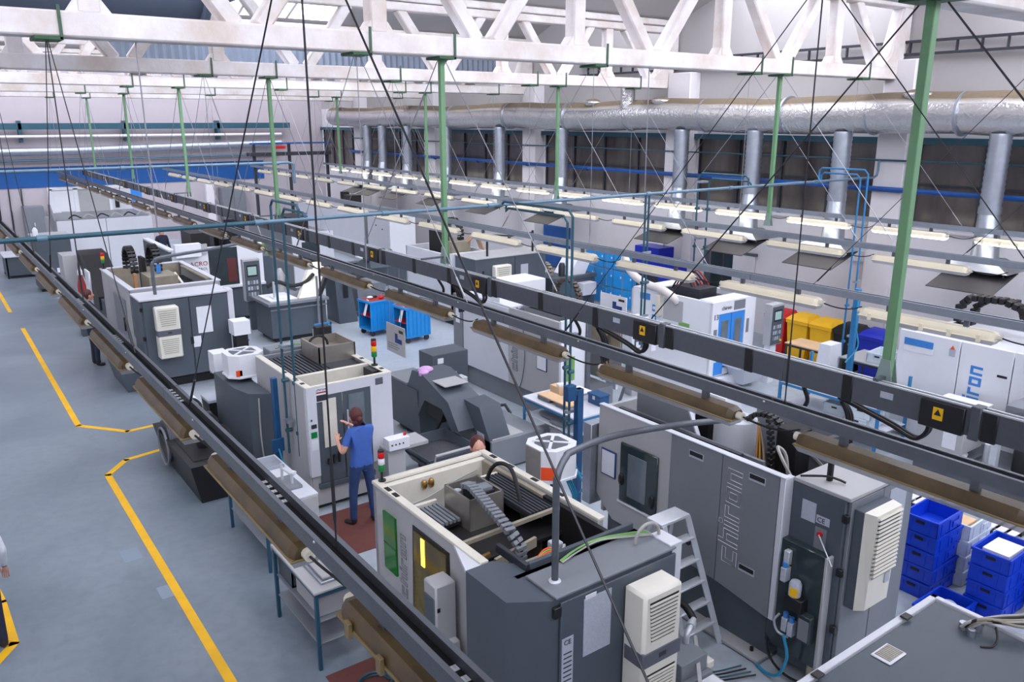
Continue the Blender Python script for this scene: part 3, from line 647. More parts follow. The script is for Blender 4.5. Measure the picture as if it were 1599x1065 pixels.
def slats(t, x0, x1, y0, y1, z, n, m='black', along='x', nm='slide_cover'):
    a = mk(nm, MB().box(x0, x1, y0, y1, z - .06, z - .035), 'deep', t)
    for i in range(n):
        f = (i + .5) / n
        if along == 'x': b = MB().box(x0 + (x1 - x0) * f - (x1 - x0) / n * .3, x0 + (x1 - x0) * f + (x1 - x0) / n * .3, y0, y1, z - .03, z)
        else: b = MB().box(x0, x1, y0 + (y1 - y0) * f - (y1 - y0) / n * .3, y0 + (y1 - y0) * f + (y1 - y0) / n * .3, z - .03, z)
        mk('slat', b, m, a)
    return a
def paperY(t, x0, x1, y, z0, z1, m='paper', nm='notice'): return mk(nm, MB().box(x0, x1, y - .004, y, z0, z1), m, t)
def paperX(t, x, y0, y1, z0, z1, m='paper', nm='notice'): return mk(nm, MB().box(x - .004, x, y0, y1, z0, z1), m, t)
def filter_box(t, x, y, z, w=.5, h=.36, post=None):
    """octagonal oil-mist filter with a cross over its outlet"""
    k = w * .23; r = w / 2
    oc = [(-r, -r + k), (-r + k, -r), (r - k, -r), (r, -r + k), (r, r - k), (r - k, r), (-r + k, r), (-r, r - k)]
    b = mk('filter_body', MB().hull2([(x + a, y + c, z) for a, c in oc], [(x + a, y + c, z + h) for a, c in oc]), 'mach_white', t)
    mk('outlet_recess', MB().hull2([(x + a * .68, y + c * .68, z + h) for a, c in oc], [(x + a * .68, y + c * .68, z + h + .004) for a, c in oc]), 'galv_dark', b)
    for s in (-1, 1): mk('outlet_cross', MB().bar((x - r * .6, y - s * r * .6, z + h + .008), (x + r * .6, y + s * r * .6, z + h + .008), .035, .012), 'mach_white', b)
    mk('filter_flange', MB().hull2([(x + a * 1.06, y + c * 1.06, z + .0) for a, c in oc], [(x + a * 1.06, y + c * 1.06, z + .025) for a, c in oc]), 'mach_white', b)
    return b
# ================================================================== near open-topped machine (lower middle)
A = thing('machining_centre', 'open-topped grey machining centre in the foreground with green side windows and tall cream cooler', 'machine', (3.85, 5.3, 0))
side = MB(); side.prism([(4.78, .2), (6.66, .2), (6.66, 2.0), (4.78, 2.0)], 'x', 3.2, 3.26)
mk('side_panel', side, 'mach_light', A); bx('base_plinth', A, 'mach_dark', 3.28, 4.44, 4.2, 6.6, 0, .2)
bx('back_panel', A, 'mach_light', 3.2, 4.5, 6.6, 6.66, .2, 1.98); bx('side_panel', A, 'mach_light', 4.44, 4.5, 4.78, 6.66, .2, 2.0)
for x0, x1, y0, y1 in ((3.19, 3.27, 4.78, 6.67), (4.44, 4.52, 4.78, 6.67), (3.27, 4.44, 6.6, 6.67)): bx('top_rim', A, 'rim_cream', x0, x1, y0, y1, 1.985, 2.02)
for y in (5.35, 5.75, 6.15, 6.45): bx('rim_slot', A, 'deep', 4.455, 4.505, y - .05, y + .05, 2.015, 2.023)
for y in (6.4, 6.25): bx('rim_slot', A, 'deep', 3.205, 3.255, y - .05, y + .05, 2.015, 2.023)
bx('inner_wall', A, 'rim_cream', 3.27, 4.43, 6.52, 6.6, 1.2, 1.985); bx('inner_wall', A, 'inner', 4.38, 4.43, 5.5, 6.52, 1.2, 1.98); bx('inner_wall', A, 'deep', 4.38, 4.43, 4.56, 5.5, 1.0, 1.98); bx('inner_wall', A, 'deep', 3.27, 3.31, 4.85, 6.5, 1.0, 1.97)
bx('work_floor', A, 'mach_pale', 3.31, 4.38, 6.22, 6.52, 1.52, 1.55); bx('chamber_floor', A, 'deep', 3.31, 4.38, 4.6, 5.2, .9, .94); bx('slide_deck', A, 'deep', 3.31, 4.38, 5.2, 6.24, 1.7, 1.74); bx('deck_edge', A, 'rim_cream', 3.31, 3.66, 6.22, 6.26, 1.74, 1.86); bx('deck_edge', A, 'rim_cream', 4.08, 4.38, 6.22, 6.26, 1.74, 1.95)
g = mk('side_window', MB().box(3.18, 3.2, 6.2, 6.44, 1.2, 1.8), 'green_glass', A); bx('window_bar', g, 'green_dark', 3.176, 3.18, 6.2, 6.44, 1.47, 1.485)
block_word(A, 'chiron', (3.197, 6.02, 1.05), (0, 0, 1), (0, 1, 0), .1, .1, 'mach_mid', outline=.0035)
dw = mk('door_window', MB().prism([(5.3, 1.0), (5.88, 1.0), (5.84, 1.84), (5.3, 1.84)], 'x', 3.18, 3.2), 'glass_lit_amber', A)
mk('work_light', MB().box(3.172, 3.18, 5.65, 5.71, 1.56, 1.83, .006), 'yellow_lit', dw); mk('window_frame', MB().prism([(5.26, .96), (5.92, .96), (5.88, 1.88), (5.26, 1.88)], 'x', 3.192, 3.199), 'black', A)
# control pendant hung on the side
cp = mk('control_pendant', MB().box(2.96, 3.16, 5.1, 5.3, .9, 1.72, .015), 'mach_light', A); bx('pendant_face', cp, 'mach_dark', 2.95, 2.965, 5.12, 5.28, 1.0, 1.6); bx('pendant_lock', cp, 'black', 2.97, 3.0, 5.095, 5.1, 1.48, 1.52); bx('pendant_box', cp, 'mach_light', 2.98, 3.14, 5.02, 5.1, .9, 1.2)
# white corner gusset and dark cabinet block
mk('corner_gusset', MB().hull2([(3.2, 5.2, 1.97), (3.2, 4.78, 1.97), (3.05, 4.78, 1.97)], [(3.2, 5.2, 2.0), (3.2, 4.78, 2.0), (3.05, 4.78, 2.0)]), 'mach_pale', A)
cab = MB().prism([(3.05, 4.78), (3.05, 4.24), (3.33, 4.06), (4.6, 4.06), (4.6, 4.5), (3.55, 4.5), (3.3, 4.78)], 'z', .1, 2.0)
mk('control_cabinet', cab, 'mach_dark', A)
bx('cabinet_back', A, 'mach_dark', 3.3, 4.6, 4.44, 4.5, .3, 2.0)
bx('well_wall', A, 'deep', 3.5, 4.55, 4.5, 4.56, 1.3, 1.99); bx('well_lip', A, 'mach_dark', 3.46, 4.58, 4.49, 4.53, 1.98, 2.06); bx('well_lip', A, 'steel_dark', 3.42, 3.46, 4.49, 4.9, 1.98, 2.06)
bx('cabinet_door', A, 'mach_dark', 3.4, 4.62, 4.03, 4.058, .15, 1.97); bx('cabinet_roof', A, 'mach_mid', 3.36, 4.63, 4.04, 4.42, 2.0, 2.025)  # roof in a lighter grey: overhead light put into its colour
for z in (1.86, 1.1): bx('door_hinge', A, 'black', 3.33, 3.4, 4.02, 4.06, z, z + .09)
paperY(A, 3.62, 3.9, 4.03, 1.42, 1.92, 'paper_grey', 'data_sheet'); bx('data_clip', A, 'paper', 3.63, 3.74, 4.022, 4.027, 1.91, 1.95)
ce = paperY(A, 3.41, 3.52, 4.03, 1.2, 1.66, 'paper_grey', 'rating_label'); text(A, 'CE', .06, (3.425, 4.024, 1.6), (1, 0, 0), (0, 0, 1), 'ink', 'ce_mark')
for i in range(7): mk('label_line', MB().box(3.425, 3.505, 4.0235, 4.0255, 1.52 - .04 * i, 1.53 - .04 * i), 'ink', ce)
bx('door_handle', A, 'black', 3.4, 3.43, 4.005, 4.03, .95, 1.2)
ac_unit(A, 4.03, 4.45, 4.03, .75, 1.9, .24, 12)
bx('corner_post', A, 'mach_pale', 4.58, 4.72, 4.06, 4.3, .3, 2.04)
# spindle head in its stainless box, chain, slide covers
h = mk('spindle_box', MB().box(3.68, 4.06, 5.68, 5.70, 1.5, 2.05).box(3.68, 3.70, 5.68, 6.12, 1.5, 2.05).box(4.04, 4.06, 5.68, 6.12, 1.5, 2.05).box(3.68, 4.06, 6.1, 6.12, 1.5, 2.05).box(3.7, 4.04, 5.7, 6.1, 1.84, 1.86), 'stainless', A)
bx('spindle_motor', h, 'steel_dark', 3.8, 4.0, 5.74, 5.98, 1.8, 2.06); bx('motor_cap', h, 'mach_mid', 3.84, 3.98, 5.74, 5.86, 2.06, 2.1); mk('motor_plug', MB().cyl((3.75, 6.0, 1.85), (3.75, 6.0, 2.02), .04, 10), 'alu', h)
echain(A, [(3.8, 5.95, 2.08), (3.78, 5.8, 2.13), (3.72, 5.5, 2.12), (3.67, 5.2, 2.09), (3.66, 5.02, 2.04), (3.7, 4.93, 1.92), (3.72, 4.95, 1.78)], (1, 0, 0), .1, .05, 'mach_mid')
slats(A, 4.09, 4.4, 5.32, 6.22, 1.95, 8, 'steel_dark', 'x'); slats(A, 3.36, 3.66, 5.8, 6.2, 1.84, 7, 'mach_mid', 'x'); bx('deck_rail', A, 'rim_cream', 3.32, 3.36, 5.2, 6.2, 1.8, 1.87)
mk('hose_loop', MB().hose([(4.1, 6.05, 1.85), (4.12, 6.0, 2.1), (4.16, 5.9, 2.22), (4.2, 5.75, 2.2), (4.18, 5.6, 2.0), (4.15, 5.5, 1.8)], .02, 8), 'black_rubber', A)
mk('cross_bar', MB().bar((3.3, 5.22, 1.95), (4.42, 5.26, 1.95), .035, .035), 'inner', A); mk('cross_bar', MB().bar((3.45, 4.95, 1.84), (3.95, 5.05, 1.84), .03, .09), 'inner', A)
mk('grip_arm', MB().box(3.66, 3.9, 4.72, 4.86, 1.78, 1.84, .01), 'inner', A); mk('valve_block', MB().box(3.86, 3.96, 4.68, 4.78, 1.86, 2.0, .01), 'paper_grey', A)
mk('valve_wiring', MB().tube([(3.7, 4.62, 1.85), (3.85, 4.6, 1.9), (3.95, 4.66, 1.98), (3.98, 4.75, 1.9), (3.9, 4.8, 1.84)], .014, 6), 'cable_grey', A)
mk('pipe_manifold', MB().cyl((3.35, 5.25, 1.7), (3.6, 5.25, 1.74), .03, 8), 'brass', A)
for i in range(4): mk('loom_wire', MB().hose([(3.55 + i * .01, 4.58 + .01 * i, 1.95), (3.75, 4.60 + .012 * i, 2.0 + .01 * i), (3.95 + .02 * i, 4.56 + .015 * i, 1.9)], .008, 5), ('cable_green', 'orange')[i % 2], A)
for i in range(5): mk('cabinet_wire', MB().hose([(3.7, 4.42 - .01 * i, 2.035), (3.9, 4.46 - .012 * i, 2.05 + .006 * (i % 3)), (4.15, 4.47 - .01 * i, 2.06), (4.45, 4.4 - .02 * i, 2.05), (4.58, 4.34 - .02 * i, 2.05)], .005, 5), ('cable_green', 'cable_grey')[i > 2], A)
mk('cable_arch', MB().hose(arc((4.5, 4.25, 2.04), .14, 180, 0, 10, 'xz'), .014, 8), 'cable_grey', A)
for x in (3.68, 3.76): mk('pneumatic_valve', MB().lathe([(.02, 0), (.03, .02), (.03, .07), (.018, .09)], (x, 6.5, 1.86), 10), 'brass', A); 
mk('wall_hose', MB().hose([(3.35, 6.5, 1.72), (3.7, 6.49, 1.76), (4.0, 6.5, 1.84), (4.3, 6.5, 1.9)], .01, 6), 'cable_grey', A); mk('wall_bracket', MB().box(3.32, 3.4, 6.36, 6.5, 1.78, 1.83).box(3.95, 4.06, 6.42, 6.52, 1.64, 1.78), 'steel_dark', A)
stack_light(A, 3.27, 6.6, 2.02, ('lamp_green', 'paper', 'lamp_red'), .95)
# gooseneck cable conduit of this machine
mk('gooseneck_conduit', MB().hose([(3.49, 4.22, 2.02), (3.49, 4.22, 2.8)] + [(3.49 + .2 * (1 - math.cos(a)), 4.22 + .08 * (1 - math.cos(a)), 2.8 + .2 * math.sin(a)) for a in [R(18 * i) for i in range(1, 6)]] + [(4.1, 4.38, 2.985), (4.5, 4.4, 2.95), (5.1, 4.42, 2.87), (5.7, 4.43, 2.77)], .027, 12), 'rail_zinc', A)
mk('conduit_flange', MB().lathe([(.05, 0), (.05, .015), (.035, .025)], (3.49, 4.22, 2.02), 12), 'alu', A)
# mist filter on a blue post between the two foreground machines
fb = thing('mist_filter', 'white octagonal mist filter with orange tag on a blue post behind the foreground machine', 'filter unit', (5.5, 6.75, 0))
filter_box(fb, 5.5, 6.75, 1.45, .52, .38); mk('filter_side', MB().box(5.23, 5.238, 6.62, 6.88, 1.48, 1.82), 'stainless', fb)
mk('orange_tag', MB().hull2([(5.235, 6.605, 1.49), (5.355, 6.485, 1.49), (5.35, 6.48, 1.49), (5.23, 6.6, 1.49)], [(5.235, 6.605, 1.64), (5.355, 6.485, 1.64), (5.35, 6.48, 1.64), (5.23, 6.6, 1.64)]), 'orange', fb)
bx('post', fb, 'post_blue', 5.55, 5.63, 6.75, 6.83, 0, 1.52); bx('post_foot', fb, 'post_blue', 5.47, 5.71, 6.67, 6.91, 0, .02)
for k in range(3): mk('air_hose', MB().hose([(5.6, 6.7, 1.5), (5.66 + .03 * k, 6.62, 1.3), (5.72 + .02 * k, 6.6, 1.1), (5.66, 6.68, .9)], .012, 6), 'hose_blue', fb)
# ================================================================== big dark machine with outlined lettering (lower right)
C = thing('machining_centre', 'big dark grey machining centre with vertical outlined lettering behind the step ladder', 'machine', (6.9, 5.2, 0))
bx('plinth', C, 'mach_dark', 6.42, 7.5, 4.3, 6.75, .05, .75); 
mk('front_panel', MB().prism([(5.66, .7), (6.55, .7), (6.84, .95), (6.82, 2.1), (5.66, 2.1)], 'x', 6.3, 6.36), 'mach_light', C)
for y0, y1 in ((4.96, 5.655), (4.27, 4.95)):
    p = mk('front_panel', MB().prism([(y0, .56 if y0 < 4.5 else .66), (y1, .66 if y0 < 4.5 else .7), (y1, 2.1), (y0, 2.1)], 'x', 6.3, 6.36), 'mach_mid', C)
for y, z in ((5.3, 1.97), (4.52, 1.99), (4.56, .97)):
    bx('grip_slot', C, 'paper_grey', 6.294, 6.3, y - .1, y + .1, z - .045, z + .035); bx('grip_hole', C, 'deep', 6.291, 6.296, y - .09, y + .09, z - .02, z + .03)
block_word(C, 'chiron', (6.297, 4.69, .93), (0, 0, 1), (0, 1, 0), .165, .185, 'paper', outline=.0035)
bx('end_strip', C, 'mach_pale', 6.3, 6.44, 4.2, 4.265, .56, 2.1); bx('top_edge', C, 'mach_pale', 6.29, 6.37, 4.2, 6.83, 2.1, 2.115)
bx('end_panel', C, 'mach_light', 6.36, 7.4, 6.76, 6.82, .7, 2.08)
dr = mk('access_door', MB().box(6.27, 6.3, 5.82, 6.42, 1.02, 1.76, .01), 'glass_dark', C); bx('door_pane', dr, 'glass_door', 6.262, 6.27, 5.98, 6.28, 1.12, 1.66); bx('door_sill', C, 'paper', 6.28, 6.3, 5.78, 6.46, .98, 1.01)
mk('door_knob', MB().ell((6.26, 6.38, 1.3), (.02, .04, .08)), 'black', dr); mk('door_knob', MB().ell((6.26, 5.88, 1.2), (.02, .04, .08)), 'black', dr)
f = bx('document_frame', C, 'ink_blue', 6.285, 6.3, 6.5, 6.76, 1.24, 1.58); paperX(f, 6.285, 6.52, 6.74, 1.26, 1.56)
bx('side_channel', C, 'galv', 6.2, 6.4, 6.85, 7.0, .8, 1.85)
bx('inner_deck', C, 'deep', 6.38, 7.5, 4.3, 6.7, 1.7, 1.74)
mk('guide_rail', MB().box(6.5, 6.56, 4.9, 6.7, 1.98, 2.06), 'steel_dark', C); mk('guide_rail', MB().box(6.62, 6.66, 4.7, 6.7, 1.95, 2.02), 'mach_mid', C)
mk('splash_plate', MB().prism([(5.55, 1.75), (6.62, 1.75), (6.62, 2.42), (5.9, 2.42)], 'x', 6.72, 6.75), 'mach_mid', C); mk('plate_edge', MB().bar((6.735, 5.55, 1.76), (6.735, 5.9, 2.43), .05, .02), 'mach_pale', C)
bx('column', C, 'mach_white', 7.1, 7.4, 5.6, 5.95, 1.7, 2.35); mk('drum_cover', MB().cyl((7.0, 5.35, 1.75), (7.0, 5.35, 2.22), .22, 18), 'mach_pale', C)
bx('spindle_head', C, 'black', 6.95, 7.2, 4.55, 4.8, 1.7, 2.3); bx('spindle_head', C, 'deep', 7.0, 7.25, 5.75, 5.95, 1.75, 2.3)
echain(C, arc((7.05, 5.0, 2.05), .3, 180, -20, 12), (1, 0, 0), .1, .05, 'black'); echain(C, [(6.85, 4.75, 1.75), (6.85, 4.78, 2.1), (6.87, 4.85, 2.4)], (1, 0, 0), .07, .05, 'black')
for i in range(7): mk('cable_bundle', MB().hose([(6.78 + .015 * i, 4.9 - .01 * i, 1.72), (6.8 + .02 * i, 4.92, 2.0), (6.84 + .012 * i, 4.95 + .01 * i, 2.3)], .012, 5), ('copper_cable', 'black', 'yellow')[i % 3] if i != 5 else 'cable_grey', C)
mk('coolant_hose', MB().hose([(6.8, 4.5, 1.75), (6.78, 4.55, 2.1), (6.7, 4.6, 2.2), (6.66, 4.5, 2.1), (6.7, 4.42, 1.95)], .018, 6), 'cable_grey', C)
bx('magazine_cover', C, 'mach_mid', 7.4, 7.46, 4.3, 5.4, 1.7, 2.3)
for s in (0, 1): mk('cover_brace', MB().bar((7.39, 4.35, 1.75 + .5 * s), (7.39, 5.2, 2.25 - .5 * s), .03, .012, up=(1, 0, 0)), 'mach_light', C)
# electrical cabinet of this machine
bx('control_cabinet', C, 'mach_dark', 6.42, 7.55, 3.64, 4.2, .12, 2.06); bx('cabinet_roof', C, 'mach_light', 6.42, 7.55, 3.6, 4.2, 2.06, 2.1); bx('cabinet_door', C, 'mach_mid', 6.46, 6.98, 3.6, 3.64, .12, 2.05); bx('cabinet_door', C, 'mach_mid', 6.99, 7.54, 3.6, 3.64, .12, 2.05)
for z in (1.85, 1.3, .7): bx('door_hinge', C, 'black', 6.4, 6.44, 3.6, 3.66, z, z + .08)
acb = bx('cooling_unit', C, 'mach_dark', 6.5, 6.97, 3.5, 3.6, .98, 1.98)
mk('cooler_cover', MB().hull2([(6.5, 3.5, .98), (6.97, 3.5, .98), (6.97, 3.5, 1.98), (6.5, 3.5, 1.98)], [(6.55, 3.42, 1.0), (6.93, 3.42, 1.0), (6.95, 3.40, 1.97), (6.54, 3.40, 1.97)]), 'ac_cream', acb)
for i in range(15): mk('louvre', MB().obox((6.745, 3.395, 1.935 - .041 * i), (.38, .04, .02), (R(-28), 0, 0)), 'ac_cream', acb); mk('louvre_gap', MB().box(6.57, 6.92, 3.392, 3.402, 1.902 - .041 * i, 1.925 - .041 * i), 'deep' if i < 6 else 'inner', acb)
mk('rating_label', MB().box(6.82, 6.9, 3.405, 3.412, 1.2, 1.3), 'paper_grey', acb)
paperY(C, 7.1, 7.4, 3.6, 1.5, 2.0, 'paper_grey', 'data_sheet'); paperY(C, 7.05, 7.15, 3.6, 1.1, 1.35, 'paper_grey', 'data_sheet')
for y0, y1, z0, z1, m_ in ((3.93, 4.08, 1.72, 1.92, 'paper_grey'), (3.78, 3.92, 1.74, 1.82, 'paper_grey'), (3.8, 3.92, 1.48, 1.7, 'mach_mid')): paperX(C, 6.42, y0, y1, z0, z1, m_, 'data_plate')
text(C, 'CE', .07, (6.414, 3.91, 1.755), (0, -1, 0), (0, 0, 1), 'ink', 'ce_mark')
mk('main_switch', MB().cyl((6.42, 3.86, 1.64), (6.39, 3.86, 1.64), .025, 10), 'red', C); mk('switch_tie', MB().cyl((6.39, 3.86, 1.64), (6.33, 3.66, 1.42), .006, 5), 'paper', C)
lp = mk('lubrication_panel', MB().box(6.33, 6.42, 3.72, 4.3, .28, 1.48, .008), 'glass_dark', C); bx('panel_edge', lp, 'mach_light', 6.32, 6.43, 3.7, 3.73, .28, 1.48)
mk('oil_jar', MB().lathe([(.05, 0), (.06, .01), (.06, .13), (.045, .16)], (6.27, 3.97, .98), 14), 'paper_grey', lp); mk('jar_label', MB().hull2([(6.208, 3.99, 1.0), (6.23, 3.915, 1.0), (6.225, 3.91, 1.0), (6.203, 3.985, 1.0)], [(6.208, 3.99, 1.09), (6.23, 3.915, 1.09), (6.225, 3.91, 1.09), (6.203, 3.985, 1.09)]), 'yellow', lp); bx('pump_body', lp, 'black', 6.22, 6.33, 3.86, 4.06, .84, .98); bx('pump_shelf', lp, 'glass_dark', 6.24, 6.33, 3.76, 3.9, .55, .84); paperX(lp, 6.24, 3.77, 3.88, .58, .8, 'mach_mid')
for y, z in ((4.04, .66), (3.97, .64), (4.1, 1.18)):
    bx('air_regulator', lp, 'paper_grey', 6.24, 6.33, y - .03, y + .03, z - .1, z + .05); mk('regulator_knob', MB().cyl((6.27, y, z + .05), (6.27, y, z + .1), .026, 10), 'sign_blue', lp)
bx('air_valve', lp, 'alu', 6.27, 6.33, 4.07, 4.13, 1.25, 1.4); mk('valve_pipe', MB().hose([(6.28, 4.0, .5), (6.28, 4.12, .5), (6.28, 4.17, .6), (6.28, 4.12, .7)], .012, 6), 'alu', lp)
mk('air_hose', MB().hose([(6.2, 4.0, .56), (6.2, 3.94, .35), (6.18, 4.0, .12), (6.2, 4.15, .04), (6.24, 4.3, .03)], .016, 8), 'hose_blue', lp)
mk('drain_pipe', MB().cyl((6.36, 3.78, .02), (6.36, 3.78, .28), .035, 10), 'inner', C); mk('black_hose', MB().hose([(6.36, 4.3, .4), (6.28, 4.2, .2), (6.3, 4.0, .06), (6.4, 3.7, .03)], .014, 6), 'black_rubber', C)
mk('roof_rod', MB().cyl((6.62, 3.95, 2.1), (6.62, 3.95, 2.5), .03, 8), 'black', C); mk('roof_cable', MB().hose([(6.45, 4.15, 2.12), (6.55, 3.95, 2.16), (6.62, 3.86, 2.14), (6.65, 3.8, 2.12)], .012, 6), 'black_rubber', C)
mk('levelling_foot', MB().lathe([(.05, 0), (.05, .03), (.02, .04), (.02, .1)], (6.35, 4.45, 0), 12), 'black', C); bx('base_tray', C, 'mach_light', 6.25, 6.5, 4.3, 5.4, .02, .06)
# ================================================================== the machine the woman works at
B = thing('machining_centre', 'pale machining centre with twin sliding doors where the woman stands', 'machine', (4.6, 11.4, 0))
bx('base_plinth', B, 'black', 3.98, 5.15, 10.25, 12.0, 0, .08); bx('lower_panel', B, 'mach_light', 3.97, 5.2, 10.17, 10.22, .08, .62)
fr = MB(); fr.box(3.94, 4.08, 10.13, 10.19, .55, 1.86).box(4.9, 5.24, 10.13, 10.19, .55, 1.86).box(4.08, 4.9, 10.13, 10.19, 1.72, 1.86)
mk('front_frame', fr, 'mach_pale', B); bx('side_panel', B, 'mach_light', 3.93, 3.98, 10.19, 12.1, .08, 1.86); bx('side_panel', B, 'mach_pale', 5.2, 5.25, 10.19, 12.1, .08, 1.86); bx('back_panel', B, 'mach_mid', 3.95, 5.2, 12.05, 12.1, .08, 1.86)
for x0, x1, nm in ((4.085, 4.465, 'a'), (4.475, 4.895, 'b')):
    d_ = mk('sliding_door', MB().box(x0, x1, 10.14, 10.16, .42, 1.72, .006), 'mach_dark', B)
    mk('door_pane', MB().box(x0 + .08, x1 - .1, 10.128, 10.14, .95, 1.66), 'rim_cream' if nm == 'a' else 'glass_door', d_)
mk('door_handle', MB().cyl((4.52, 10.1, 1.0), (4.52, 10.1, 1.45), .012, 8), 'alu', B); bx('door_sill', B, 'mach_dark', 4.05, 4.92, 10.12, 10.2, .34, .42)
for i, x in enumerate((4.2, 4.28, 4.36)): mk('fixture_tip', MB().cyl((x, 10.11, .7), (x, 10.11, .78 + .04 * i), .02, 8), 'black', B)
bx('status_label', B, 'lamp_green', 3.97, 4.06, 10.122, 10.13, 1.13, 1.22); bx('display', B, 'ink', 3.98, 4.06, 10.122, 10.13, 1.27, 1.33); bx('button', B, 'ink', 3.98, 4.0, 10.12, 10.13, 1.38, 1.41); paperY(B, 3.97, 4.07, 10.13, .95, 1.1); 
pl = paperY(B, 4.07, 4.24, 10.128, 1.64, 1.84, 'paper', 'name_plate'); text(B, 'chiron', .055, (4.08, 10.122, 1.80), (1, 0, 0), (0, 0, 1), 'ink'); bx('plate_stripe', B, 'red_dull', 4.08, 4.23, 10.12, 10.125, 1.765, 1.785); bx('plate_block', B, 'steel_dark', 4.08, 4.23, 10.12, 10.125, 1.65, 1.74)
bx('lock_plate', B, 'galv_dark', 4.98, 5.1, 10.12, 10.13, 1.72, 1.82)
for x0, x1, y0, y1 in ((3.93, 4.03, 10.13, 12.1), (5.15, 5.25, 10.13, 12.1), (4.03, 5.15, 10.13, 10.19), (4.03, 5.15, 10.72, 10.76)): bx('top_rim', B, 'rim_cream', x0, x1, y0, y1, 1.855, 1.875)
for y in (10.35, 10.6, 11.0): bx('rim_slot', B, 'deep', 5.17, 5.23, y - .04, y + .04, 1.872, 1.878); bx('rim_slot', B, 'deep', 3.95, 4.01, y - .04, y + .04, 1.872, 1.878)
bx('inner_wall', B, 'rim_cream', 4.0, 5.18, 10.7, 10.74, 1.3, 1.87); bx('inner_floor', B, 'inner', 4.0, 5.18, 10.2, 10.7, 1.35, 1.38); bx('inner_bracket', B, 'black', 5.05, 5.16, 10.35, 10.65, 1.5, 1.85)
slats(B, 4.03, 4.72, 10.95, 12.0, 1.82, 11, 'steel_dark', 'x'); bx('slide_table', B, 'steel_dark', 4.7, 5.16, 10.85, 12.0, 1.78, 1.82)
mk('coolant_box', MB().box(4.62, 4.64, 11.25, 11.95, 1.8, 2.08).box(5.2, 5.22, 11.25, 11.95, 1.8, 2.08).box(4.62, 5.22, 11.25, 11.27, 1.8, 2.08).box(4.62, 5.22, 11.93, 11.95, 1.8, 2.08).box(4.64, 5.2, 11.27, 11.93, 1.92, 1.94), 'stainless', B)
mk('box_hose', MB().hose(arc((4.8, 11.7, 1.98), .16, 180, 0, 8, 'xz'), .02, 8), 'black_rubber', B); bx('spindle_block', B, 'deep', 4.9, 5.15, 11.96, 12.1, 1.8, 2.2)
bx('rear_beam', B, 'mach_mid', 4.18, 5.2, 12.12, 12.45, 1.62, 1.9); mk('beam_wire', MB().hose([(4.3, 12.2, 1.91), (4.5, 12.25, 1.93), (4.7, 12.2, 1.92)], .012, 5), 'cable_green', B)
stack_light(B, 5.19, 10.55, 1.875, s=1.2)
# machine electrical column with mist filter
bc = thing('mist_filter', 'white octagonal mist filter on dark cabinet left of the woman\'s machine', 'filter unit', (3.95, 12.4, 0))
mk('cabinet', MB().prism([(3.53, 13.0), (3.53, 12.0), (3.62, 11.6), (3.9, 11.4), (3.9, 13.0)], 'z', .1, 1.45), 'mach_dark', bc); bx('cabinet_foot', bc, 'black', 3.56, 3.9, 11.6, 13.0, 0, .1)
filter_box(bc, 3.85, 12.45, 1.52, .56, .36); bx('filter_neck', bc, 'alu', 3.8, 3.9, 12.4, 12.5, 1.45, 1.53); bx('red_tag', bc, 'orange', 3.64, 3.74, 12.17, 12.18, 1.56, 1.66)
bx('side_box', bc, 'mach_white', 3.55, 3.8, 13.0, 13.3, 1.4, 1.75); mk('drain_tube', MB().hose([(3.72, 11.45, 1.4), (3.7, 11.42, .8), (3.72, 11.4, .3)], .012, 6), 'cable_grey', bc)
bp = thing('blue_post', 'slim dark blue service post beside the woman\'s machine', 'post', (3.78, 10.85, 0))
bx('post_tube', bp, 'post_blue', 3.74, 3.82, 10.88, 10.96, 0, 1.85); bx('valve_plate', bp, 'post_blue', 3.66, 3.84, 10.84, 10.88, .75, .95); bx('foot_plate', bp, 'post_blue', 3.66, 3.9, 10.8, 11.04, 0, .015); mk('hose', MB().hose([(3.75, 10.84, .8), (3.78, 10.78, .6), (3.84, 10.8, .5)], .012, 6), 'hose_blue', bp)
pb = thing('operator_console', 'small white operator panel with red button right of the woman', 'control panel', (5.05, 9.9, 0))
bx('panel_post', pb, 'mach_light', 5.02, 5.3, 9.9, 10.1, 0, .75); bx('panel_head', pb, 'mach_white', 5.0, 5.34, 9.82, 10.0, .78, .95); bx('panel_shelf', pb, 'mach_light', 5.0, 5.7, 9.9, 10.3, .72, .78)
for i in range(4): mk('push_button', MB().cyl((5.05 + .06 * i, 9.82, .87), (5.05 + .06 * i, 9.81, .87), .012, 8), 'ink', pb)
mk('emergency_stop', MB().cyl((5.3, 9.9, .95), (5.3, 9.9, .99), .022, 10), 'red', pb)
# ================================================================== left row behind: machine with cooler facing us
D = thing('machining_centre', 'grey open-topped machining centre at left with white cooler on its dark cabinet doors', 'machine', (4.25, 19, 0))
bx('base_plinth', D, 'black', 3.5, 5.0, 17.3, 20.9, 0, .18); bx('side_panel', D, 'mach_light', 3.36, 3.42, 17.95, 21.0, .18, 2.0); bx('side_panel', D, 'mach_light', 5.14, 5.2, 17.95, 21.0, .18, 2.0); bx('back_panel', D, 'mach_light', 3.36, 5.2, 20.94, 21.0, .18, 2.0); bx('front_wall', D, 'mach_light', 3.36, 5.2, 17.95, 18.01, 1.0, 2.0)
for x0, x1, y0, y1 in ((3.34, 3.46, 17.94, 21.02), (5.1, 5.22, 17.94, 21.02), (3.46, 5.1, 20.9, 21.02), (3.46, 5.1, 17.94, 18.02)): bx('top_rim', D, 'mach_pale', x0, x1, y0, y1, 1.99, 2.02)
bx('chamber_floor', D, 'deep', 3.42, 5.14, 18.0, 20.94, 1.3, 1.34); bx('inner_wall', D, 'inner', 3.43, 3.47, 18.1, 20.9, 1.4, 1.98); bx('inner_wall', D, 'inner', 3.47, 5.1, 20.88, 20.92, 1.4, 1.98)
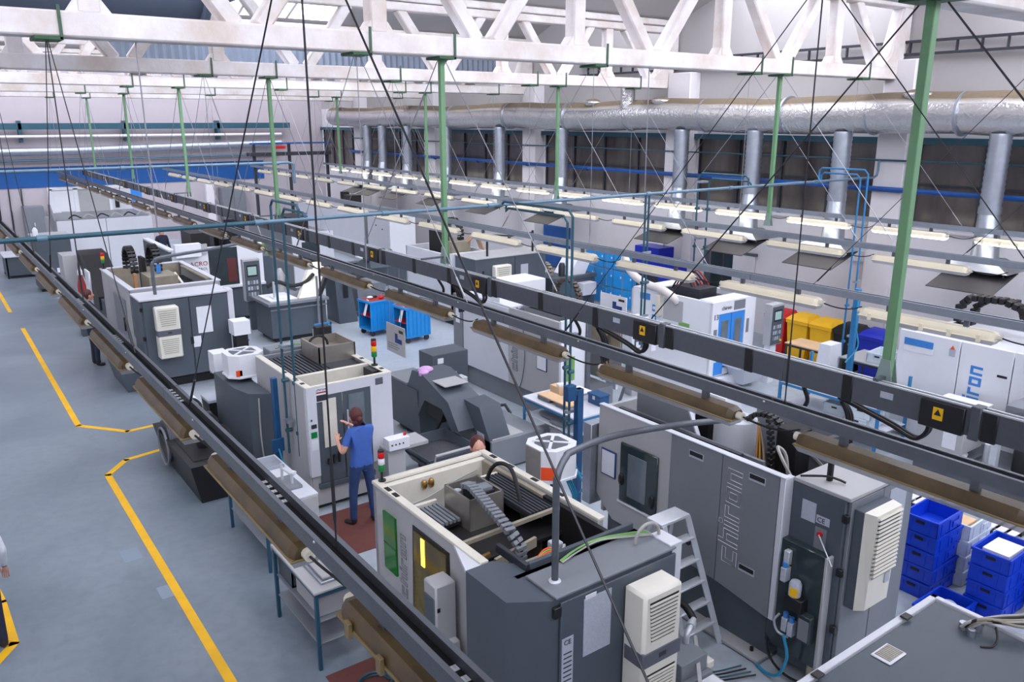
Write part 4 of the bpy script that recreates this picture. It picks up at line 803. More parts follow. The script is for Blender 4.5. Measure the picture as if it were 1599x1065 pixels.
bx('control_cabinet', D, 'mach_dark', 3.36, 5.1, 17.12, 17.9, .25, 1.9); bx('cabinet_roof', D, 'mach_pale', 3.34, 5.12, 17.08, 17.9, 1.9, 1.94)
for x0, x1 in ((3.4, 4.28), (4.3, 5.08)): bx('cabinet_door', D, 'mach_dark', x0, x1, 17.09, 17.12, .25, 1.88)
bx('corner_strip', D, 'mach_pale', 5.08, 5.2, 17.1, 17.4, .4, 1.95); ac_unit(D, 3.58, 4.03, 17.09, .72, 1.78, .22, 9, rec='grille_grey')
paperY(D, 4.42, 4.72, 17.09, 1.1, 1.66, 'paper', 'data_sheet'); paperY(D, 4.3, 4.46, 17.09, .82, 1.05, 'paper', 'data_sheet'); bx('door_lock', D, 'black', 4.25, 4.31, 17.07, 17.09, .9, 1.05)
for z in (.5, 1.1, 1.7): bx('door_hinge', D, 'black', 3.34, 3.39, 17.08, 17.13, z, z + .08)
bx('side_hatch', D, 'mach_mid', 3.33, 3.36, 18.5, 19.6, .6, 1.7); bx('hatch_handle', D, 'black', 3.3, 3.33, 18.6, 18.66, 1.0, 1.3)
mk('hopper_base', MB().hull2([(3.0, 17.4, 0), (3.5, 17.4, 0), (3.5, 18.8, 0), (3.0, 18.8, 0)], [(2.85, 17.2, .7), (3.5, 17.2, .7), (3.5, 18.9, .7), (2.85, 18.9, .7)]), 'mach_dark', D)
mk('conduit_bow', MB().hose([(3.75, 17.5, 1.94), (3.75, 17.5, 2.5), (3.8, 17.5, 2.62), (3.95, 17.52, 2.68), (5.0, 17.8, 2.72), (6.4, 18.3, 2.78)], .035, 10), 'rail_zinc', D)
for x, m_ in ((3.75, 'black'), (4.25, 'black')): echain(D, arc((x, 19.6, 2.25), .4, 200, -20, 14), (1, 0, 0), .16, .07, m_, .09)
bx('spindle_head', D, 'inner', 3.9, 4.5, 18.6, 19.4, 1.5, 2.1); bx('drive_column', D, 'deep', 3.98, 4.06, 19.5, 19.9, 1.5, 2.4); bx('orange_rail', D, 'copper_cable', 3.62, 3.68, 18.7, 18.8, 1.5, 2.2); mk('head_strut', MB().bar((4.5, 18.9, 2.1), (4.75, 18.2, 1.5), .05, .05), 'rim_cream', D)
for x in (4.1, 4.3, 4.45): mk('head_port', MB().box(x - .05, x + .05, 18.59, 18.6, 1.75, 1.88), 'deep', D)
slats(D, 4.6, 5.08, 18.3, 20.5, 1.75, 10, 'steel_dark', 'x'); mk('guide_tube', MB().cyl((5.05, 20.4, 1.98), (5.05, 18.3, 1.98), .04, 8), 'inner', D); mk('blue_plug', MB().cyl((4.2, 19.0, 2.12), (4.2, 19.0, 2.3), .05, 8), 'sign_blue', D)
stack_light(D, 3.42, 20.9, 2.02, ('lamp_green', 'lamp_amber', 'lamp_red'), 1.2); mk('pneumatic_unit', MB().box(5.2, 5.5, 17.3, 17.7, .6, .9).box(5.22, 5.4, 17.4, 17.6, .9, 1.05), 'black', D); mk('blue_valve', MB().cyl((5.35, 17.25, .85), (5.45, 17.15, .75), .05, 8), 'sign_blue', D)
bx('service_box', D, 'mach_white', 5.0, 5.35, 16.6, 16.95, 1.05, 1.35); bx('service_foot', D, 'black', 5.05, 5.3, 16.65, 16.9, 0, 1.05)
for i in range(4): mk('floor_cable', MB().hose([(4.6, 17.2, .2), (4.9 + .05 * i, 17.0 - .05 * i, .04), (5.2 + .05 * i, 16.9, .05), (5.3, 16.9, .4)], .018, 6), ('black_rubber', 'cable_grey')[i % 2], D)
# black waste bins and covered tank on the floor near it
def bin_box(nm, lab, x0, x1, y0, y1, h, m, top, cat='bin'):
    t = thing(nm, lab, cat, ((x0 + x1) / 2, (y0 + y1) / 2, 0))
    k = .04
    mk('body', MB().hull2([(x0 + k, y0 + k, .05), (x1 - k, y0 + k, .05), (x1 - k, y1 - k, .05), (x0 + k, y1 - k, .05)], [(x0, y0, h), (x1, y0, h), (x1, y1, h), (x0, y1, h)]), m, t)
    bx('lid', t, top, x0 - .01, x1 + .01, y0 - .01, y1 + .01, h, h + .05)
    for a in (x0 + .08, x1 - .08):
        for b in (y0 + .08, y1 - .08): mk('castor', MB().cyl((a - .02, b, .04), (a + .02, b, .04), .04, 10), 'black', t)
    return t
bin_box('waste_bin', 'black bin with pale lid and handwritten mark beside the mist filter cabinet', 3.55, 4.0, 13.55, 14.0, .75, 'black', 'paper_grey'); bin_box('waste_bin', 'narrow black bin with white lid next to the lidded black bin', 3.05, 3.45, 13.7, 14.1, .72, 'black', 'paper')
cv = thing('chip_conveyor', 'black curved chip tank under the aisle lamp rail', 'conveyor', (3.2, 12.6, 0))
mk('tank_body', MB().hull2([(2.75, 11.4, 0), (3.4, 11.4, 0), (3.4, 13.5, 0), (2.75, 13.5, 0)], [(2.62, 11.3, .62), (3.44, 11.3, .62), (3.44, 13.5, .62), (2.62, 13.5, .62)]), 'black', cv)
mk('tank_hollow', MB().box(2.72, 3.4, 11.5, 13.4, .6, .63), 'deep', cv); mk('drum', MB().cyl((2.66, 12.9, .5), (3.4, 12.9, .5), .34, 20), 'steel_dark', cv); mk('pump_motor', MB().lathe([(.08, 0), (.09, .05), (.09, .3), (.05, .36)], (3.0, 12.0, .62), 12), 'black', cv); mk('side_ring', MB().tube([(2.63, 12.9 + .3 * math.cos(a), .42 + .3 * math.sin(a)) for a in [R(20 * i) for i in range(18)]], .02, 6, closed=True), 'mach_mid', cv)
for y in (11.7, 12.3, 13.2): mk('hose', MB().hose([(3.3, y, .6), (3.35, y + .1, .85), (3.25, y + .3, .9), (3.1, y + .4, .65)], .025, 6), 'black_rubber', cv)
# ================================================================== middle machine with teal outlined lettering
Mm = thing('machining_centre', 'light grey machining centre in the middle with sign-off sheet and green label', 'machine', (9.7, 12.4, 0))
bx('base_plinth', Mm, 'mach_mid', 9.0, 10.4, 10.9, 13.9, 0, .45); bx('front_panel', Mm, 'mach_pale', 8.88, 8.94, 12.25, 13.85, .45, 1.92); bx('front_panel', Mm, 'mach_light', 8.88, 8.94, 10.72, 12.24, .45, 1.95); bx('end_post', Mm, 'mach_mid', 8.86, 9.0, 13.86, 14.2, .1, 1.9)
bx('end_panel', Mm, 'mach_white', 8.88, 9.45, 10.66, 10.72, .3, 1.98); bx('frame_post', Mm, 'galv_dark', 9.45, 9.55, 10.62, 10.72, 0, 2.1); bx('back_panel', Mm, 'mach_light', 10.5, 10.56, 10.8, 13.9, .45, 1.9)
for y, z in ((13.2, 1.3), (12.6, 1.22), (13.2, 1.84), (12.6, 1.8)): bx('grip_hole', Mm, 'deep', 8.872, 8.88, y - .08, y + .08, z - .02, z + .02)
block_word(Mm, 'chiron', (8.877, 11.95, .75), (0, 0, 1), (0, 1, 0), .13, .15, 'pipe_teal', outline=.004)
f = bx('document_frame', Mm, 'ink_blue', 8.865, 8.88, 11.05, 11.35, .95, 1.35); paperX(f, 8.865, 11.07, 11.33, .97, 1.33); paperX(Mm, 8.86, 13.95, 14.1, 1.3, 1.6, 'paper'); paperX(Mm, 8.86, 13.9, 14.15, 1.65, 1.85, 'paper_grey')
bx('green_label', Mm, 'cable_green', 8.95, 9.2, 10.655, 10.66, .85, 1.3); mk('air_line', MB().hose([(8.87, 11.8, 1.85), (8.86, 11.7, 1.2), (8.85, 11.75, .7), (8.87, 11.9, .4)], .008, 5), 'pipe_teal', Mm)
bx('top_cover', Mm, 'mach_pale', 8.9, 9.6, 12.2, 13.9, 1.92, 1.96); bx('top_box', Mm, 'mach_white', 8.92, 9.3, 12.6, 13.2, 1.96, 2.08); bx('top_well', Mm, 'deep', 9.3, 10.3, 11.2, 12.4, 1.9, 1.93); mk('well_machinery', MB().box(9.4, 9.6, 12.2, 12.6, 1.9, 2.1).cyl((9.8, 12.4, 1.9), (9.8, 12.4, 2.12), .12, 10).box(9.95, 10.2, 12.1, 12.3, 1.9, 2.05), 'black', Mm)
mk('hood_flap', MB().hull2([(8.9, 11.95, 1.97), (9.4, 11.95, 1.97), (9.4, 11.6, 2.2), (8.9, 11.6, 2.2)], [(8.9, 11.97, 1.99), (9.4, 11.97, 1.99), (9.4, 11.62, 2.22), (8.9, 11.62, 2.22)]), 'mach_white', Mm); bx('white_hood', Mm, 'mach_white', 9.3, 10.3, 12.9, 13.6, 1.95, 2.25)
echain(Mm, arc((10.3, 12.2, 1.95), .38, 190, 10, 14), (1, 0, 0), .13, .06, 'chain_brown', .08)
e_ = mk('open_switch_box', MB().box(9.85, 9.87, 10.6, 11.0, 1.25, 1.75).box(10.25, 10.27, 10.6, 11.0, 1.25, 1.75).box(9.85, 10.27, 10.98, 11.0, 1.25, 1.75).box(9.85, 10.27, 10.6, 11.0, 1.23, 1.25), 'inner', Mm)
for i in range(10): mk('switch_gear', MB().obox((9.92 + .06 * (i % 5), 10.9, 1.35 + .2 * (i // 5)), (.05, .08, .12), bev=.004), ('copper_cable', 'black', 'brass')[i % 3], e_)
for i in range(5): mk('loom', MB().hose([(9.95 + .03 * i, 10.8, 1.25), (9.9 + .04 * i, 10.7, 1.0), (9.95 + .03 * i, 10.72, .7)], .02, 6), ('black_rubber', 'copper_cable')[i % 2], e_)
mk('arched_guard', MB().tube([(9.6, 10.3, .1), (9.7, 10.0, .5), (9.8, 9.9, 1.0)], .03, 8), 'galv_dark', Mm)
# chip conveyor unit with hopper in front of it
H = thing('chip_conveyor', 'dark grey chip conveyor with swarf hopper and pink rag in mid hall', 'conveyor', (6.9, 11.2, 0))
mk('tank_body', MB().hull2([(6.5, 11.55, .12), (7.3, 11.55, .12), (7.3, 12.6, .12), (6.5, 12.6, .12)], [(6.42, 11.5, .95), (7.3, 11.5, .95), (7.3, 12.65, .95), (6.42, 12.65, .95)]), 'mach_dark', H)
bx('tank_feet', H, 'black', 6.6, 7.2, 11.7, 12.5, 0, .12); bx('tank_lid', H, 'mach_mid', 6.44, 7.0, 11.9, 12.63, .95, 1.0)
tb_ = bx('electric_box', H, 'mach_dark', 7.1, 7.85, 12.1, 12.6, .3, 1.32); paperY(tb_, 7.2, 7.32, 12.1, 1.15, 1.25); paperY(tb_, 7.25, 7.6, 12.1, .85, .95, 'paper_grey')
mk('conveyor_head', MB().prism([(12.0, .75), (11.7, 1.28), (11.4, 1.3), (10.55, 1.02), (10.25, .62), (10.45, .55), (10.75, .85), (11.3, .85), (11.55, .5), (12.0, .5)], 'x', 6.45, 7.05), 'mach_dark', H)
bx('head_plate', H, 'mach_light', 6.52, 6.98, 10.75, 11.45, 1.2, 1.22); 
mk('throat_plate', MB().hull2([(6.5, 10.9, .55), (7.0, 10.9, .55), (7.0, 11.3, .6), (6.5, 11.3, .6)], [(6.5, 10.75, .8), (7.0, 10.75, .8), (7.0, 11.3, .85), (6.5, 11.3, .85)]), 'deep', H)
mk('rag', MB().ell((6.6, 11.5, 1.31), (.14, .12, .06), 10, 6).ell((6.52, 11.42, 1.28), (.1, .08, .07), 8, 5), 'pink_rag', H, label='pink cleaning rag')
mk('slope_cover', MB().prism([(10.25, .62), (10.55, 1.02), (10.1, 1.0), (9.8, .5), (9.8, .1), (10.25, .1)], 'x', 6.75, 7.15), 'mach_dark', H)
bx('low_tank', H, 'mach_mid', 6.75, 7.78, 9.75, 10.9, .04, .52); mk('tank_cover', MB().box(6.8, 7.4, 9.8, 10.3, .52, .54), 'mach_light', H); mk('emergency_stop', MB().lathe([(.05, 0), (.05, .02), (.03, .03), (.03, .05)], (7.0, 10.05, .54), 12), 'lamp_amber', H)
mk('pump', MB().cyl((7.6, 11.3, .45), (7.6, 11.7, .45), .14, 14).box(7.45, 7.75, 11.35, 11.65, .52, .62).cyl((7.5, 11.1, .6), (7.5, 11.5, .6), .07, 10), 'mach_light', H); mk('pump_pipes', MB().tube([(7.4, 11.3, .5), (7.25, 11.2, .7), (7.2, 11.1, .9)], .03, 8).tube([(7.75, 11.2, .5), (7.9, 11.0, .55), (7.95, 10.9, .4)], .03, 8), 'steel_dark', H); bx('valve_box', H, 'alu', 7.2, 7.32, 11.3, 11.5, .8, 1.1)
paperX(H, 6.74, 9.95, 10.15, .35, .6, 'paper_grey'); mk('red_coupling', MB().ell((6.7, 11.1, .62), (.07, .07, .07), 10, 6), 'red', H); mk('wire_tangle', MB().hose([(6.6, 11.2, .3), (6.65, 11.0, .6), (6.8, 10.95, .4), (6.7, 11.15, .2)], .03, 6), 'black_rubber', H)
hp = thing('swarf_cart', 'open dark swarf cart heaped with metal chips below the conveyor mouth', 'cart', (6.0, 10.4, 0))
lo = [(5.85, 9.95, .14), (6.45, 9.95, .14), (6.45, 10.7, .14), (5.85, 10.7, .14)]; hi = [(5.62, 9.75, .5), (6.55, 9.75, .5), (6.55, 10.8, .5), (5.62, 10.8, .5)]
mb = MB()
for i in range(4):
    j = (i + 1) % 4; inn = lambda p: (p[0] + (6.0 - p[0]) * .05, p[1] + (10.3 - p[1]) * .05, p[2])
    mb.hull2([lo[i], lo[j], inn(lo[j]), inn(lo[i])], [hi[i], hi[j], inn(hi[j]), inn(hi[i])])
mb.hull2(lo, [(a, b, c + .02) for a, b, c in lo]); mk('tub', mb, 'mach_dark', hp)
mb = MB(); vs = {}
for i in range(9):
    for j in range(9):
        u, v = i / 8, j / 8; vs[i, j] = mb.bm.verts.new((5.7 + .8 * u, 9.85 + .88 * v, .34 + .14 * math.sin(math.pi * u) * math.sin(math.pi * v) + random.uniform(-.02, .02)))
for i in range(8):
    for j in range(8): mb.bm.faces.new((vs[i, j], vs[i + 1, j], vs[i + 1, j + 1], vs[i, j + 1]))
c_ = mk('metal_chips', mb, 'chips', hp); c_['kind'] = 'stuff'
mk('push_handle', MB().tube([(5.72, 9.78, .4), (5.7, 9.7, .58), (6.5, 9.7, .58), (6.5, 9.78, .4)], .022, 8), 'mach_light', hp)
for x in (5.95, 6.35):
    for y in (10.05, 10.6): mk('castor', MB().cyl((x - .02, y, .06), (x + .02, y, .06), .06, 12).box(x - .03, x + .03, y - .03, y + .03, .08, .14), 'black', hp)
# ================================================================== white machine no. 13 with blue doors
W = thing('machining_centre', 'white machining centre numbered 13 with two bright blue doors', 'machine', (13.3, 12, 0))
bx('plinth', W, 'mach_white', 12.4, 14.0, 10.3, 12.6, .0, .28); bx('side_panel', W, 'mach_white', 12.6, 12.66, 10.45, 12.4, .28, 1.86); bx('side_panel', W, 'mach_white', 12.6, 12.66, 12.42, 12.7, .28, 1.8)
fr = MB().box(12.6, 12.8, 10.42, 10.48, .3, 1.86).box(13.62, 13.95, 10.42, 10.48, .3, 1.86).box(12.8, 13.62, 10.42, 10.48, 1.6, 1.86).box(12.8, 13.62, 10.42, 10.48, .3, .45)
mk('front_frame', fr, 'mach_white', W); bx('side_panel', W, 'mach_white', 13.9, 13.96, 10.45, 12.7, .28, 1.86); bx('back_panel', W, 'mach_pale', 12.6, 13.96, 12.66, 12.72, .28, 1.8)
for x0, x1 in ((12.81, 13.2), (13.22, 13.61)):
    d_ = bx('sliding_door', W, 'door_blue', x0, x1, 10.43, 10.46, .46, 1.59); bx('door_pane', d_, 'glass_door', x0 + .09, x1 - .09, 10.42, 10.43, .85, 1.45)
bx('door_panel', W, 'door_blue', 12.72, 13.0, 10.41, 10.42, .32, .6); bx('sign_strip', W, 'mach_mid', 13.25, 13.6, 10.41, 10.42, 1.64, 1.83); text(W, 'chiron', .12, (12.86, 10.41, 1.68), (1, 0, 0), (0, 0, 1), 'ink'); text(W, '13', .16, (12.63, 10.41, 1.5), (1, 0, 0), (0, 0, 1), 'ink', 'number')
bx('green_label', W, 'lamp_green', 12.66, 12.76, 10.41, 10.42, 1.02, 1.12); bx('grey_label', W, 'mach_mid', 12.66, 12.76, 10.41, 10.42, 1.14, 1.3); bx('status_strip', W, 'mach_mid', 13.68, 13.76, 10.41, 10.42, 1.1, 1.4); bx('front_tray', W, 'mach_pale', 13.0, 13.9, 10.0, 10.42, .5, .62); mk('chip_chute', MB().hull2([(13.3, 10.1, .1), (13.8, 10.1, .1), (13.8, 10.4, .1), (13.3, 10.4, .1)], [(13.1, 9.9, .5), (13.9, 9.9, .5), (13.9, 10.4, .5), (13.1, 10.4, .5)]), 'mach_pale', W)
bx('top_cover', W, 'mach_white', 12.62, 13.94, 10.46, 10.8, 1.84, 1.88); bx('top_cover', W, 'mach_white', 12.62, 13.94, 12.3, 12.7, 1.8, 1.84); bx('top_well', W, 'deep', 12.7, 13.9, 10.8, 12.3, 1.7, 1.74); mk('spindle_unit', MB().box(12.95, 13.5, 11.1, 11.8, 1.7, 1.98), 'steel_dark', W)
for i in range(6): mk('cable_loop', MB().hose([(13.0 + .1 * i, 11.9, 1.9), (13.0 + .1 * i, 11.7, 2.15 + .02 * i), (13.05 + .1 * i, 11.5, 2.1), (13.1 + .1 * i, 11.4, 1.95)], .02, 6), ('black_rubber', 'red_dull')[i % 2], W)
bx('side_hatch', W, 'mach_light', 12.585, 12.6, 11.2, 11.75, 1.3, 1.75); s_ = bx('maker_sign', W, 'sign_blue', 12.59, 12.6, 12.15, 12.45, 1.62, 1.76)
for z in (1.18, 1.4): pi = bx('safety_pictogram', W, 'sign_blue', 12.588, 12.6, 11.95, 12.07, z, z + .15); mk('pictogram_mark', MB().ell((12.587, 12.01, z + .075), (.004, .04, .04), 8, 5), 'paper', pi)
bx('label_strip', W, 'cable_green', 12.588, 12.6, 11.0, 11.3, 1.24, 1.32); paperX(W, 12.6, 11.35, 11.6, 1.26, 1.36)
mk('extract_hose', MB().hose([(12.62, 13.0, 2.46), (12.6, 12.93, 2.37), (12.6, 12.82, 2.2), (12.6, 12.6, 2.06), (12.6, 12.27, 1.96), (12.6, 11.79, 1.9), (12.6, 11.45, 1.78), (12.64, 11.38, 1.7)], .085, 16), 'hose_white', W); bx('hose_inlet', W, 'rim_cream', 12.5, 12.6, 11.78, 11.9, 1.35, 1.8)
def cnc_panel(t, x0, x1, y, z0, z1, dk=True):
    p = bx('control_head', t, 'mach_light', x0, x1, y, y + .18, z0, z1); w_ = x1 - x0; h_ = z1 - z0
    bx('control_face', p, 'mach_dark', x0 + .015, x1 - .015, y - .01, y, z0 + .015, z1 - .05); bx('screen', p, 'screen', x0 + w_ * .24, x1 - w_ * .24, y - .016, y - .01, z0 + h_ * .62, z0 + h_ * .82); bx('screen_bezel', p, 'black', x0 + w_ * .18, x1 - w_ * .18, y - .013, y - .009, z0 + h_ * .58, z0 + h_ * .86)
    for r_ in range(3):
        for q in range(4): bx('key', p, 'paper_grey' if (r_ + q) % 3 else 'mach_mid', x0 + w_ * (.18 + .17 * q), x0 + w_ * (.30 + .17 * q), y - .014, y - .009, z0 + h_ * (.12 + .14 * r_), z0 + h_ * (.21 + .14 * r_))
    mk('emergency_stop', MB().cyl((x1 - w_ * .2, y - .01, z0 + h_ * .1), (x1 - w_ * .2, y - .04, z0 + h_ * .1), .025, 10), 'lamp_amber', p)
    return p
cp = thing('operator_console', 'white pedestal control panel with screen right of the blue doors', 'control panel', (14.1, 10.1, 0))
cnc_panel(cp, 13.95, 14.35, 10.0, .85, 1.72); bx('pedestal', cp, 'mach_white', 14.05, 14.25, 10.05, 10.2, 0, .85)
cp = thing('operator_console', 'white control panel with dark screen left of the white machine', 'control panel', (11.3, 11.2, 0))
bx('control_head', cp, 'mach_white', 11.05, 11.5, 11.1, 11.4, .95, 1.62); bx('control_face', cp, 'mach_dark', 11.12, 11.48, 11.08, 11.1, 1.0, 1.55); bx('screen', cp, 'screen_dark', 11.18, 11.42, 11.07, 11.08, 1.25, 1.48); paperY(cp, 11.15, 11.27, 11.08, 1.02, 1.15); bx('stand', cp, 'mach_light', 11.15, 11.4, 11.15, 11.35, 0, .95); bx('side_panel', cp, 'mach_white', 10.75, 10.82, 11.2, 11.5, .2, 1.7)
paperY(cp, 11.55, 11.68, 11.05, .9, 1.12); 
# ================================================================== white machine with blue lettering at the right edge
Rr = thing('machining_centre', 'white machining centre with big blue vertical lettering at the right edge', 'machine', (14.5, 5, 0))
for y0, y1 in ((6.02, 7.05), (5.2, 6.0), (3.2, 5.18)): bx('side_panel', Rr, 'mach_white', 13.5, 13.56, y0, y1, .1, 1.9)
bx('body', Rr, 'mach_pale', 13.56, 15.4, 3.2, 7.02, .05, 1.8); block_word(Rr, 'chiron', (13.497, 5.62, .62), (0, 0, 1), (0, 1, 0), .145, .19, 'sign_blue'); bx('maker_sign', Rr, 'sign_blue', 13.485, 13.5, 6.45, 6.95, 1.66, 1.78); bx('sign_back', Rr, 'paper', 13.49, 13.5, 6.44, 6.96, 1.55, 1.66); bx('grip_slot', Rr, 'deep', 13.49, 13.5, 5.25, 5.4, 1.45, 1.49); bx('warning_label', Rr, 'paper_grey', 13.49, 13.5, 6.08, 6.18, 1.62, 1.74); mk('warning_mark', MB().prism([(6.09, 1.74), (6.17, 1.74), (6.13, 1.8)], 'x', 13.485, 13.49), 'orange', Rr)
echain(Rr, [(14.6, 6.6, 1.85), (14.6, 6.6, 2.25), (14.6, 6.45, 2.42), (14.6, 5.9, 2.45), (14.6, 5.6, 2.36), (14.6, 5.5, 2.1)], (1, 0, 0), .22, .1, 'black', .11); echain(Rr, [(14.95, 6.55, 1.85), (14.95, 6.5, 2.2), (14.95, 6.3, 2.36), (14.95, 5.85, 2.38), (14.95, 5.6, 2.1)], (1, 0, 0), .18, .1, 'black', .11)
for i in range(5): mk('wire_bundle', MB().hose([(14.0, 5.0 + .05 * i, 1.8), (13.95, 4.95 + .05 * i, 2.05), (14.1, 4.9 + .05 * i, 2.2)], .03, 6), ('cable_green', 'copper_cable', 'black_rubber')[i % 3], Rr)
pk = thing('gear_pump_unit', 'grey boxed pump unit with yellow warning label at the right edge', 'machine unit', (12.9, 4.9, 0))
bx('drive_box', pk, 'mach_mid', 12.85, 13.45, 4.35, 4.95, .75, 1.25); bx('side_lug', pk, 'mach_dark', 12.78, 12.85, 4.6, 4.8, .9, 1.15); mk('warning_mark', MB().prism([(4.5, .95), (4.64, .95), (4.57, 1.06)], 'x', 12.84, 12.85), 'yellow', pk); bx('lower_case', pk, 'mach_light', 12.2, 12.85, 5.2, 5.9, .5, .85); paperX(pk, 12.2, 5.3, 5.5, .55, .8, 'paper'); bx('sack_tray', pk, 'galv_dark', 12.1, 12.8, 5.15, 5.95, .3, .38); mk('sack', MB().ell((12.4, 5.5, .42), (.3, .3, .1), 12, 6), 'paper', pk)
mk('motor', MB().lathe([(.12, 0), (.14, .05), (.14, .35), (.1, .42)], (12.6, 4.5, .35), 16).lathe([(.08, 0), (.09, .05), (.09, .3), (.06, .36)], (12.5, 4.15, .35), 14), 'black', pk); bx('unit_frame', pk, 'galv_dark', 12.2, 13.4, 4.0, 5.9, .1, .32); mk('pump_stack', MB().box(12.3, 12.4, 4.75, 4.85, .3, .85).cyl((12.5, 4.95, .35), (12.5, 4.95, .7), .06, 10), 'alu', pk); bx('cover_plate', pk, 'mach_white', 12.6, 13.3, 5.3, 6.0, 1.0, 1.06); mk('cover_grid', MB().box(12.58, 12.6, 5.3, 6.0, .85, 1.02), 'paper_grey', pk)
for i in range(4): mk('leg', MB().box(12.25 + 1.05 * (i % 2), 12.35 + 1.05 * (i % 2), 4.05 + 1.7 * (i // 2), 4.15 + 1.7 * (i // 2), 0, .12), 'galv_dark', pk)
# ================================================================== far machines
N = thing('machining_centre', 'grey machining centre with white cooler on its cabinet, behind the busbar trunking', 'machine', (12.4, 18.8, 0))
bx('base_plinth', N, 'black', 11.4, 13.7, 17.4, 20.5, 0, .2); bx('control_cabinet', N, 'mach_dark', 11.5, 13.8, 17.3, 18.3, .2, 1.9); bx('cabinet_roof', N, 'mach_light', 11.48, 13.82, 17.28, 18.3, 1.9, 1.93); ac_unit(N, 12.0, 12.52, 17.3, .9, 1.72, .2, 6, rec='grille_grey'); paperY(N, 12.95, 13.2, 17.3, 1.3, 1.65, 'paper_grey'); bx('door_seam', N, 'black', 12.75, 12.77, 17.29, 17.3, .25, 1.88); bx('door_lock', N, 'black', 11.7, 11.76, 17.28, 17.3, 1.5, 1.6)
bx('side_panel', N, 'mach_pale', 11.3, 11.36, 18.3, 20.6, .2, 1.92); bx('front_wall', N, 'mach_pale', 11.3, 12.6, 18.28, 18.34, 1.2, 1.95); bx('side_panel', N, 'mach_pale', 12.56, 12.62, 18.3, 20.6, .2, 1.92); bx('back_panel', N, 'mach_pale', 11.3, 12.62, 20.56, 20.62, .2, 1.92); bx('chamber_floor', N, 'deep', 11.36, 12.56, 18.34, 20.56, 1.4, 1.44); bx('spindle_head', N, 'inner', 11.8, 12.4, 18.9, 19.6, 1.45, 2.15); echain(N, arc((12.2, 19.5, 2.3), .42, 200, -30, 16), (1, 0, 0), .18, .08, 'black', .1); bx('drive_column', N, 'deep', 11.6, 11.9, 19.2, 19.8, 1.5, 2.5)
for i in range(5): mk('head_hose', MB().hose([(12.3, 18.9 + .05 * i, 2.1), (12.5, 18.7 + .05 * i, 2.3), (12.6, 18.5 + .05 * i, 1.9)], .02, 6), ('copper_cable', 'cable_grey')[i % 2], N)
for x in (12.0, 13.5): mk('roof_post', MB().cyl((x, 17.5, 1.93), (x, 17.5, 2.5), .03, 8), 'black', N)
mk('roof_conduit', MB().tube([(12.0, 17.5, 2.5), (12.8, 17.52, 2.4), (13.5, 17.5, 2.45)], .02, 6), 'black_rubber', N)
tk = thing('coolant_tank', 'dark grey coolant tank with sloped lid between cooler cabinet and blue lockers', 'tank', (15, 18, 0))
bx('tank_body', tk, 'mach_dark', 14.3, 15.9, 17.6, 18.5, .1, .95); bx('tank_rim', tk, 'mach_dark', 14.26, 15.94, 17.56, 18.54, .95, 1.05); mk('sloped_lid', MB().hull2([(15.0, 17.7, 1.05), (15.6, 17.7, 1.05), (15.6, 18.4, 1.05), (15.0, 18.4, 1.05)], [(15.4, 17.7, 1.6), (15.9, 17.7, 1.6), (15.9, 18.4, 1.6), (15.4, 18.4, 1.6)]), 'mach_white', tk); echain(tk, arc((14.35, 18.0, 1.2), .25, 200, -20, 10), (1, 0, 0), .14, .07, 'inner', .09); mk('pump', MB().lathe([(.1, 0), (.1, .3), (.07, .38)], (14.8, 17.8, 1.05), 12), 'steel_dark', tk); bx('support', tk, 'steel_dark', 14.4, 15.8, 17.7, 18.4, 0, .1); bx('side_box', tk, 'mach_pale', 15.2, 15.7, 17.3, 17.6, .5, .85)
m2 = thing('machining_centre', 'tall white-grey machine far back, left of the green pole', 'machine', (14.4, 27.2, 0))
bx('side_panel', m2, 'mach_pale', 13.85, 13.91, 26.45, 28.2, .1, 1.95); bx('end_panel', m2, 'mach_white', 13.85, 14.9, 26.4, 26.46, .1, 1.95); bx('top_cover', m2, 'mach_white', 13.85, 14.9, 26.4, 28.2, 1.93, 1.97); bx('body', m2, 'mach_pale', 13.91, 14.88, 26.46, 28.2, 0, 1.93)
for y, z in ((27.0, 1.5), (27.5, 1.6), (26.9, .5)): bx('grip_hole', m2, 'deep', 13.84, 13.85, y - .05, y + .05, z - .02, z + .02)
m1 = thing('machining_centre', 'long pale grey machine far back along the right row', 'machine', (14.6, 33, 0))
bx('side_panel', m1, 'mach_pale', 14.1, 14.16, 29.0, 33.2, .2, 1.95); bx('side_panel', m1, 'mach_pale', 14.1, 14.16, 33.25, 35.6, .2, 1.95); bx('body', m1, 'mach_light', 14.16, 15.6, 29.0, 35.6, 0, 1.9); bx('end_panel', m1, 'mach_mid', 14.1, 15.6, 28.94, 29.0, .2, 1.95); mk('spindle_unit', MB().box(14.5, 15.0, 31, 31.6, 1.9, 2.4).cyl((15.2, 33, 1.9), (15.2, 33, 2.4), .2, 12), 'black', m1); block_word(m1, 'chiron', (14.095, 34.6, .5), (0, 0, 1), (0, 1, 0), .14, .3, 'sign_blue')
m3 = thing('machining_centre', 'dark grey machine far back beneath the busbar trunking', 'machine', (10.5, 28, 0))
bx('side_panel', m3, 'mach_mid', 9.6, 9.66, 25.0, 29.0, .15, 1.9); bx('end_panel', m3, 'mach_pale', 9.6, 11.0, 24.94, 25.0, .15, 1.9); bx('body', m3, 'mach_mid', 9.66, 11.0, 25.0, 29.0, 0, 1.85); bx('machinery', m3, 'black', 9.9, 10.6, 26, 27.2, 1.85, 2.3); bx('door_pane', m3, 'glass_dark', 9.9, 10.5, 24.93, 24.94, .8, 1.6)
cv2 = thing('chip_conveyor', 'dark chip conveyor with motors beside the tall white-grey machine', 'conveyor', (11.6, 24.5, 0))
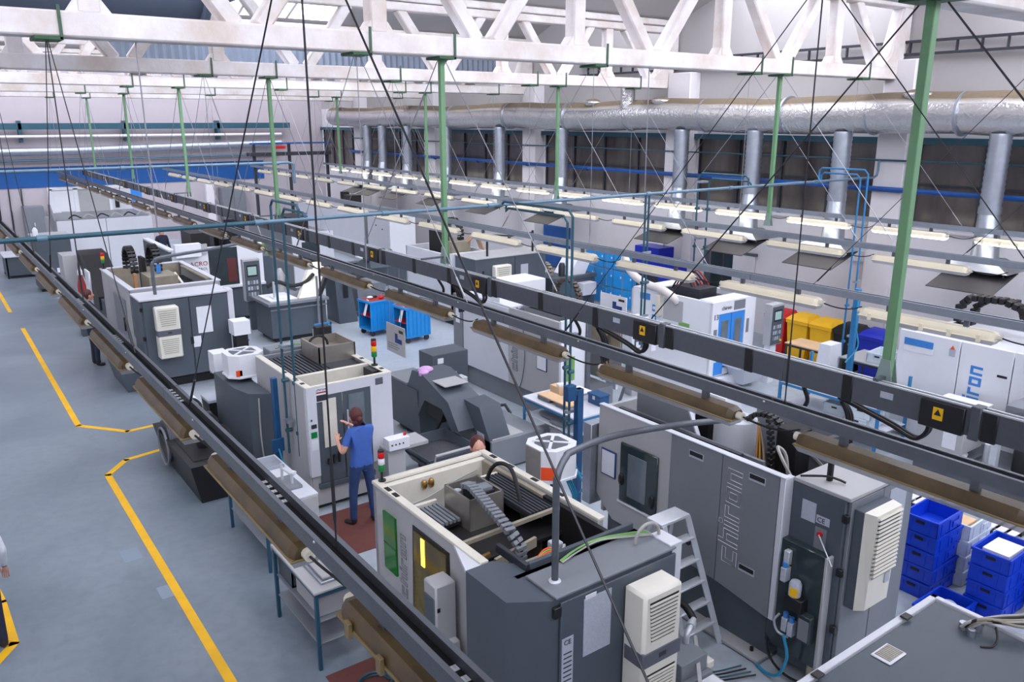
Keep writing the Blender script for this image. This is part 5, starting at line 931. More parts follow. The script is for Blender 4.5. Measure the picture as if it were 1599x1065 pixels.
mk('slope', MB().prism([(22.9, .9), (24.2, .25), (25.2, .25), (25.2, .7), (24.3, .7), (23.1, 1.35)], 'x', 11.3, 12.0), 'mach_dark', cv2); mk('motor', MB().cyl((11.2, 23.1, 1.2), (11.7, 23.1, 1.2), .14, 12), 'steel_dark', cv2); bx('tank', cv2, 'mach_dark', 11.2, 13.3, 24.2, 25.6, .0, .7); bx('cover', cv2, 'mach_pale', 11.3, 12.0, 23.3, 24.0, 1.1, 1.14); mk('pump', MB().lathe([(.15, 0), (.15, .4), (.1, .5)], (12.6, 24.6, .7), 12).lathe([(.12, 0), (.12, .35), (.08, .4)], (13.0, 24.9, .7), 12), 'black', cv2)
Fm = thing('machining_centre', 'white machine with tinted sliding door and red lettering at left centre', 'machine', (6.6, 23.6, 0))
bx('body', Fm, 'mach_dark', 5.3, 8.0, 22.4, 25.2, 0, 1.7); bx('side_panel', Fm, 'mach_dark', 5.24, 5.3, 22.36, 25.2, .1, 2.05); bx('front_panel', Fm, 'mach_white', 5.3, 6.22, 22.3, 22.4, .9, 2.1); bx('front_panel', Fm, 'mach_white', 7.0, 7.7, 22.3, 22.4, .7, 2.1); d_ = bx('sliding_door', Fm, 'glass_dark', 6.22, 7.0, 22.3, 22.36, 1.0, 2.05); bx('red_fixture', d_, 'dark_red', 6.7, 6.95, 22.29, 22.3, 1.1, 1.75); bx('lower_front', Fm, 'mach_dark', 5.3, 7.7, 22.26, 22.36, .1, .95); bx('front_ledge', Fm, 'mach_white', 6.2, 7.7, 22.2, 22.36, .95, 1.02); bx('head_box', Fm, 'mach_white', 5.35, 6.0, 22.1, 22.3, 1.9, 2.25); bx('door_header', Fm, 'mach_white', 6.2, 7.02, 22.28, 22.36, 2.05, 2.1)
text(Fm, 'ACRO', .17, (5.72, 22.29, 1.62), (1, 0, 0), (0, 0, 1), 'red_dull'); text(Fm, 'CONTROL', .1, (5.7, 22.29, 1.5), (1, 0, 0), (0, 0, 1), 'ink'); bx('top_rim', Fm, 'mach_white', 5.24, 5.4, 22.36, 25.2, 2.05, 2.1); mk('top_machinery', MB().box(6.0, 6.5, 23, 24, 1.7, 2.4).cyl((7.2, 23.5, 1.7), (7.2, 23.5, 2.5), .3, 12).box(6.9, 7.6, 24, 24.6, 1.7, 2.3), 'black', Fm); mk('round_window', MB().box(6.02, 6.2, 22.24, 22.3, 1.95, 2.2), 'mach_light', Fm)
cp = thing('operator_console', 'tall dark control panel with green-grey screen beside the tinted sliding door', 'control panel', (6.9, 20.9, 0))
cnc_panel(cp, 6.68, 7.12, 20.9, .8, 1.9); bx('pedestal', cp, 'mach_dark', 6.8, 7.0, 20.95, 21.1, 0, .8)
G = thing('coolant_tank', 'grey coolant tank with inclined white-backed conveyor behind the mist filter', 'tank', (7.3, 19.9, 0))
bx('tank_body', G, 'mach_dark', 6.75, 8.2, 19.3, 20.4, .12, .95); bx('tank_rim', G, 'mach_mid', 6.68, 8.26, 19.22, 20.46, .95, 1.02); bx('tank_band', G, 'mach_mid', 6.74, 8.22, 19.27, 19.3, .82, .86); bx('tank_feet', G, 'black', 6.85, 8.1, 19.4, 20.3, 0, .12); bx('tray', G, 'mach_white', 6.8, 7.5, 19.4, 20.3, 1.02, 1.06); bx('manual', G, 'paper', 6.95, 7.35, 19.5, 19.9, 1.06, 1.09)
mk('inclined_cover', MB().hull2([(7.55, 19.45, 1.0), (8.05, 19.45, 1.0), (8.05, 19.6, 1.0), (7.55, 19.6, 1.0)], [(8.3, 20.4, 1.72), (8.85, 20.4, 1.72), (8.85, 20.55, 1.72), (8.3, 20.55, 1.72)]), 'rim_cream', G); mk('inclined_side', MB().bar((8.1, 19.5, .98), (8.9, 20.45, 1.7), .06, .2), 'black', G); mk('head_motor', MB().cyl((8.6, 20.4, 1.6), (8.88, 20.3, 1.6), .12, 12), 'black', G); mk('curved_hose', MB().hose([(6.95, 20.0, 1.3), (7.2, 19.9, 1.42), (7.5, 19.85, 1.3), (7.9, 19.9, 1.32), (8.2, 20.0, 1.5)], .05, 8), 'black_rubber', G); mk('feed_pipe', MB().cyl((6.98, 19.6, 1.0), (6.98, 19.6, 1.5), .03, 8), 'alu', G); mk('stand_pipe', MB().cyl((7.95, 19.2, .1), (7.95, 19.2, 1.6), .03, 8), 'mach_mid', G); mk('valve_cluster', MB().lathe([(.15, 0), (.1, .2), (.14, .4), (.05, .6)], (7.6, 20.8, 1.0), 10), 'mach_light', G)
ch = thing('swarf_chute', 'tall dark grey chute with slot standing by the conveyor end', 'chute', (9.2, 20.6, 0))
mk('chute_body', MB().hull2([(8.95, 20.2, 0), (9.5, 20.2, 0), (9.5, 21.0, 0), (8.95, 21.0, 0)], [(8.9, 20.3, 1.6), (9.3, 20.3, 1.6), (9.3, 20.9, 1.6), (8.9, 20.9, 1.6)]), 'mach_dark', ch); bx('chute_slot', ch, 'black', 9.12, 9.26, 20.22, 20.24, .7, 1.15)
sc = thing('swarf_cart', 'grey tipping swarf cart next to the tall chute', 'cart', (10, 21, 0))
mk('tub', MB().hull2([(9.75, 20.6, .15), (10.35, 20.6, .15), (10.35, 21.3, .15), (9.75, 21.3, .15)], [(9.65, 20.5, .95), (10.6, 20.5, .95), (10.6, 21.4, .95), (9.65, 21.4, .95)]), 'mach_mid', sc); mk('frame', MB().tube([(9.7, 20.4, .1), (9.8, 20.35, .45), (10.4, 20.35, .45), (10.5, 20.4, .1)], .025, 8), 'mach_dark', sc)
for x in (9.8, 10.4): mk('castor', MB().cyl((x - .02, 20.5, .07), (x + .02, 20.5, .07), .07, 12), 'black', sc)
E_ = thing('machining_centre', 'wide plain grey machine at far left near the blue banded wall', 'machine', (5.5, 33, 0))
bx('front_panel', E_, 'mach_pale', 3.95, 5.5, 32.0, 32.06, .2, 2.0); bx('front_panel', E_, 'mach_pale', 5.52, 7.05, 32.0, 32.06, .2, 2.0); bx('body', E_, 'mach_light', 3.95, 7.05, 32.06, 35, 0, 1.9); mk('corner_wing', MB().prism([(32.0, 1.6), (33.2, 1.6), (33.2, 2.5), (32.9, 2.5), (32.0, 2.02)], 'x', 3.9, 3.95), 'mach_mid', E_); bx('top_tray', E_, 'mach_mid', 4.0, 7.0, 32.2, 34.8, 1.98, 2.02)
g_ = mk('cabin_frame', MB().box(4.2, 4.3, 34.8, 34.9, 2.0, 2.9).box(5.0, 5.15, 34.8, 34.9, 2.0, 2.9).box(6.2, 6.3, 34.8, 34.9, 2.0, 2.9).box(4.2, 7.4, 34.8, 34.9, 2.85, 2.95), 'mach_white', E_); bx('cabin_pane', E_, 'mach_light', 5.15, 6.2, 34.83, 34.87, 2.05, 2.85); bx('cabin_pane', E_, 'mach_white', 4.3, 5.0, 34.83, 34.87, 2.05, 2.85); bx('cabin_panel', E_, 'mach_pale', 6.3, 7.0, 34.8, 34.9, 2.0, 2.8); bx('blue_panel', E_, 'door_blue', 7.0, 7.4, 34.8, 34.9, 2.3, 2.8); bx('dark_slot', E_, 'deep', 6.4, 6.55, 34.78, 34.8, 2.1, 2.6)
for i in range(6): mk('top_cable', MB().hose([(4.4 + .45 * i, 32.4, 2.03), (4.6 + .45 * i, 32.6, 2.12), (4.8 + .45 * i, 32.4, 2.03)], .025, 6), ('black_rubber', 'cable_grey')[i % 2], E_)
dc = thing('switch_cabinet', 'dark grey switch cabinet at far left beside the plain grey machine', 'cabinet', (3.4, 30.2, 0))
bx('body', dc, 'mach_dark', 2.95, 4.0, 29.8, 30.8, .1, 1.75); bx('roof', dc, 'mach_light', 2.93, 4.02, 29.78, 30.82, 1.75, 1.8); bx('door', dc, 'mach_dark', 3.0, 3.97, 29.77, 29.8, .15, 1.7); bx('base', dc, 'black', 3.0, 3.95, 29.9, 30.7, 0, .1); paperY(dc, 3.5, 3.7, 29.77, .6, .75); mk('white_bottle', MB().lathe([(.08, 0), (.08, .2), (.03, .28)], (3.05, 29.9, 1.8), 10), 'paper', dc)
wc = thing('switch_cabinet', 'tall grey cabinet standing against the far wall under the blue band', 'cabinet', (4.05, 39.5, 0)); bx('body', wc, 'mach_mid', 3.7, 4.45, 39.2, 39.9, .05, 1.9); bx('door', wc, 'mach_mid', 3.73, 4.42, 39.17, 39.2, .1, 1.87); bx('handle', wc, 'alu', 4.02, 4.06, 39.14, 39.17, 1.1, 1.25)
wc = thing('switch_cabinet', 'grey double wall cabinet with conduits, far wall right of centre', 'cabinet', (11.6, 39.7, 0)); bx('body', wc, 'mach_mid', 11.9, 13.0, 39.4, 39.95, .8, 2.3); bx('door', wc, 'mach_mid', 11.93, 12.43, 39.37, 39.4, .85, 2.25); bx('door', wc, 'mach_mid', 12.46, 12.97, 39.37, 39.4, .85, 2.25); mk('conduit', MB().cyl((12.2, 39.8, 2.3), (12.2, 39.8, 2.65), .04, 6).cyl((12.6, 39.8, 2.3), (12.6, 39.8, 2.65), .04, 6), 'steel_dark', wc); bx('stand', wc, 'steel_dark', 12.0, 12.9, 39.6, 39.9, 0, .8)
gc = thing('chip_conveyor', 'dark teal conveyor with grey column behind the left machine', 'conveyor', (3.6, 24.6, 0))
bx('grey_column', gc, 'mach_light', 3.15, 3.5, 25.4, 26.2, 0, 1.75); mk('conveyor_arm', MB().prism([(23.0, .6), (23.6, .5), (25.6, 1.6), (25.6, 1.85), (24.8, 1.8), (23.0, .95)], 'x', 3.55, 4.2), 'black', gc); bx('lower_case', gc, 'mach_dark', 3.6, 4.3, 22.5, 24.5, 0, .9); bx('white_plate', gc, 'mach_white', 3.5, 3.55, 23.8, 24.4, .6, 1.5)
ex = thing('gas_bottle', 'red-orange bottle with white cap beside the dark teal conveyor', 'bottle', (3.3, 22.9, 0)); mk('bottle_body', MB().lathe([(.09, 0), (.1, .05), (.1, .8), (.07, .95), (.04, 1.1)], (3.2, 23.0, .5), 16), 'red_dull', ex); mk('bottle_cap', MB().lathe([(.06, 0), (.06, .1), (.03, .16)], (3.2, 23.0, 1.58), 12), 'paper', ex); mk('bottle_stand', MB().box(3.05, 3.35, 22.85, 23.15, 0, .5), 'mach_dark', ex)
lt = thing('low_table', 'low dark work table at the far left edge by the aisle', 'table', (2.6, 33.5, 0)); bx('top', lt, 'mach_pale', 2.3, 3.3, 33.0, 34.4, .75, .8); bx('drawer_unit', lt, 'mach_dark', 2.35, 3.25, 33.05, 34.3, .1, .75)
for x in (2.35, 3.2):
    for y in (33.05, 34.3): bx('leg', lt, 'black', x, x + .05, y, y + .05, 0, .75)
# ================================================================== tables, ladders, crates, bins
def table(nm, lab, x0, x1, y0, y1, h, frame, top, shelf=None, cat='table', t_=.03):
    t = thing(nm, lab, cat, ((x0 + x1) / 2, (y0 + y1) / 2, 0))
    bx('top', t, top, x0, x1, y0, y1, h - t_, h)
    for x in (x0 + .01, x1 - .05):
        for y in (y0 + .01, y1 - .05): bx('leg', t, frame, x, x + .04, y, y + .04, 0, h - t_)
    for y in (y0 + .015, y1 - .045): bx('apron_rail', t, frame, x0 + .05, x1 - .05, y, y + .03, h - t_ - .05, h - t_)
    for x in (x0 + .015, x1 - .045): bx('apron_rail', t, frame, x, x + .03, y0 + .05, y1 - .05, h - t_ - .05, h - t_)
    for z in (shelf or []): bx('shelf', t, top if z > .55 else 'mach_mid', x0 + .03, x1 - .03, y0 + .03, y1 - .03, z - .02, z)
    return t
T1 = table('work_table', 'teal-legged steel table with grey trays and lower shelves beside the aisle', 2.6, 3.2, 6.85, 8.05, .9, 'bench_blue', 'mach_light', [.55, .3])
T2 = table('work_table', 'white-topped bench with measuring stand left of the woman', 2.85, 3.55, 8.95, 10.45, .9, 'bench_blue', 'bench_top', [.3])
bx('side_panel', T2, 'mach_light', 3.1, 3.54, 8.94, 8.96, .4, .87)
tr = thing('metal_tray', 'grey sheet-metal tray lying on the teal-legged table', 'tray', (2.9, 7.2, .9)); bx('tray_base', tr, 'galv', 2.72, 3.15, 6.95, 7.5, .9, .93); bx('tray_inset', tr, 'mach_light', 2.75, 3.12, 6.98, 7.47, .93, .96)
bxn = thing('steel_box', 'large plain steel box on the upper shelf of the teal-legged table', 'box', (2.9, 7.2, .55)); bx('body', bxn, 'mach_light', 2.68, 3.14, 6.95, 7.55, .55, .85); bx('rim', bxn, 'galv', 2.67, 3.15, 6.94, 7.56, .84, .86)
gb = thing('plastic_bin', 'small grey open bin at the far end of the teal-legged table', 'bin', (2.8, 7.8, .55))
mk('body', MB().box(2.66, 2.68, 7.62, 8.0, .55, .8).box(2.96, 2.98, 7.62, 8.0, .55, .8).box(2.66, 2.98, 7.62, 7.64, .55, .8).box(2.66, 2.98, 7.98, 8.0, .55, .8).box(2.66, 2.98, 7.62, 8.0, .55, .57), 'mach_dark', gb); bx('rim', gb, 'mach_mid', 2.64, 2.67, 7.6, 8.02, .78, .81)
mk('white_packet', MB().obox((3.08, 7.35, .98), (.12, .18, .03), (0, 0, .4), .005), 'paper', loc=(3.08, 7.35, .96), label='white packet with red print on the grey tray', cat='packet')
ms = thing('measuring_stand', 'small granite-base measuring stand on the white-topped bench', 'gauge stand', (3.3, 9.4, .9)); bx('base', ms, 'mach_mid', 3.1, 3.45, 9.2, 9.6, .9, .94); mk('column', MB().cyl((3.3, 9.5, .94), (3.3, 9.5, 1.16), .018, 8).cyl((3.36, 9.32, .94), (3.36, 9.32, 1.08), .02, 8), 'alu', ms); mk('arm', MB().bar((3.3, 9.5, 1.1), (3.36, 9.3, 1.05), .02, .02), 'alu', ms); mk('dial', MB().cyl((3.36, 9.28, 1.1), (3.38, 9.25, 1.1), .03, 12), 'paper', ms)
mk('document_tray', MB().box(3.22, 3.5, 9.95, 10.35, .9, .93).box(3.25, 3.47, 9.98, 10.32, .93, .94), 'galv', loc=(3.35, 10.1, .9), label='flat grey tray of papers at the back of the white-topped bench', cat='tray')
mk('paper_sheet', MB().obox((3.05, 10.2, .903), (.21, .3, .004), (0, 0, .3)), 'paper', loc=(3.05, 10.2, .9), label='loose white sheet on the white-topped bench', cat='paper')
mk('keyboard', MB().obox((3.12, 9.85, .912), (.14, .3, .02), (0, 0, .2), .004), 'ink', loc=(3.12, 9.85, .9), label='dark keypad on the white-topped bench', cat='keypad')
mk('floor_mat', MB().box(3.75, 5.0, 8.75, 10.0, 0, .012, .004), 'mat_brown', loc=(4.4, 9.4, 0), label='reddish brown rubber mat under the woman', cat='mat')
mk('floor_mat', MB().box(2.62, 3.15, 4.7, 6.75, 0, .012, .004), 'mat_brown', loc=(2.9, 5.6, 0), label='reddish brown rubber mat along the foreground machine', cat='mat')
mk('hose_coil', MB().hose([(2.95 + .16 * math.cos(a), 6.3 + .16 * math.sin(a), .03 + .005 * a) for a in [R(30 * i) for i in range(25)]], .012, 6), 'pipe_teal', loc=(2.95, 6.3, 0), label='coiled teal air hose on the floor by the brown mat', cat='hose')
for i, (x, y) in enumerate(((4.85, 9.95), (4.95, 9.6))): mk('floor_cable', MB().hose([(x, y, .02), (x - .2, y - .1, .02), (x - .1, y - .3, .03), (x + .1, y - .2, .02), (x + .2, y + .05, .02)], .012, 6), 'pipe_blue' if i == 0 else 'black_rubber', loc=(x, y, 0), label=['blue hose curled on the floor behind the woman\'s heels', 'black cable on the brown mat by the woman\'s shoes'][i], cat='cable')
T3 = table('work_table', 'white-topped blue-framed table in mid hall with boxes and papers', 7.82, 8.75, 9.0, 10.4, .9, 'frame_blue', 'bench_top', [.6, .3])
mk('board', MB().box(7.95, 8.2, 9.35, 10.15, .96, .985, .004), 'board', loc=(8.05, 9.7, .96), label='wooden board lying on grey blocks on the mid-hall table', cat='board')
for y, w_ in ((9.5, 'nearer'), (9.98, 'farther')): mk('tool_block', MB().box(7.94, 8.2, y - .16, y + .16, .9, .96, .01), 'galv_dark', loc=(8.07, y, .9), label='%s grey tool case under the wooden board' % w_, cat='tool case')
cb = thing('cardboard_box', 'small brown cardboard box on the mid-hall table', 'box', (8.4, 10.15, .9)); bx('carton', cb, 'board', 8.3, 8.5, 10.0, 10.25, .9, 1.05); bx('flap', cb, 'paper', 8.32, 8.48, 10.02, 10.1, 1.05, 1.1)
ws = thing('white_scale', 'white bench scale on the mid-hall table', 'scale', (8.5, 9.75, .9)); bx('foot', ws, 'mach_white', 8.42, 8.62, 9.62, 9.9, .9, .98); bx('platform', ws, 'mach_white', 8.38, 8.7, 9.6, 9.95, 1.0, 1.03); bx('neck', ws, 'mach_light', 8.5, 8.56, 9.72, 9.8, .97, 1.0)
bx_b = thing('blue_case', 'dark blue tool case on the mid-hall table', 'case', (8.6, 9.35, .9)); bx('case', bx_b, 'post_blue', 8.5, 8.7, 9.2, 9.5, .9, 1.05); bx('lid', bx_b, 'post_blue', 8.49, 8.71, 9.19, 9.51, 1.05, 1.08); bx('latch', bx_b, 'alu', 8.485, 8.5, 9.32, 9.38, .99, 1.05)
mk('cloth_bag', MB().ell((8.05, 9.9, .64), (.12, .3, .05), 12, 6).ell((7.95, 9.6, .62), (.08, .2, .06), 10, 6), 'mach_mid', loc=(8.05, 9.9, .6), label='limp grey bag on the lower shelf of the mid-hall table', cat='bag')
mk('storage_box', MB().box(7.9, 8.15, 9.45, 9.75, .3, .52, .015).box(7.89, 8.16, 9.44, 9.76, .5, .54, .01), 'mach_light', loc=(8.0, 9.6, .3), label='grey storage box on the bottom shelf of the mid-hall table', cat='box')
pc = thing('blue_post', 'stout dark blue service post with valve box in front of the mid-hall table', 'post', (7.0, 8.1, 0)); bx('post_tube', pc, 'post_blue', 7.03, 7.13, 8.05, 8.15, 0, 1.8); bx('top_arm', pc, 'post_blue', 6.85, 7.13, 8.06, 8.14, 1.72, 1.8); bx('valve_box', pc, 'post_blue', 6.8, 6.95, 8.0, 8.1, 1.68, 1.9); bx('foot_plate', pc, 'post_blue', 6.96, 7.2, 7.98, 8.22, 0, .015); 
for i in range(2): mk('air_hose', MB().hose([(6.95, 8.05, 1.0), (6.9, 7.9, .7), (6.95 + .1 * i, 7.8, .5), (7.0, 7.95, .3)], .014, 6), 'hose_blue', pc)
# ---- step ladder
L = thing('step_ladder', 'aluminium step ladder leaning open before the lettered dark machine', 'ladder', (5.95, 4.9, 0))
bx('platform', L, 'alu', 5.46, 5.87, 4.97, 5.18, 1.52, 1.555)
TL0, TL1 = Vector((5.5, 4.98, 1.53)), Vector((5.85, 4.99, 1.53)); BL0, BL1 = Vector((5.72, 4.78, 0.0)), Vector((6.25, 4.78, 0.0))
for a, b in ((TL0, BL0), (TL1, BL1)): mk('stile', MB().bar(a, b, .03, .06), 'alu', L)
for i in range(5):
    f = (i + .95) / 6; p = TL0.lerp(BL0, f); q = TL1.lerp(BL1, f); bx('step', L, 'alu', p.x, q.x, p.y - .02, p.y + .09, p.z - .012, p.z + .012)
for a, b in ((Vector((5.5, 5.15, 1.52)), Vector((5.62, 5.6, 0))), (Vector((5.83, 5.15, 1.52)), Vector((6.15, 5.6, 0)))): mk('rear_stile', MB().bar(a, b, .025, .04), 'alu', L)
mk('rear_bar', MB().bar((5.56, 5.37, .75), (5.99, 5.37, .75), .02, .03), 'alu', L); mk('hinge', MB().cyl((5.48, 5.06, 1.5), (5.86, 5.06, 1.5), .02, 8), 'steel_dark', L); bx('lock_knob', L, 'black', 5.86, 5.9, 4.96, 5.0, 1.2, 1.24)
# ---- coolant / hydraulic unit between the two foreground machines
cu = thing('coolant_unit', 'grey coolant unit with brass fittings between the foreground machines', 'machine unit', (5.2, 4.5, 0))
bx('tank', cu, 'mach_mid', 4.82, 5.36, 4.15, 4.98, .06, .45); bx('legs', cu, 'black', 4.88, 5.3, 4.2, 4.9, 0, .06); bx('side_case', cu, 'mach_dark', 4.9, 5.3, 4.68, 4.98, .45, 1.0); bx('control_box', cu, 'mach_mid', 4.98, 5.33, 4.2, 4.64, .45, .62)
mk('brass_plug', MB().lathe([(.02, 0), (.026, .02), (.018, .05)], (5.22, 4.56, .62), 12), 'brass', cu); mk('elbow_pipe', MB().hose([(5.28, 4.42, .62), (5.28, 4.42, .7), (5.34, 4.44, .74), (5.46, 4.5, .76)], .028, 10), 'alu', cu); mk('pipe_union', MB().cyl((5.36, 4.45, .745), (5.42, 4.48, .752), .042, 10), 'alu', cu)
mk('thick_hose', MB().hose([(5.2, 4.7, .9), (5.32, 4.68, .92), (5.45, 4.66, .86), (5.5, 4.6, .78), (5.48, 4.52, .74)], .036, 10), 'black_rubber', cu); mk('valve_cluster', MB().box(5.2, 5.34, 4.7, 4.78, 1.0, 1.08).cyl((5.24, 4.7, 1.04), (5.24, 4.6, 1.04), .025, 8).cyl((5.3, 4.72, 1.04), (5.36, 4.64, 1.08), .02, 8), 'alu', cu); mk('frame_bar', MB().bar((5.5, 4.5, .55), (4.95, 3.95, .55), .035, .035), 'mach_light', cu); mk('junction_box', MB().box(5.34, 5.44, 4.2, 4.3, .42, .5, .01), 'rim_cream', cu)
for i in range(4): mk('thin_hose', MB().hose([(5.36, 4.3 + .03 * i, .4), (5.55, 4.25 + .05 * i, .2), (5.8, 4.3 + .05 * i, .05), (6.1, 4.2 + .06 * i, .03)], .009, 5), ('black_rubber', 'pipe_teal')[i % 2], cu)
mk('plastic_sheet', MB().box(5.05, 5.34, 3.96, 4.14, .40, .43, .012).ell((5.2, 4.05, .43), (.1, .06, .02), 10, 5), 'paper', cu, label='crumpled white plastic sheet'); bx('sheet_shelf', cu, 'mach_light', 5.0, 5.38, 3.94, 4.16, .38, .4)
# ---- near cabinet top at the bottom right corner
nc = thing('control_cabinet', 'dark grey cabinet roof with white edges and small vent in the bottom right corner', 'cabinet', (5.0, 2.0, 0))
bx('body', nc, 'mach_dark', 3.98, 5.62, 1.2, 2.42, .1, 1.96); bx('roof', nc, 'mach_dark', 4.02, 5.6, 1.2, 2.4, 1.96, 2.0); bx('edge_trim', nc, 'mach_pale', 3.9, 5.66, 2.41, 2.46, 1.94, 2.015); bx('edge_trim', nc, 'mach_pale', 5.61, 5.66, 1.2, 2.46, 1.94, 2.015); bx('plinth', nc, 'black', 4.05, 5.55, 1.25, 2.35, 0, .1)
v_ = bx('vent_frame', nc, 'paper', 4.63, 4.83, 2.2, 2.34, 2.0, 2.012)
for i in range(9): bx('vent_slat', v_, 'inner', 4.652 + i * .019, 4.664 + i * .019, 2.215, 2.325, 2.012, 2.016)
for x in (4.15, 5.2): bx('roof_clip', nc, 'black', x - .04, x + .04, 2.38, 2.44, 2.02, 2.035)
mk('cable_gland', MB().cyl((5.42, 2.12, 2.0), (5.42, 2.12, 2.05), .03, 8).cyl((5.48, 2.05, 2.0), (5.48, 2.05, 2.06), .03, 8).cyl((5.38, 2.05, 2.0), (5.38, 2.05, 2.05), .025, 8), 'galv', nc)
for i in range(6): mk('roof_cable', MB().hose([(5.38 + .02 * i, 2.12 - .015 * i, 2.03), (5.42 + .02 * i, 2.08 - .02 * i, 2.08 + .01 * (i % 3)), (5.6, 1.98 - .03 * i, 2.1), (5.8, 1.85 - .03 * i, 2.12), (6.4, 1.6 - .03 * i, 2.2)], .012, 6), ('cable_grey', 'black_rubber', 'inner')[i % 3], nc)
mk('thin_cable', MB().hose([(5.3, 1.95, 2.005), (5.36, 1.9, 2.01), (5.42, 1.9, 2.04), (5.5, 1.95, 2.07)], .008, 5), 'black_rubber', nc)
# ---- stacked crates
def crate(m):
    t = thing('stacking_crate', '-', 'crate'); a, b, h = .3, .2, .2
    mb = MB()
    for x0, x1, y0, y1 in ((-a, a, -b, -b + .012), (-a, a, b - .012, b), (-a, -a + .012, -b, b), (a - .012, a, -b, b)): mb.box(x0 + .012 * (x0 < 0) * 0, x1, y0, y1, .012, h - .03)
    mb.box(-a + .01, a - .01, -b + .01, b - .01, 0, .014); mk('body', mb, m, t)
    mk('rim', MB().box(-a - .01, a + .01, -b - .01, -b + .012, h - .03, h).box(-a - .01, a + .01, b - .012, b + .01, h - .03, h).box(-a - .01, -a + .012, -b, b, h - .03, h).box(a - .012, a + .01, -b, b, h - .03, h), m, t)
    for x in (-.2, 0, .2):
        for s in (-1, 1): bx('rib', t, m, x - .012, x + .012, s * b - .008 * (s < 0) , s * b + .008 * (s > 0), .02, h - .03, 0)
    for s in (-1, 1):
        bx('grip', t, 'deep' if m != 'crate_white' else 'ink', s * (a + .001) - .004, s * (a + .001) + .004, -.05, .05, h - .075, h - .045, 0)
        for y in (-.1, .1): bx('rib', t, m, s * a - .008 * (s < 0), s * a + .008 * (s > 0), y - .01, y + .01, .02, h - .03, 0)
        bx('label_holder', t, m, .06, .2, s * b - .012 * (s < 0), s * b + .012 * (s > 0), .05, .12, 0)
    return t
cr = {'crate_blue': crate('crate_blue'), 'crate_white': crate('crate_white')}; cu_ = set()
def put_crate(m, x, y, z, rz, lab, grp):
    if m not in cu_: cu_.add(m); o = cr[m]; o.location = (x, y, z); o.rotation_euler.z = rz; o['label'] = lab; o['group'] = grp
    else: o = copy_tree(cr[m], (x, y, z), rz, lab, group=grp)
    return o
LV = ['bottom', 'second', 'third', 'fourth', 'top']
for i in range(5): put_crate('crate_blue', 9.08 + .01 * (i % 2), 4.07 - .01 * (i % 2), .2 * i, .02 * (i % 3), 'blue crate, %s of the five-high stack beside the cooler cabinet' % (LV[i] if i in (0, 4) else ORD[i] + ' from below'), 'blue stacking crates')
for i in range(4): put_crate('crate_white', 9.71, 3.99, .2 * i, .03, '%s white crate of the pale stack behind the blue crates' % ('lowest', 'second lowest', 'second highest', 'uppermost')[i], 'white stacking crates')
for i in range(4): put_crate('crate_blue', 9.28, 3.36, .2 * i, .0 + .02 * (i % 2), 'blue crate, %s of the right stack filled with papers' % ('bottom', 'second from below', 'third from below', 'top')[i], 'blue stacking crates')
for i in range(2): put_crate('crate_blue', 9.97, 3.56, .2 * i, .0, '%s blue crate of the low pile between the taller stacks' % ('lower', 'upper')[i], 'blue stacking crates')
for i in range(1): put_crate('crate_blue', 8.62, 3.6, .2 * i, .0, 'single blue crate in front holding white rags', 'blue stacking crates')
for i in range(3): put_crate('crate_blue', 9.85, 2.95, .2 * i, .1, '%s blue crate of the stack at the right photo edge' % ('lowest', 'middle', 'uppermost')[i], 'blue stacking crates')
mk('paper_stack', MB().box(9.1, 9.48, 3.22, 3.5, .70, .775), 'paper', loc=(9.3, 3.4, .7), label='white printed sheets lying in the top right blue crate', cat='papers')
mk('paper_stack', MB().box(9.5, 9.8, 3.88, 4.12, .7, .74), 'board', loc=(9.65, 4.0, .7), label='kraft envelope lying in the uppermost white crate', cat='envelope')
mk('rag_heap', MB().ell((8.55, 3.62, .1), (.14, .12, .06), 12, 6).ell((8.72, 3.6, .12), (.1, .1, .06), 10, 5).ell((8.6, 3.5, .12), (.08, .06, .05), 10, 5), 'paper_grey', loc=(8.6, 3.62, .04), label='white rags in the front blue crate', cat='rags')
for i, (x, y) in enumerate(((11.3, 5.0), (11.35, 4.2))):
    pl = thing('wooden_pallet', ['pallet under the floor lamp rail gap, left one', 'pallet under the floor lamp rail gap, right one'][i], 'pallet', (x, y, 0))
    pl['label'] = ['dark pallet on the floor behind the white crates', 'dark pallet on the floor behind the right blue crates'][i]
    for k in range(5): bx('deck_board', pl, 'wall_white', x - .4, x + .4, y - .32 + .14 * k, y - .22 + .14 * k, .1, .12)
    for k in (-.33, 0, .33): bx('bearer', pl, 'deep', x + k - .05, x + k + .05, y - .3, y + .32, 0, .1)
# ---- blue shelf rack with white crates beyond the second rail
rk = thing('shelf_rack', 'blue steel rack with white shelves beyond the busbar trunking', 'rack', (12.7, 7.5, 0))
for x in (12.3, 13.2):
    for y in (6.6, 8.5): bx('upright', rk, 'frame_blue', x, x + .05, y, y + .05, 0, 1.2)
for z in (.35, .8): bx('shelf', rk, 'bench_top', 12.3, 13.25, 6.6, 8.55, z - .02, z); 
for z in (.33, .78): bx('shelf_beam', rk, 'frame_blue', 12.29, 12.32, 6.65, 8.5, z - .04, z + .01)
rk2 = thing('blue_post', 'blue upright post with hose beside the wheelie bins', 'post', (14.6, 8.4, 0)); bx('post_tube', rk2, 'frame_blue', 14.2, 14.3, 8.3, 8.4, 0, 2.3); mk('hose', MB().hose([(14.2, 8.3, 2.2), (14.15, 8.25, 1.6), (14.2, 8.2, 1.2), (14.0, 8.3, .9)], .015, 6), 'hose_blue', rk2); bx('foot_plate', rk2, 'frame_blue', 14.1, 14.4, 8.2, 8.5, 0, .015)
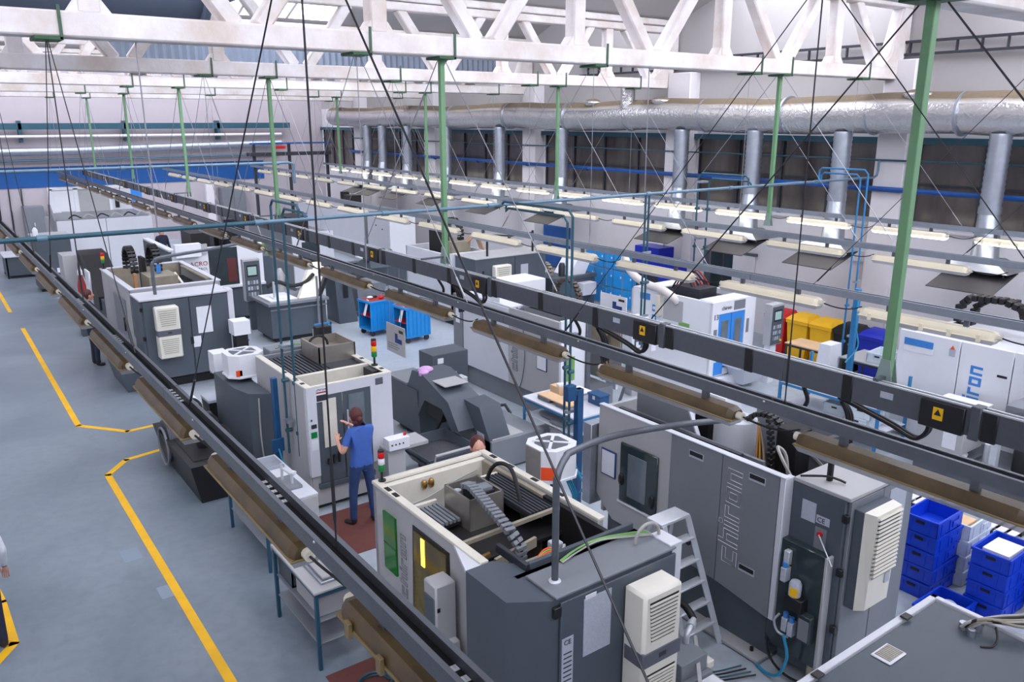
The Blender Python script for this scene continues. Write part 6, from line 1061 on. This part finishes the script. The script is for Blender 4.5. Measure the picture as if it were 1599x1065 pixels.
for i, (x, y, z) in enumerate(((12.6, 7.0, .35), (12.6, 6.95, .55), (12.7, 8.2, .8), (12.9, 7.6, .35))): put_crate('crate_white', x, y, z, .05, ['lower white crate at the near end of the blue rack', 'upper white crate at the near end of the blue rack', 'white crate on the upper shelf of the blue rack', 'white crate in the middle of the blue rack'][i], 'white stacking crates')
mk('blue_tray', MB().box(12.35, 12.75, 7.55, 7.95, .8, .83, .01), 'bin_blue', loc=(12.55, 7.75, .8), label='flat bright blue tray on the blue rack', cat='tray')
for i in range(5): mk('paper_tray', MB().box(12.4, 12.8, 6.62, 6.92, .76 + .06 * i, .77 + .06 * i).box(12.4, 12.41, 6.62, 6.92, .77 + .06 * i, .80 + .06 * i), 'crate_white', loc=(12.6, 6.75, .76 + .06 * i), label='white letter tray, %s of the tower on the blue rack' % ['bottom', 'second', 'middle', 'fourth', 'top'][i], cat='tray', group='letter trays')
table('work_table', 'brown-topped low table in front of the yellow wheelie bins', 14.9, 15.5, 9.4, 10.3, .72, 'steel_dark', 'board'); table('work_table', 'grey wire-sided table beside the blue post', 14.6, 15.5, 7.6, 8.8, .8, 'steel_dark', 'mach_light')
put_crate('crate_white', 15.0, 8.1, .8, .1, 'pale crate on the wire-sided table', 'white stacking crates')
mk('cloth_cover', MB().hull2([(14.3, 8.8, .3), (14.75, 8.8, .3), (14.75, 9.15, .3), (14.3, 9.15, .3)], [(14.35, 8.85, 1.05), (14.72, 8.85, 1.05), (14.72, 9.1, 1.05), (14.35, 9.1, 1.05)]), 'paper', loc=(14.5, 9, .0), label='stack of white sacks draped in front of the blue wheelie bin', cat='sacks')
# ---- wheelie bins
def wheelie(x, y, m, lab, s=1.0):
    t = thing('wheelie_bin', lab, 'wheelie bin', (x, y, 0), group='wheelie bins by the wall')
    a, b, h = .24 * s, .27 * s, .95 * s
    mk('body', MB().hull2([(x - a * .8, y - b * .8, .06), (x + a * .8, y - b * .8, .06), (x + a * .8, y + b * .8, .06), (x - a * .8, y + b * .8, .06)], [(x - a, y - b, h), (x + a, y - b, h), (x + a, y + b, h), (x - a, y + b, h)]), m, t)
    mk('lid', MB().hull2([(x - a - .03, y - b - .03, h), (x + a + .03, y - b - .03, h), (x + a + .03, y + b + .03, h), (x - a - .03, y + b + .03, h)], [(x - a * .7, y - b * .8, h + .09), (x + a, y - b * .8, h + .12), (x + a, y + b * .8, h + .12), (x - a * .7, y + b * .8, h + .09)]), m, t)
    mk('handle', MB().cyl((x + a + .06, y - b, h + .04), (x + a + .06, y + b, h + .04), .02, 8), m, t); mk('wheel', MB().cyl((x + a, y - b, .1), (x + a, y - b + .06, .1), .1, 14).cyl((x + a, y + b - .06, .1), (x + a, y + b, .1), .1, 14), 'black', t); bx('rim_band', t, m, x - a - .02, x + a + .02, y - b - .02, y + b + .02, h - .08, h)
    return t
for y, m, l in ((11.35, 'red', 'red wheelie bin beside the pedestal control panel'), (10.75, 'yellow', 'yellow wheelie bin next to the red one, partly hidden'), (10.15, 'yellow', 'yellow wheelie bin with paper label beside the black one'), (9.55, 'black', 'black wheelie bin between yellow and blue bins'), (8.95, 'bin_blue', 'dark blue wheelie bin at the right end of the bin row')): wheelie(16.2, y, m, l)
# ---- lockers, boxes and boards on the right wall
lk = thing('locker', 'bank of bright blue lockers against the right wall', 'lockers', (16.7, 17.4, 0)); bx('carcass', lk, 'galv', 16.5, 17.0, 16.2, 18.7, 0, 1.66)
for c in range(6):
    for r_ in range(3):
        y0 = 16.22 + c * .41; z0 = .05 + r_ * .535; d_ = bx('door', lk, 'locker_blue', 16.48, 16.5, y0 + .015, y0 + .395, z0, z0 + .5); bx('latch', d_, 'paper', 16.472, 16.48, y0 + .05, y0 + .09, z0 + .3, z0 + .36, 0)
bs = thing('blue_container', 'stepped deep blue container in front of the right wall above the machine', 'container', (16.3, 15.4, 0)); bx('upper_box', bs, 'bin_blue', 16.0, 16.6, 15.2, 16.1, 1.3, 2.05); bx('lower_box', bs, 'bin_blue', 16.0, 16.6, 14.7, 15.2, 1.2, 1.75); bx('stand', bs, 'steel_dark', 16.05, 16.55, 14.75, 16.05, 0, 1.3); mk('wire_handle', MB().hose([(16.3, 15.3, 2.05), (16.3, 15.32, 2.35), (16.3, 15.5, 2.4), (16.3, 15.9, 2.45)], .015, 6), 'mach_mid', bs)
bb = thing('notice_board', 'blue notice board on the right wall beyond the lockers', 'board', (17.3, 21.1, 1)); bx('panel', bb, 'pipe_blue', 17.28, 17.4, 20.5, 21.8, .6, 1.95); bx('frame', bb, 'steel_dark', 17.27, 17.4, 20.45, 21.85, .56, .6)
mk('wall_sign', MB().box(17.36, 17.4, 10.1, 10.7, 2.25, 2.5), 'paper', loc=(17.38, 10.4, 2.3), label='small white sign hung on the right wall near the pilaster', cat='sign')
# ---- hanging signs
def hang_sign(x, y, z, w_, h_, rz, lab, m, zt):
    t = thing('hanging_sign', lab, 'sign', (x, y, z)); M = Matrix.Translation((x, y, z)) @ Matrix.Rotation(rz, 4, 'Z')
    mk('board', MB().box(-w_ / 2, w_ / 2, -.006, .006, -h_ / 2, h_ / 2, 0, M), m, t)
    mk('blue_block', MB().box(-.02 * w_, .12 * w_, -.009, -.006, -.1 * h_, .22 * h_, 0, M).box(.12 * w_, .34 * w_, -.009, -.006, -.1 * h_, .06 * h_, 0, M), 'ink_blue', t)
    mk('logo_mark', MB().box(.2 * w_, .42 * w_, -.009, -.006, .28 * h_, .38 * h_, 0, M), 'ink', t)
    for i in range(3): mk('print_line', MB().box(-.42 * w_, (.1 + .1 * (i % 2)) * w_, -.009, -.006, (-.2 - .08 * i) * h_, (-.17 - .08 * i) * h_, 0, M), 'mach_mid', t)
    for s in (-.3, .3):
        p = M @ Vector((s * w_, 0, h_ / 2)); mk('hanging_wire', MB().cyl(p, (p.x, p.y, zt), .004, 5), 'wire_light', t)
hang_sign(5.65, 10.72, 2.16, .58, .45, R(-90), 'grey hanging sign with dark blue block in front of the blue carts', 'mach_light', 3.3); hang_sign(8.72, 9.2, 2.55, .6, .36, R(-90), 'white hanging sign with dark blue block left of the white machine', 'mach_white', 3.38)
# ---- tool trolleys
def trolley(x, y, rz, lab):
    t = thing('tool_trolley', lab, 'trolley', (0, 0, 0), group='blue tool trolleys')
    for yy in (-.3, .28): bx('side_wall', t, 'cart_blue', -.36, .36, yy, yy + .025, .16, .9)
    bx('back_wall', t, 'cart_blue', .34, .365, -.3, .3, .16, .9); bx('bottom', t, 'cart_blue', -.36, .36, -.3, .3, .14, .18); bx('middle_shelf', t, 'red', -.34, .34, -.27, .27, .5, .53); bx('top_tray', t, 'cart_blue', -.38, .38, -.32, .32, .86, .92); bx('tray_lining', t, 'red_dull', -.34, .34, -.28, .28, .92, .925)
    for k in range(6): bx('side_rib', t, 'cart_blue', -.3 + .12 * k, -.28 + .12 * k, -.315, -.3, .2, .84, 0)
    mk('push_handle', MB().tube([(.38, -.28, .92), (.46, -.28, 1.0), (.46, .28, 1.0), (.38, .28, .92)], .015, 8), 'mach_dark', t)
    for a in (-.28, .28):
        for b in (-.22, .22): mk('castor', MB().cyl((a, b - .02, .07), (a, b + .02, .07), .07, 12).box(a - .03, a + .03, b - .03, b + .03, .1, .15), 'steel_dark', t)
    t.location = (x, y, 0); t.rotation_euler.z = rz
    return t
trolley(9.35, 18.75, R(5), 'bright blue tool trolley farther from the hanging sign'); trolley(9.75, 17.6, R(5), 'bright blue tool trolley right behind the hanging sign')
k = 0
for (cx, cy, w_) in ((9.35, 18.75, 'farther'), (9.75, 17.6, 'nearer')):
    for dx, dy, c, nm in ((-.15, .05, 'paper', 'white cloth'), (.1, -.1, 'red', 'red holder'), (.0, .12, 'black', 'black gripper'), (.2, .1, 'red', 'red block')):
        mk('tool_piece', MB().ell((cx + dx, cy + dy, .96), (.09, .06, .035), 10, 5) if c == 'paper' else MB().obox((cx + dx, cy + dy, .95), (.16, .07, .05), (0, 0, dx * 6), .01), c, loc=(cx + dx, cy + dy, .925), label='%s%s on the %s blue trolley' % (nm, ' near the handle' if dx == .2 else '', w_), cat='tool')
    mk('tag_sheet', MB().hull2([(cx - .42, cy - .2, .55), (cx - .40, cy - .05, .55), (cx - .41, cy - .05, .55), (cx - .43, cy - .2, .55)], [(cx - .3, cy - .2, .95), (cx - .28, cy - .05, .95), (cx - .29, cy - .05, .95), (cx - .31, cy - .2, .95)]), 'paper', loc=(cx - .35, cy, .55), label='white paper sheet hanging off the %s blue trolley' % w_, cat='paper')
bt_ = thing('blue_rail_stand', 'thin bright blue stand near the left end of the trolleys', 'stand', (6.6, 15.0, 0)); bx('upright', bt_, 'frame_blue', 6.95, 6.99, 16.2, 16.24, 0, 1.15); bx('arm', bt_, 'frame_blue', 6.6, 6.99, 16.2, 16.24, 1.1, 1.15); bx('foot', bt_, 'frame_blue', 6.85, 7.1, 16.05, 16.4, 0, .02); bx('side_board', bt_, 'mach_mid', 6.55, 6.9, 16.21, 16.23, .3, 1.05)
# ================================================================== people
def person(name, label, base, face, J, mats, hair=None, hairm='hair', height=1.68, sleeves=False):
    """J: joints in a local frame (x = right, y = forward, z up), metres. One skinned body, clothes by region."""
    root = thing(name, label, 'person', base)
    V = []; E = []; Rd = []; T = []
    def add(p, r, par, tagm):
        V.append(Vector(p)); Rd.append(r); T.append(tagm)
        if par is not None: E.append((par, len(V) - 1))
        return len(V) - 1
    sh, tr, sk, so = mats
    pel = add(J['pelvis'], (.15, .105), None, tr)
    waist = add(J['waist'], (.135, .10), pel, sh); chest = add(J['chest'], (.155, .11), waist, sh); neck0 = add(J['neck'], (.065, .06), chest, sh); neck1 = add(Vector(J['neck']).lerp(Vector(J['head']), .45), (.048, .048), neck0, sk)
    for s in ('l', 'r'):
        hip = add(J['hip_' + s], (.088, .09), pel, tr); kn = add(J['knee_' + s], (.062, .064), hip, tr); an = add(J['ankle_' + s], (.05, .052), kn, tr); hl = add(Vector(J['ankle_' + s]) + Vector((0, -.01, -.05)), (.04, .045), an, so); toe = add(J['toe_' + s], (.036, .03), hl, so)
        shd = add(J['sho_' + s], (.062, .062), chest, sh); mid = add(Vector(J['sho_' + s]).lerp(Vector(J['elb_' + s]), .6), (.052, .052), shd, sh); el = add(J['elb_' + s], (.046, .046) if sleeves else (.038, .038), mid, sh if sleeves else sk); wr = add(J['wri_' + s], (.034, .032) if sleeves else (.026, .024), el, sh if sleeves else sk)
        d = (Vector(J['hand_' + s]) - Vector(J['wri_' + s])).normalized(); palm = add(Vector(J['wri_' + s]) + d * .06, (.036, .018), wr, sk)
        side = d.cross(Vector((0, 0, 1))); side = side.normalized() if side.length > .1 else Vector((1, 0, 0))
        kn_ = add(Vector(J['wri_' + s]) + d * .09, (.034, .016), palm, sk)
        for q, (o, ln) in enumerate(((-.028, .058), (-.01, .07), (.01, .075), (.028, .06))):
            b0 = Vector(J['wri_' + s]) + d * .1 + side * o; a0 = add(b0, (.009, .009), kn_, sk); a1 = add(b0 + d * ln * .55 + Vector((0, 0, -.006)), (.008, .008), a0, sk); add(b0 + d * ln * .9 + Vector((0, 0, -.025)), (.007, .007), a1, sk)
        sg = -1 if s == 'l' else 1
        th = add(Vector(J['wri_' + s]) + d * .045 - side * sg * .035, (.011, .011), palm, sk); add(Vector(J['wri_' + s]) + d * .085 - side * sg * .055 + Vector((0, 0, -.01)), (.009, .009), th, sk)
    me = bpy.data.meshes.new('body'); me.from_pydata([tuple(v) for v in V], E, []); ob = bpy.data.objects.new('body', me); col.objects.link(ob)
    md = ob.modifiers.new('skin', 'SKIN')
    if not me.skin_vertices: bpy.context.view_layer.objects.active = ob
    for i, r in enumerate(Rd): me.skin_vertices[0].data[i].radius = r
    me.skin_vertices[0].data[0].use_root = True
    sub = ob.modifiers.new('sub', 'SUBSURF'); sub.levels = 3 if height == 1.68 else 2; sub.render_levels = sub.levels
    dg = bpy.context.evaluated_depsgraph_get(); dg.update(); ev = bpy.data.meshes.new_from_object(ob.evaluated_get(dg))
    bpy.data.objects.remove(ob)
    bm = bmesh.new(); bm.from_mesh(ev)
    h0 = Vector(J['head']); up = (h0 - Vector(J['neck'])).normalized()
    mlist = []
    for m in (sh, tr, sk, so):
        if m not in mlist: mlist.append(m)
    # regions: nearest bone decides
    segs = [(V[a], V[b], T[b], max(Rd[a][0], .02), max(Rd[b][0], .02)) for a, b in E]
    def near(p):
        best = 1e9; t = sk
        for a, b, tg, ra, rb in segs:
            ab = b - a; f = max(0, min(1, (p - a).dot(ab) / max(ab.length_squared, 1e-9))); d2 = (p - a - ab * f).length_squared / (ra + (rb - ra) * f) ** 2
            if d2 < best: best = d2; t = tg
        return t
    for f in bm.faces:
        c = f.calc_center_median(); t = near(c)
        if t in (sh, tr) and c.z > .8: t = sh if c.z > J['pelvis'][2] - .05 else tr
        if t == sh and c.z > J['neck'][2] + .02: t = sk
        if t == tr and c.z < .1: t = so
        f.material_index = mlist.index(t); f.smooth = True
    # head joined into the same mesh: skull, jaw, nose, ears
    hb = MB(); hb.ell(h0, (.075, .095, .115), 18, 12).ell(h0 + Vector((0, .03, -.065)), (.052, .062, .06), 14, 8).ell(h0 + Vector((0, .1, -.02)), (.014, .022, .026), 8, 6).ell(h0 + Vector((.077, -.005, -.015)), (.012, .024, .034), 8, 6).ell(h0 + Vector((-.077, -.005, -.015)), (.012, .024, .034), 8, 6).ell(h0 + Vector((0, .085, -.062)), (.024, .01, .008), 8, 5)
    for x in (-.03, .03): hb.ell(h0 + Vector((x, .087, .01)), (.014, .01, .01), 8, 5)
    tmp = bpy.data.meshes.new('tmp'); hb.bm.to_mesh(tmp); hb.bm.free(); nf = len(bm.faces); bm.from_mesh(tmp); bm.faces.ensure_lookup_table()
    for f in bm.faces[nf:]: f.material_index = mlist.index(sk); f.smooth = True
    out = bpy.data.meshes.new('body'); bm.to_mesh(out); bm.free()
    for m in mlist: out.materials.append(MATS[m])
    b = bpy.data.objects.new('body', out); col.objects.link(b); b.parent = root
    if hair:
        hm = MB(); hm.ell(h0 + Vector((0, -.022, .025)), (.088, .098, .108), 16, 10)
        if hair == 'bun': hm.ell(h0 + Vector((0, -.12, -.01)), (.045, .05, .045), 12, 8).ell(h0 + Vector((0, -.05, -.06)), (.07, .06, .06), 12, 8)
        if hair == 'short': hm.ell(h0 + Vector((0, -.045, -.03)), (.075, .06, .07), 12, 8)
        me2 = mesh_of('hair', hm, hairm); o2 = bpy.data.objects.new('hair', me2); col.objects.link(o2); o2.parent = root
    root.rotation_euler.z = face
    k = height / 1.68; root.scale = (k, k, k)
    return root
STAND = dict(pelvis=(0, 0, .93), waist=(0, .0, 1.08), chest=(0, .0, 1.28), neck=(0, -.01, 1.43), head=(0, .02, 1.565), hip_l=(-.09, 0, .86), hip_r=(.09, 0, .86), knee_l=(-.1, .02, .48), knee_r=(.1, .02, .48), ankle_l=(-.11, 0, .09), ankle_r=(.11, 0, .09), toe_l=(-.13, .14, .032), toe_r=(.13, .14, .032), sho_l=(-.17, 0, 1.37), sho_r=(.17, 0, 1.37), elb_l=(-.24, -.02, 1.1), elb_r=(.24, -.02, 1.1), wri_l=(-.24, .1, .88), wri_r=(.24, .1, .88), hand_l=(-.24, .13, .8), hand_r=(.24, .13, .8))
P1 = dict(STAND); P1.update(sho_l=(-.155, 0, 1.37), sho_r=(.155, 0, 1.37), elb_l=(-.27, .0, 1.1), wri_l=(-.25, .17, 1.2), hand_l=(-.22, .24, 1.26), elb_r=(.22, .2, 1.2), wri_r=(-.0, .28, 1.36), hand_r=(-.08, .3, 1.42), head=(-.03, .05, 1.56), ankle_l=(-.15, .02, .09), toe_l=(-.22, .15, .032), ankle_r=(.13, -.06, .09), toe_r=(.16, .08, .032), knee_l=(-.13, .03, .48), knee_r=(.12, -.02, .48))
person('person', 'person in blue t-shirt and jeans working at the twin sliding doors', (4.4, 9.48, 0), R(2), P1, ('shirt', 'jeans', 'skin', 'shoe'), 'bun', height=1.68)
person('person', 'dark-haired person whose head shows behind the foreground machine rim', (4.98, 7.5, 0), R(160), STAND, ('dark_cloth', 'jeans', 'skin', 'shoe'), 'short', height=1.78, sleeves=True)
person('person', 'person in dark clothes half hidden behind the aisle lamp rail', (2.85, 19.9, 0), R(-80), STAND, ('dark_cloth', 'dark_cloth', 'skin', 'shoe'), 'short', height=1.75, sleeves=True)
person('person', 'far person in navy top between the plain grey machine and the white machine', (6.9, 30.2, 0), R(200), STAND, ('dark_cloth', 'dark_cloth', 'skin', 'shoe'), 'short', 'ink', height=1.75, sleeves=True)
PE = dict(STAND)
person('person', 'person in white top cut off by the left edge of the photo', (-0.04, 9.2, 0), R(0), PE, ('white_cloth', 'dark_cloth', 'skin', 'shoe'), 'short', height=1.7, sleeves=True)
person('person', 'small far person in dark green work jacket among the back row', (9.2, 27.0, 0), R(170), STAND, ('cable_green', 'dark_cloth', 'skin', 'shoe'), 'short', height=1.7, sleeves=True)
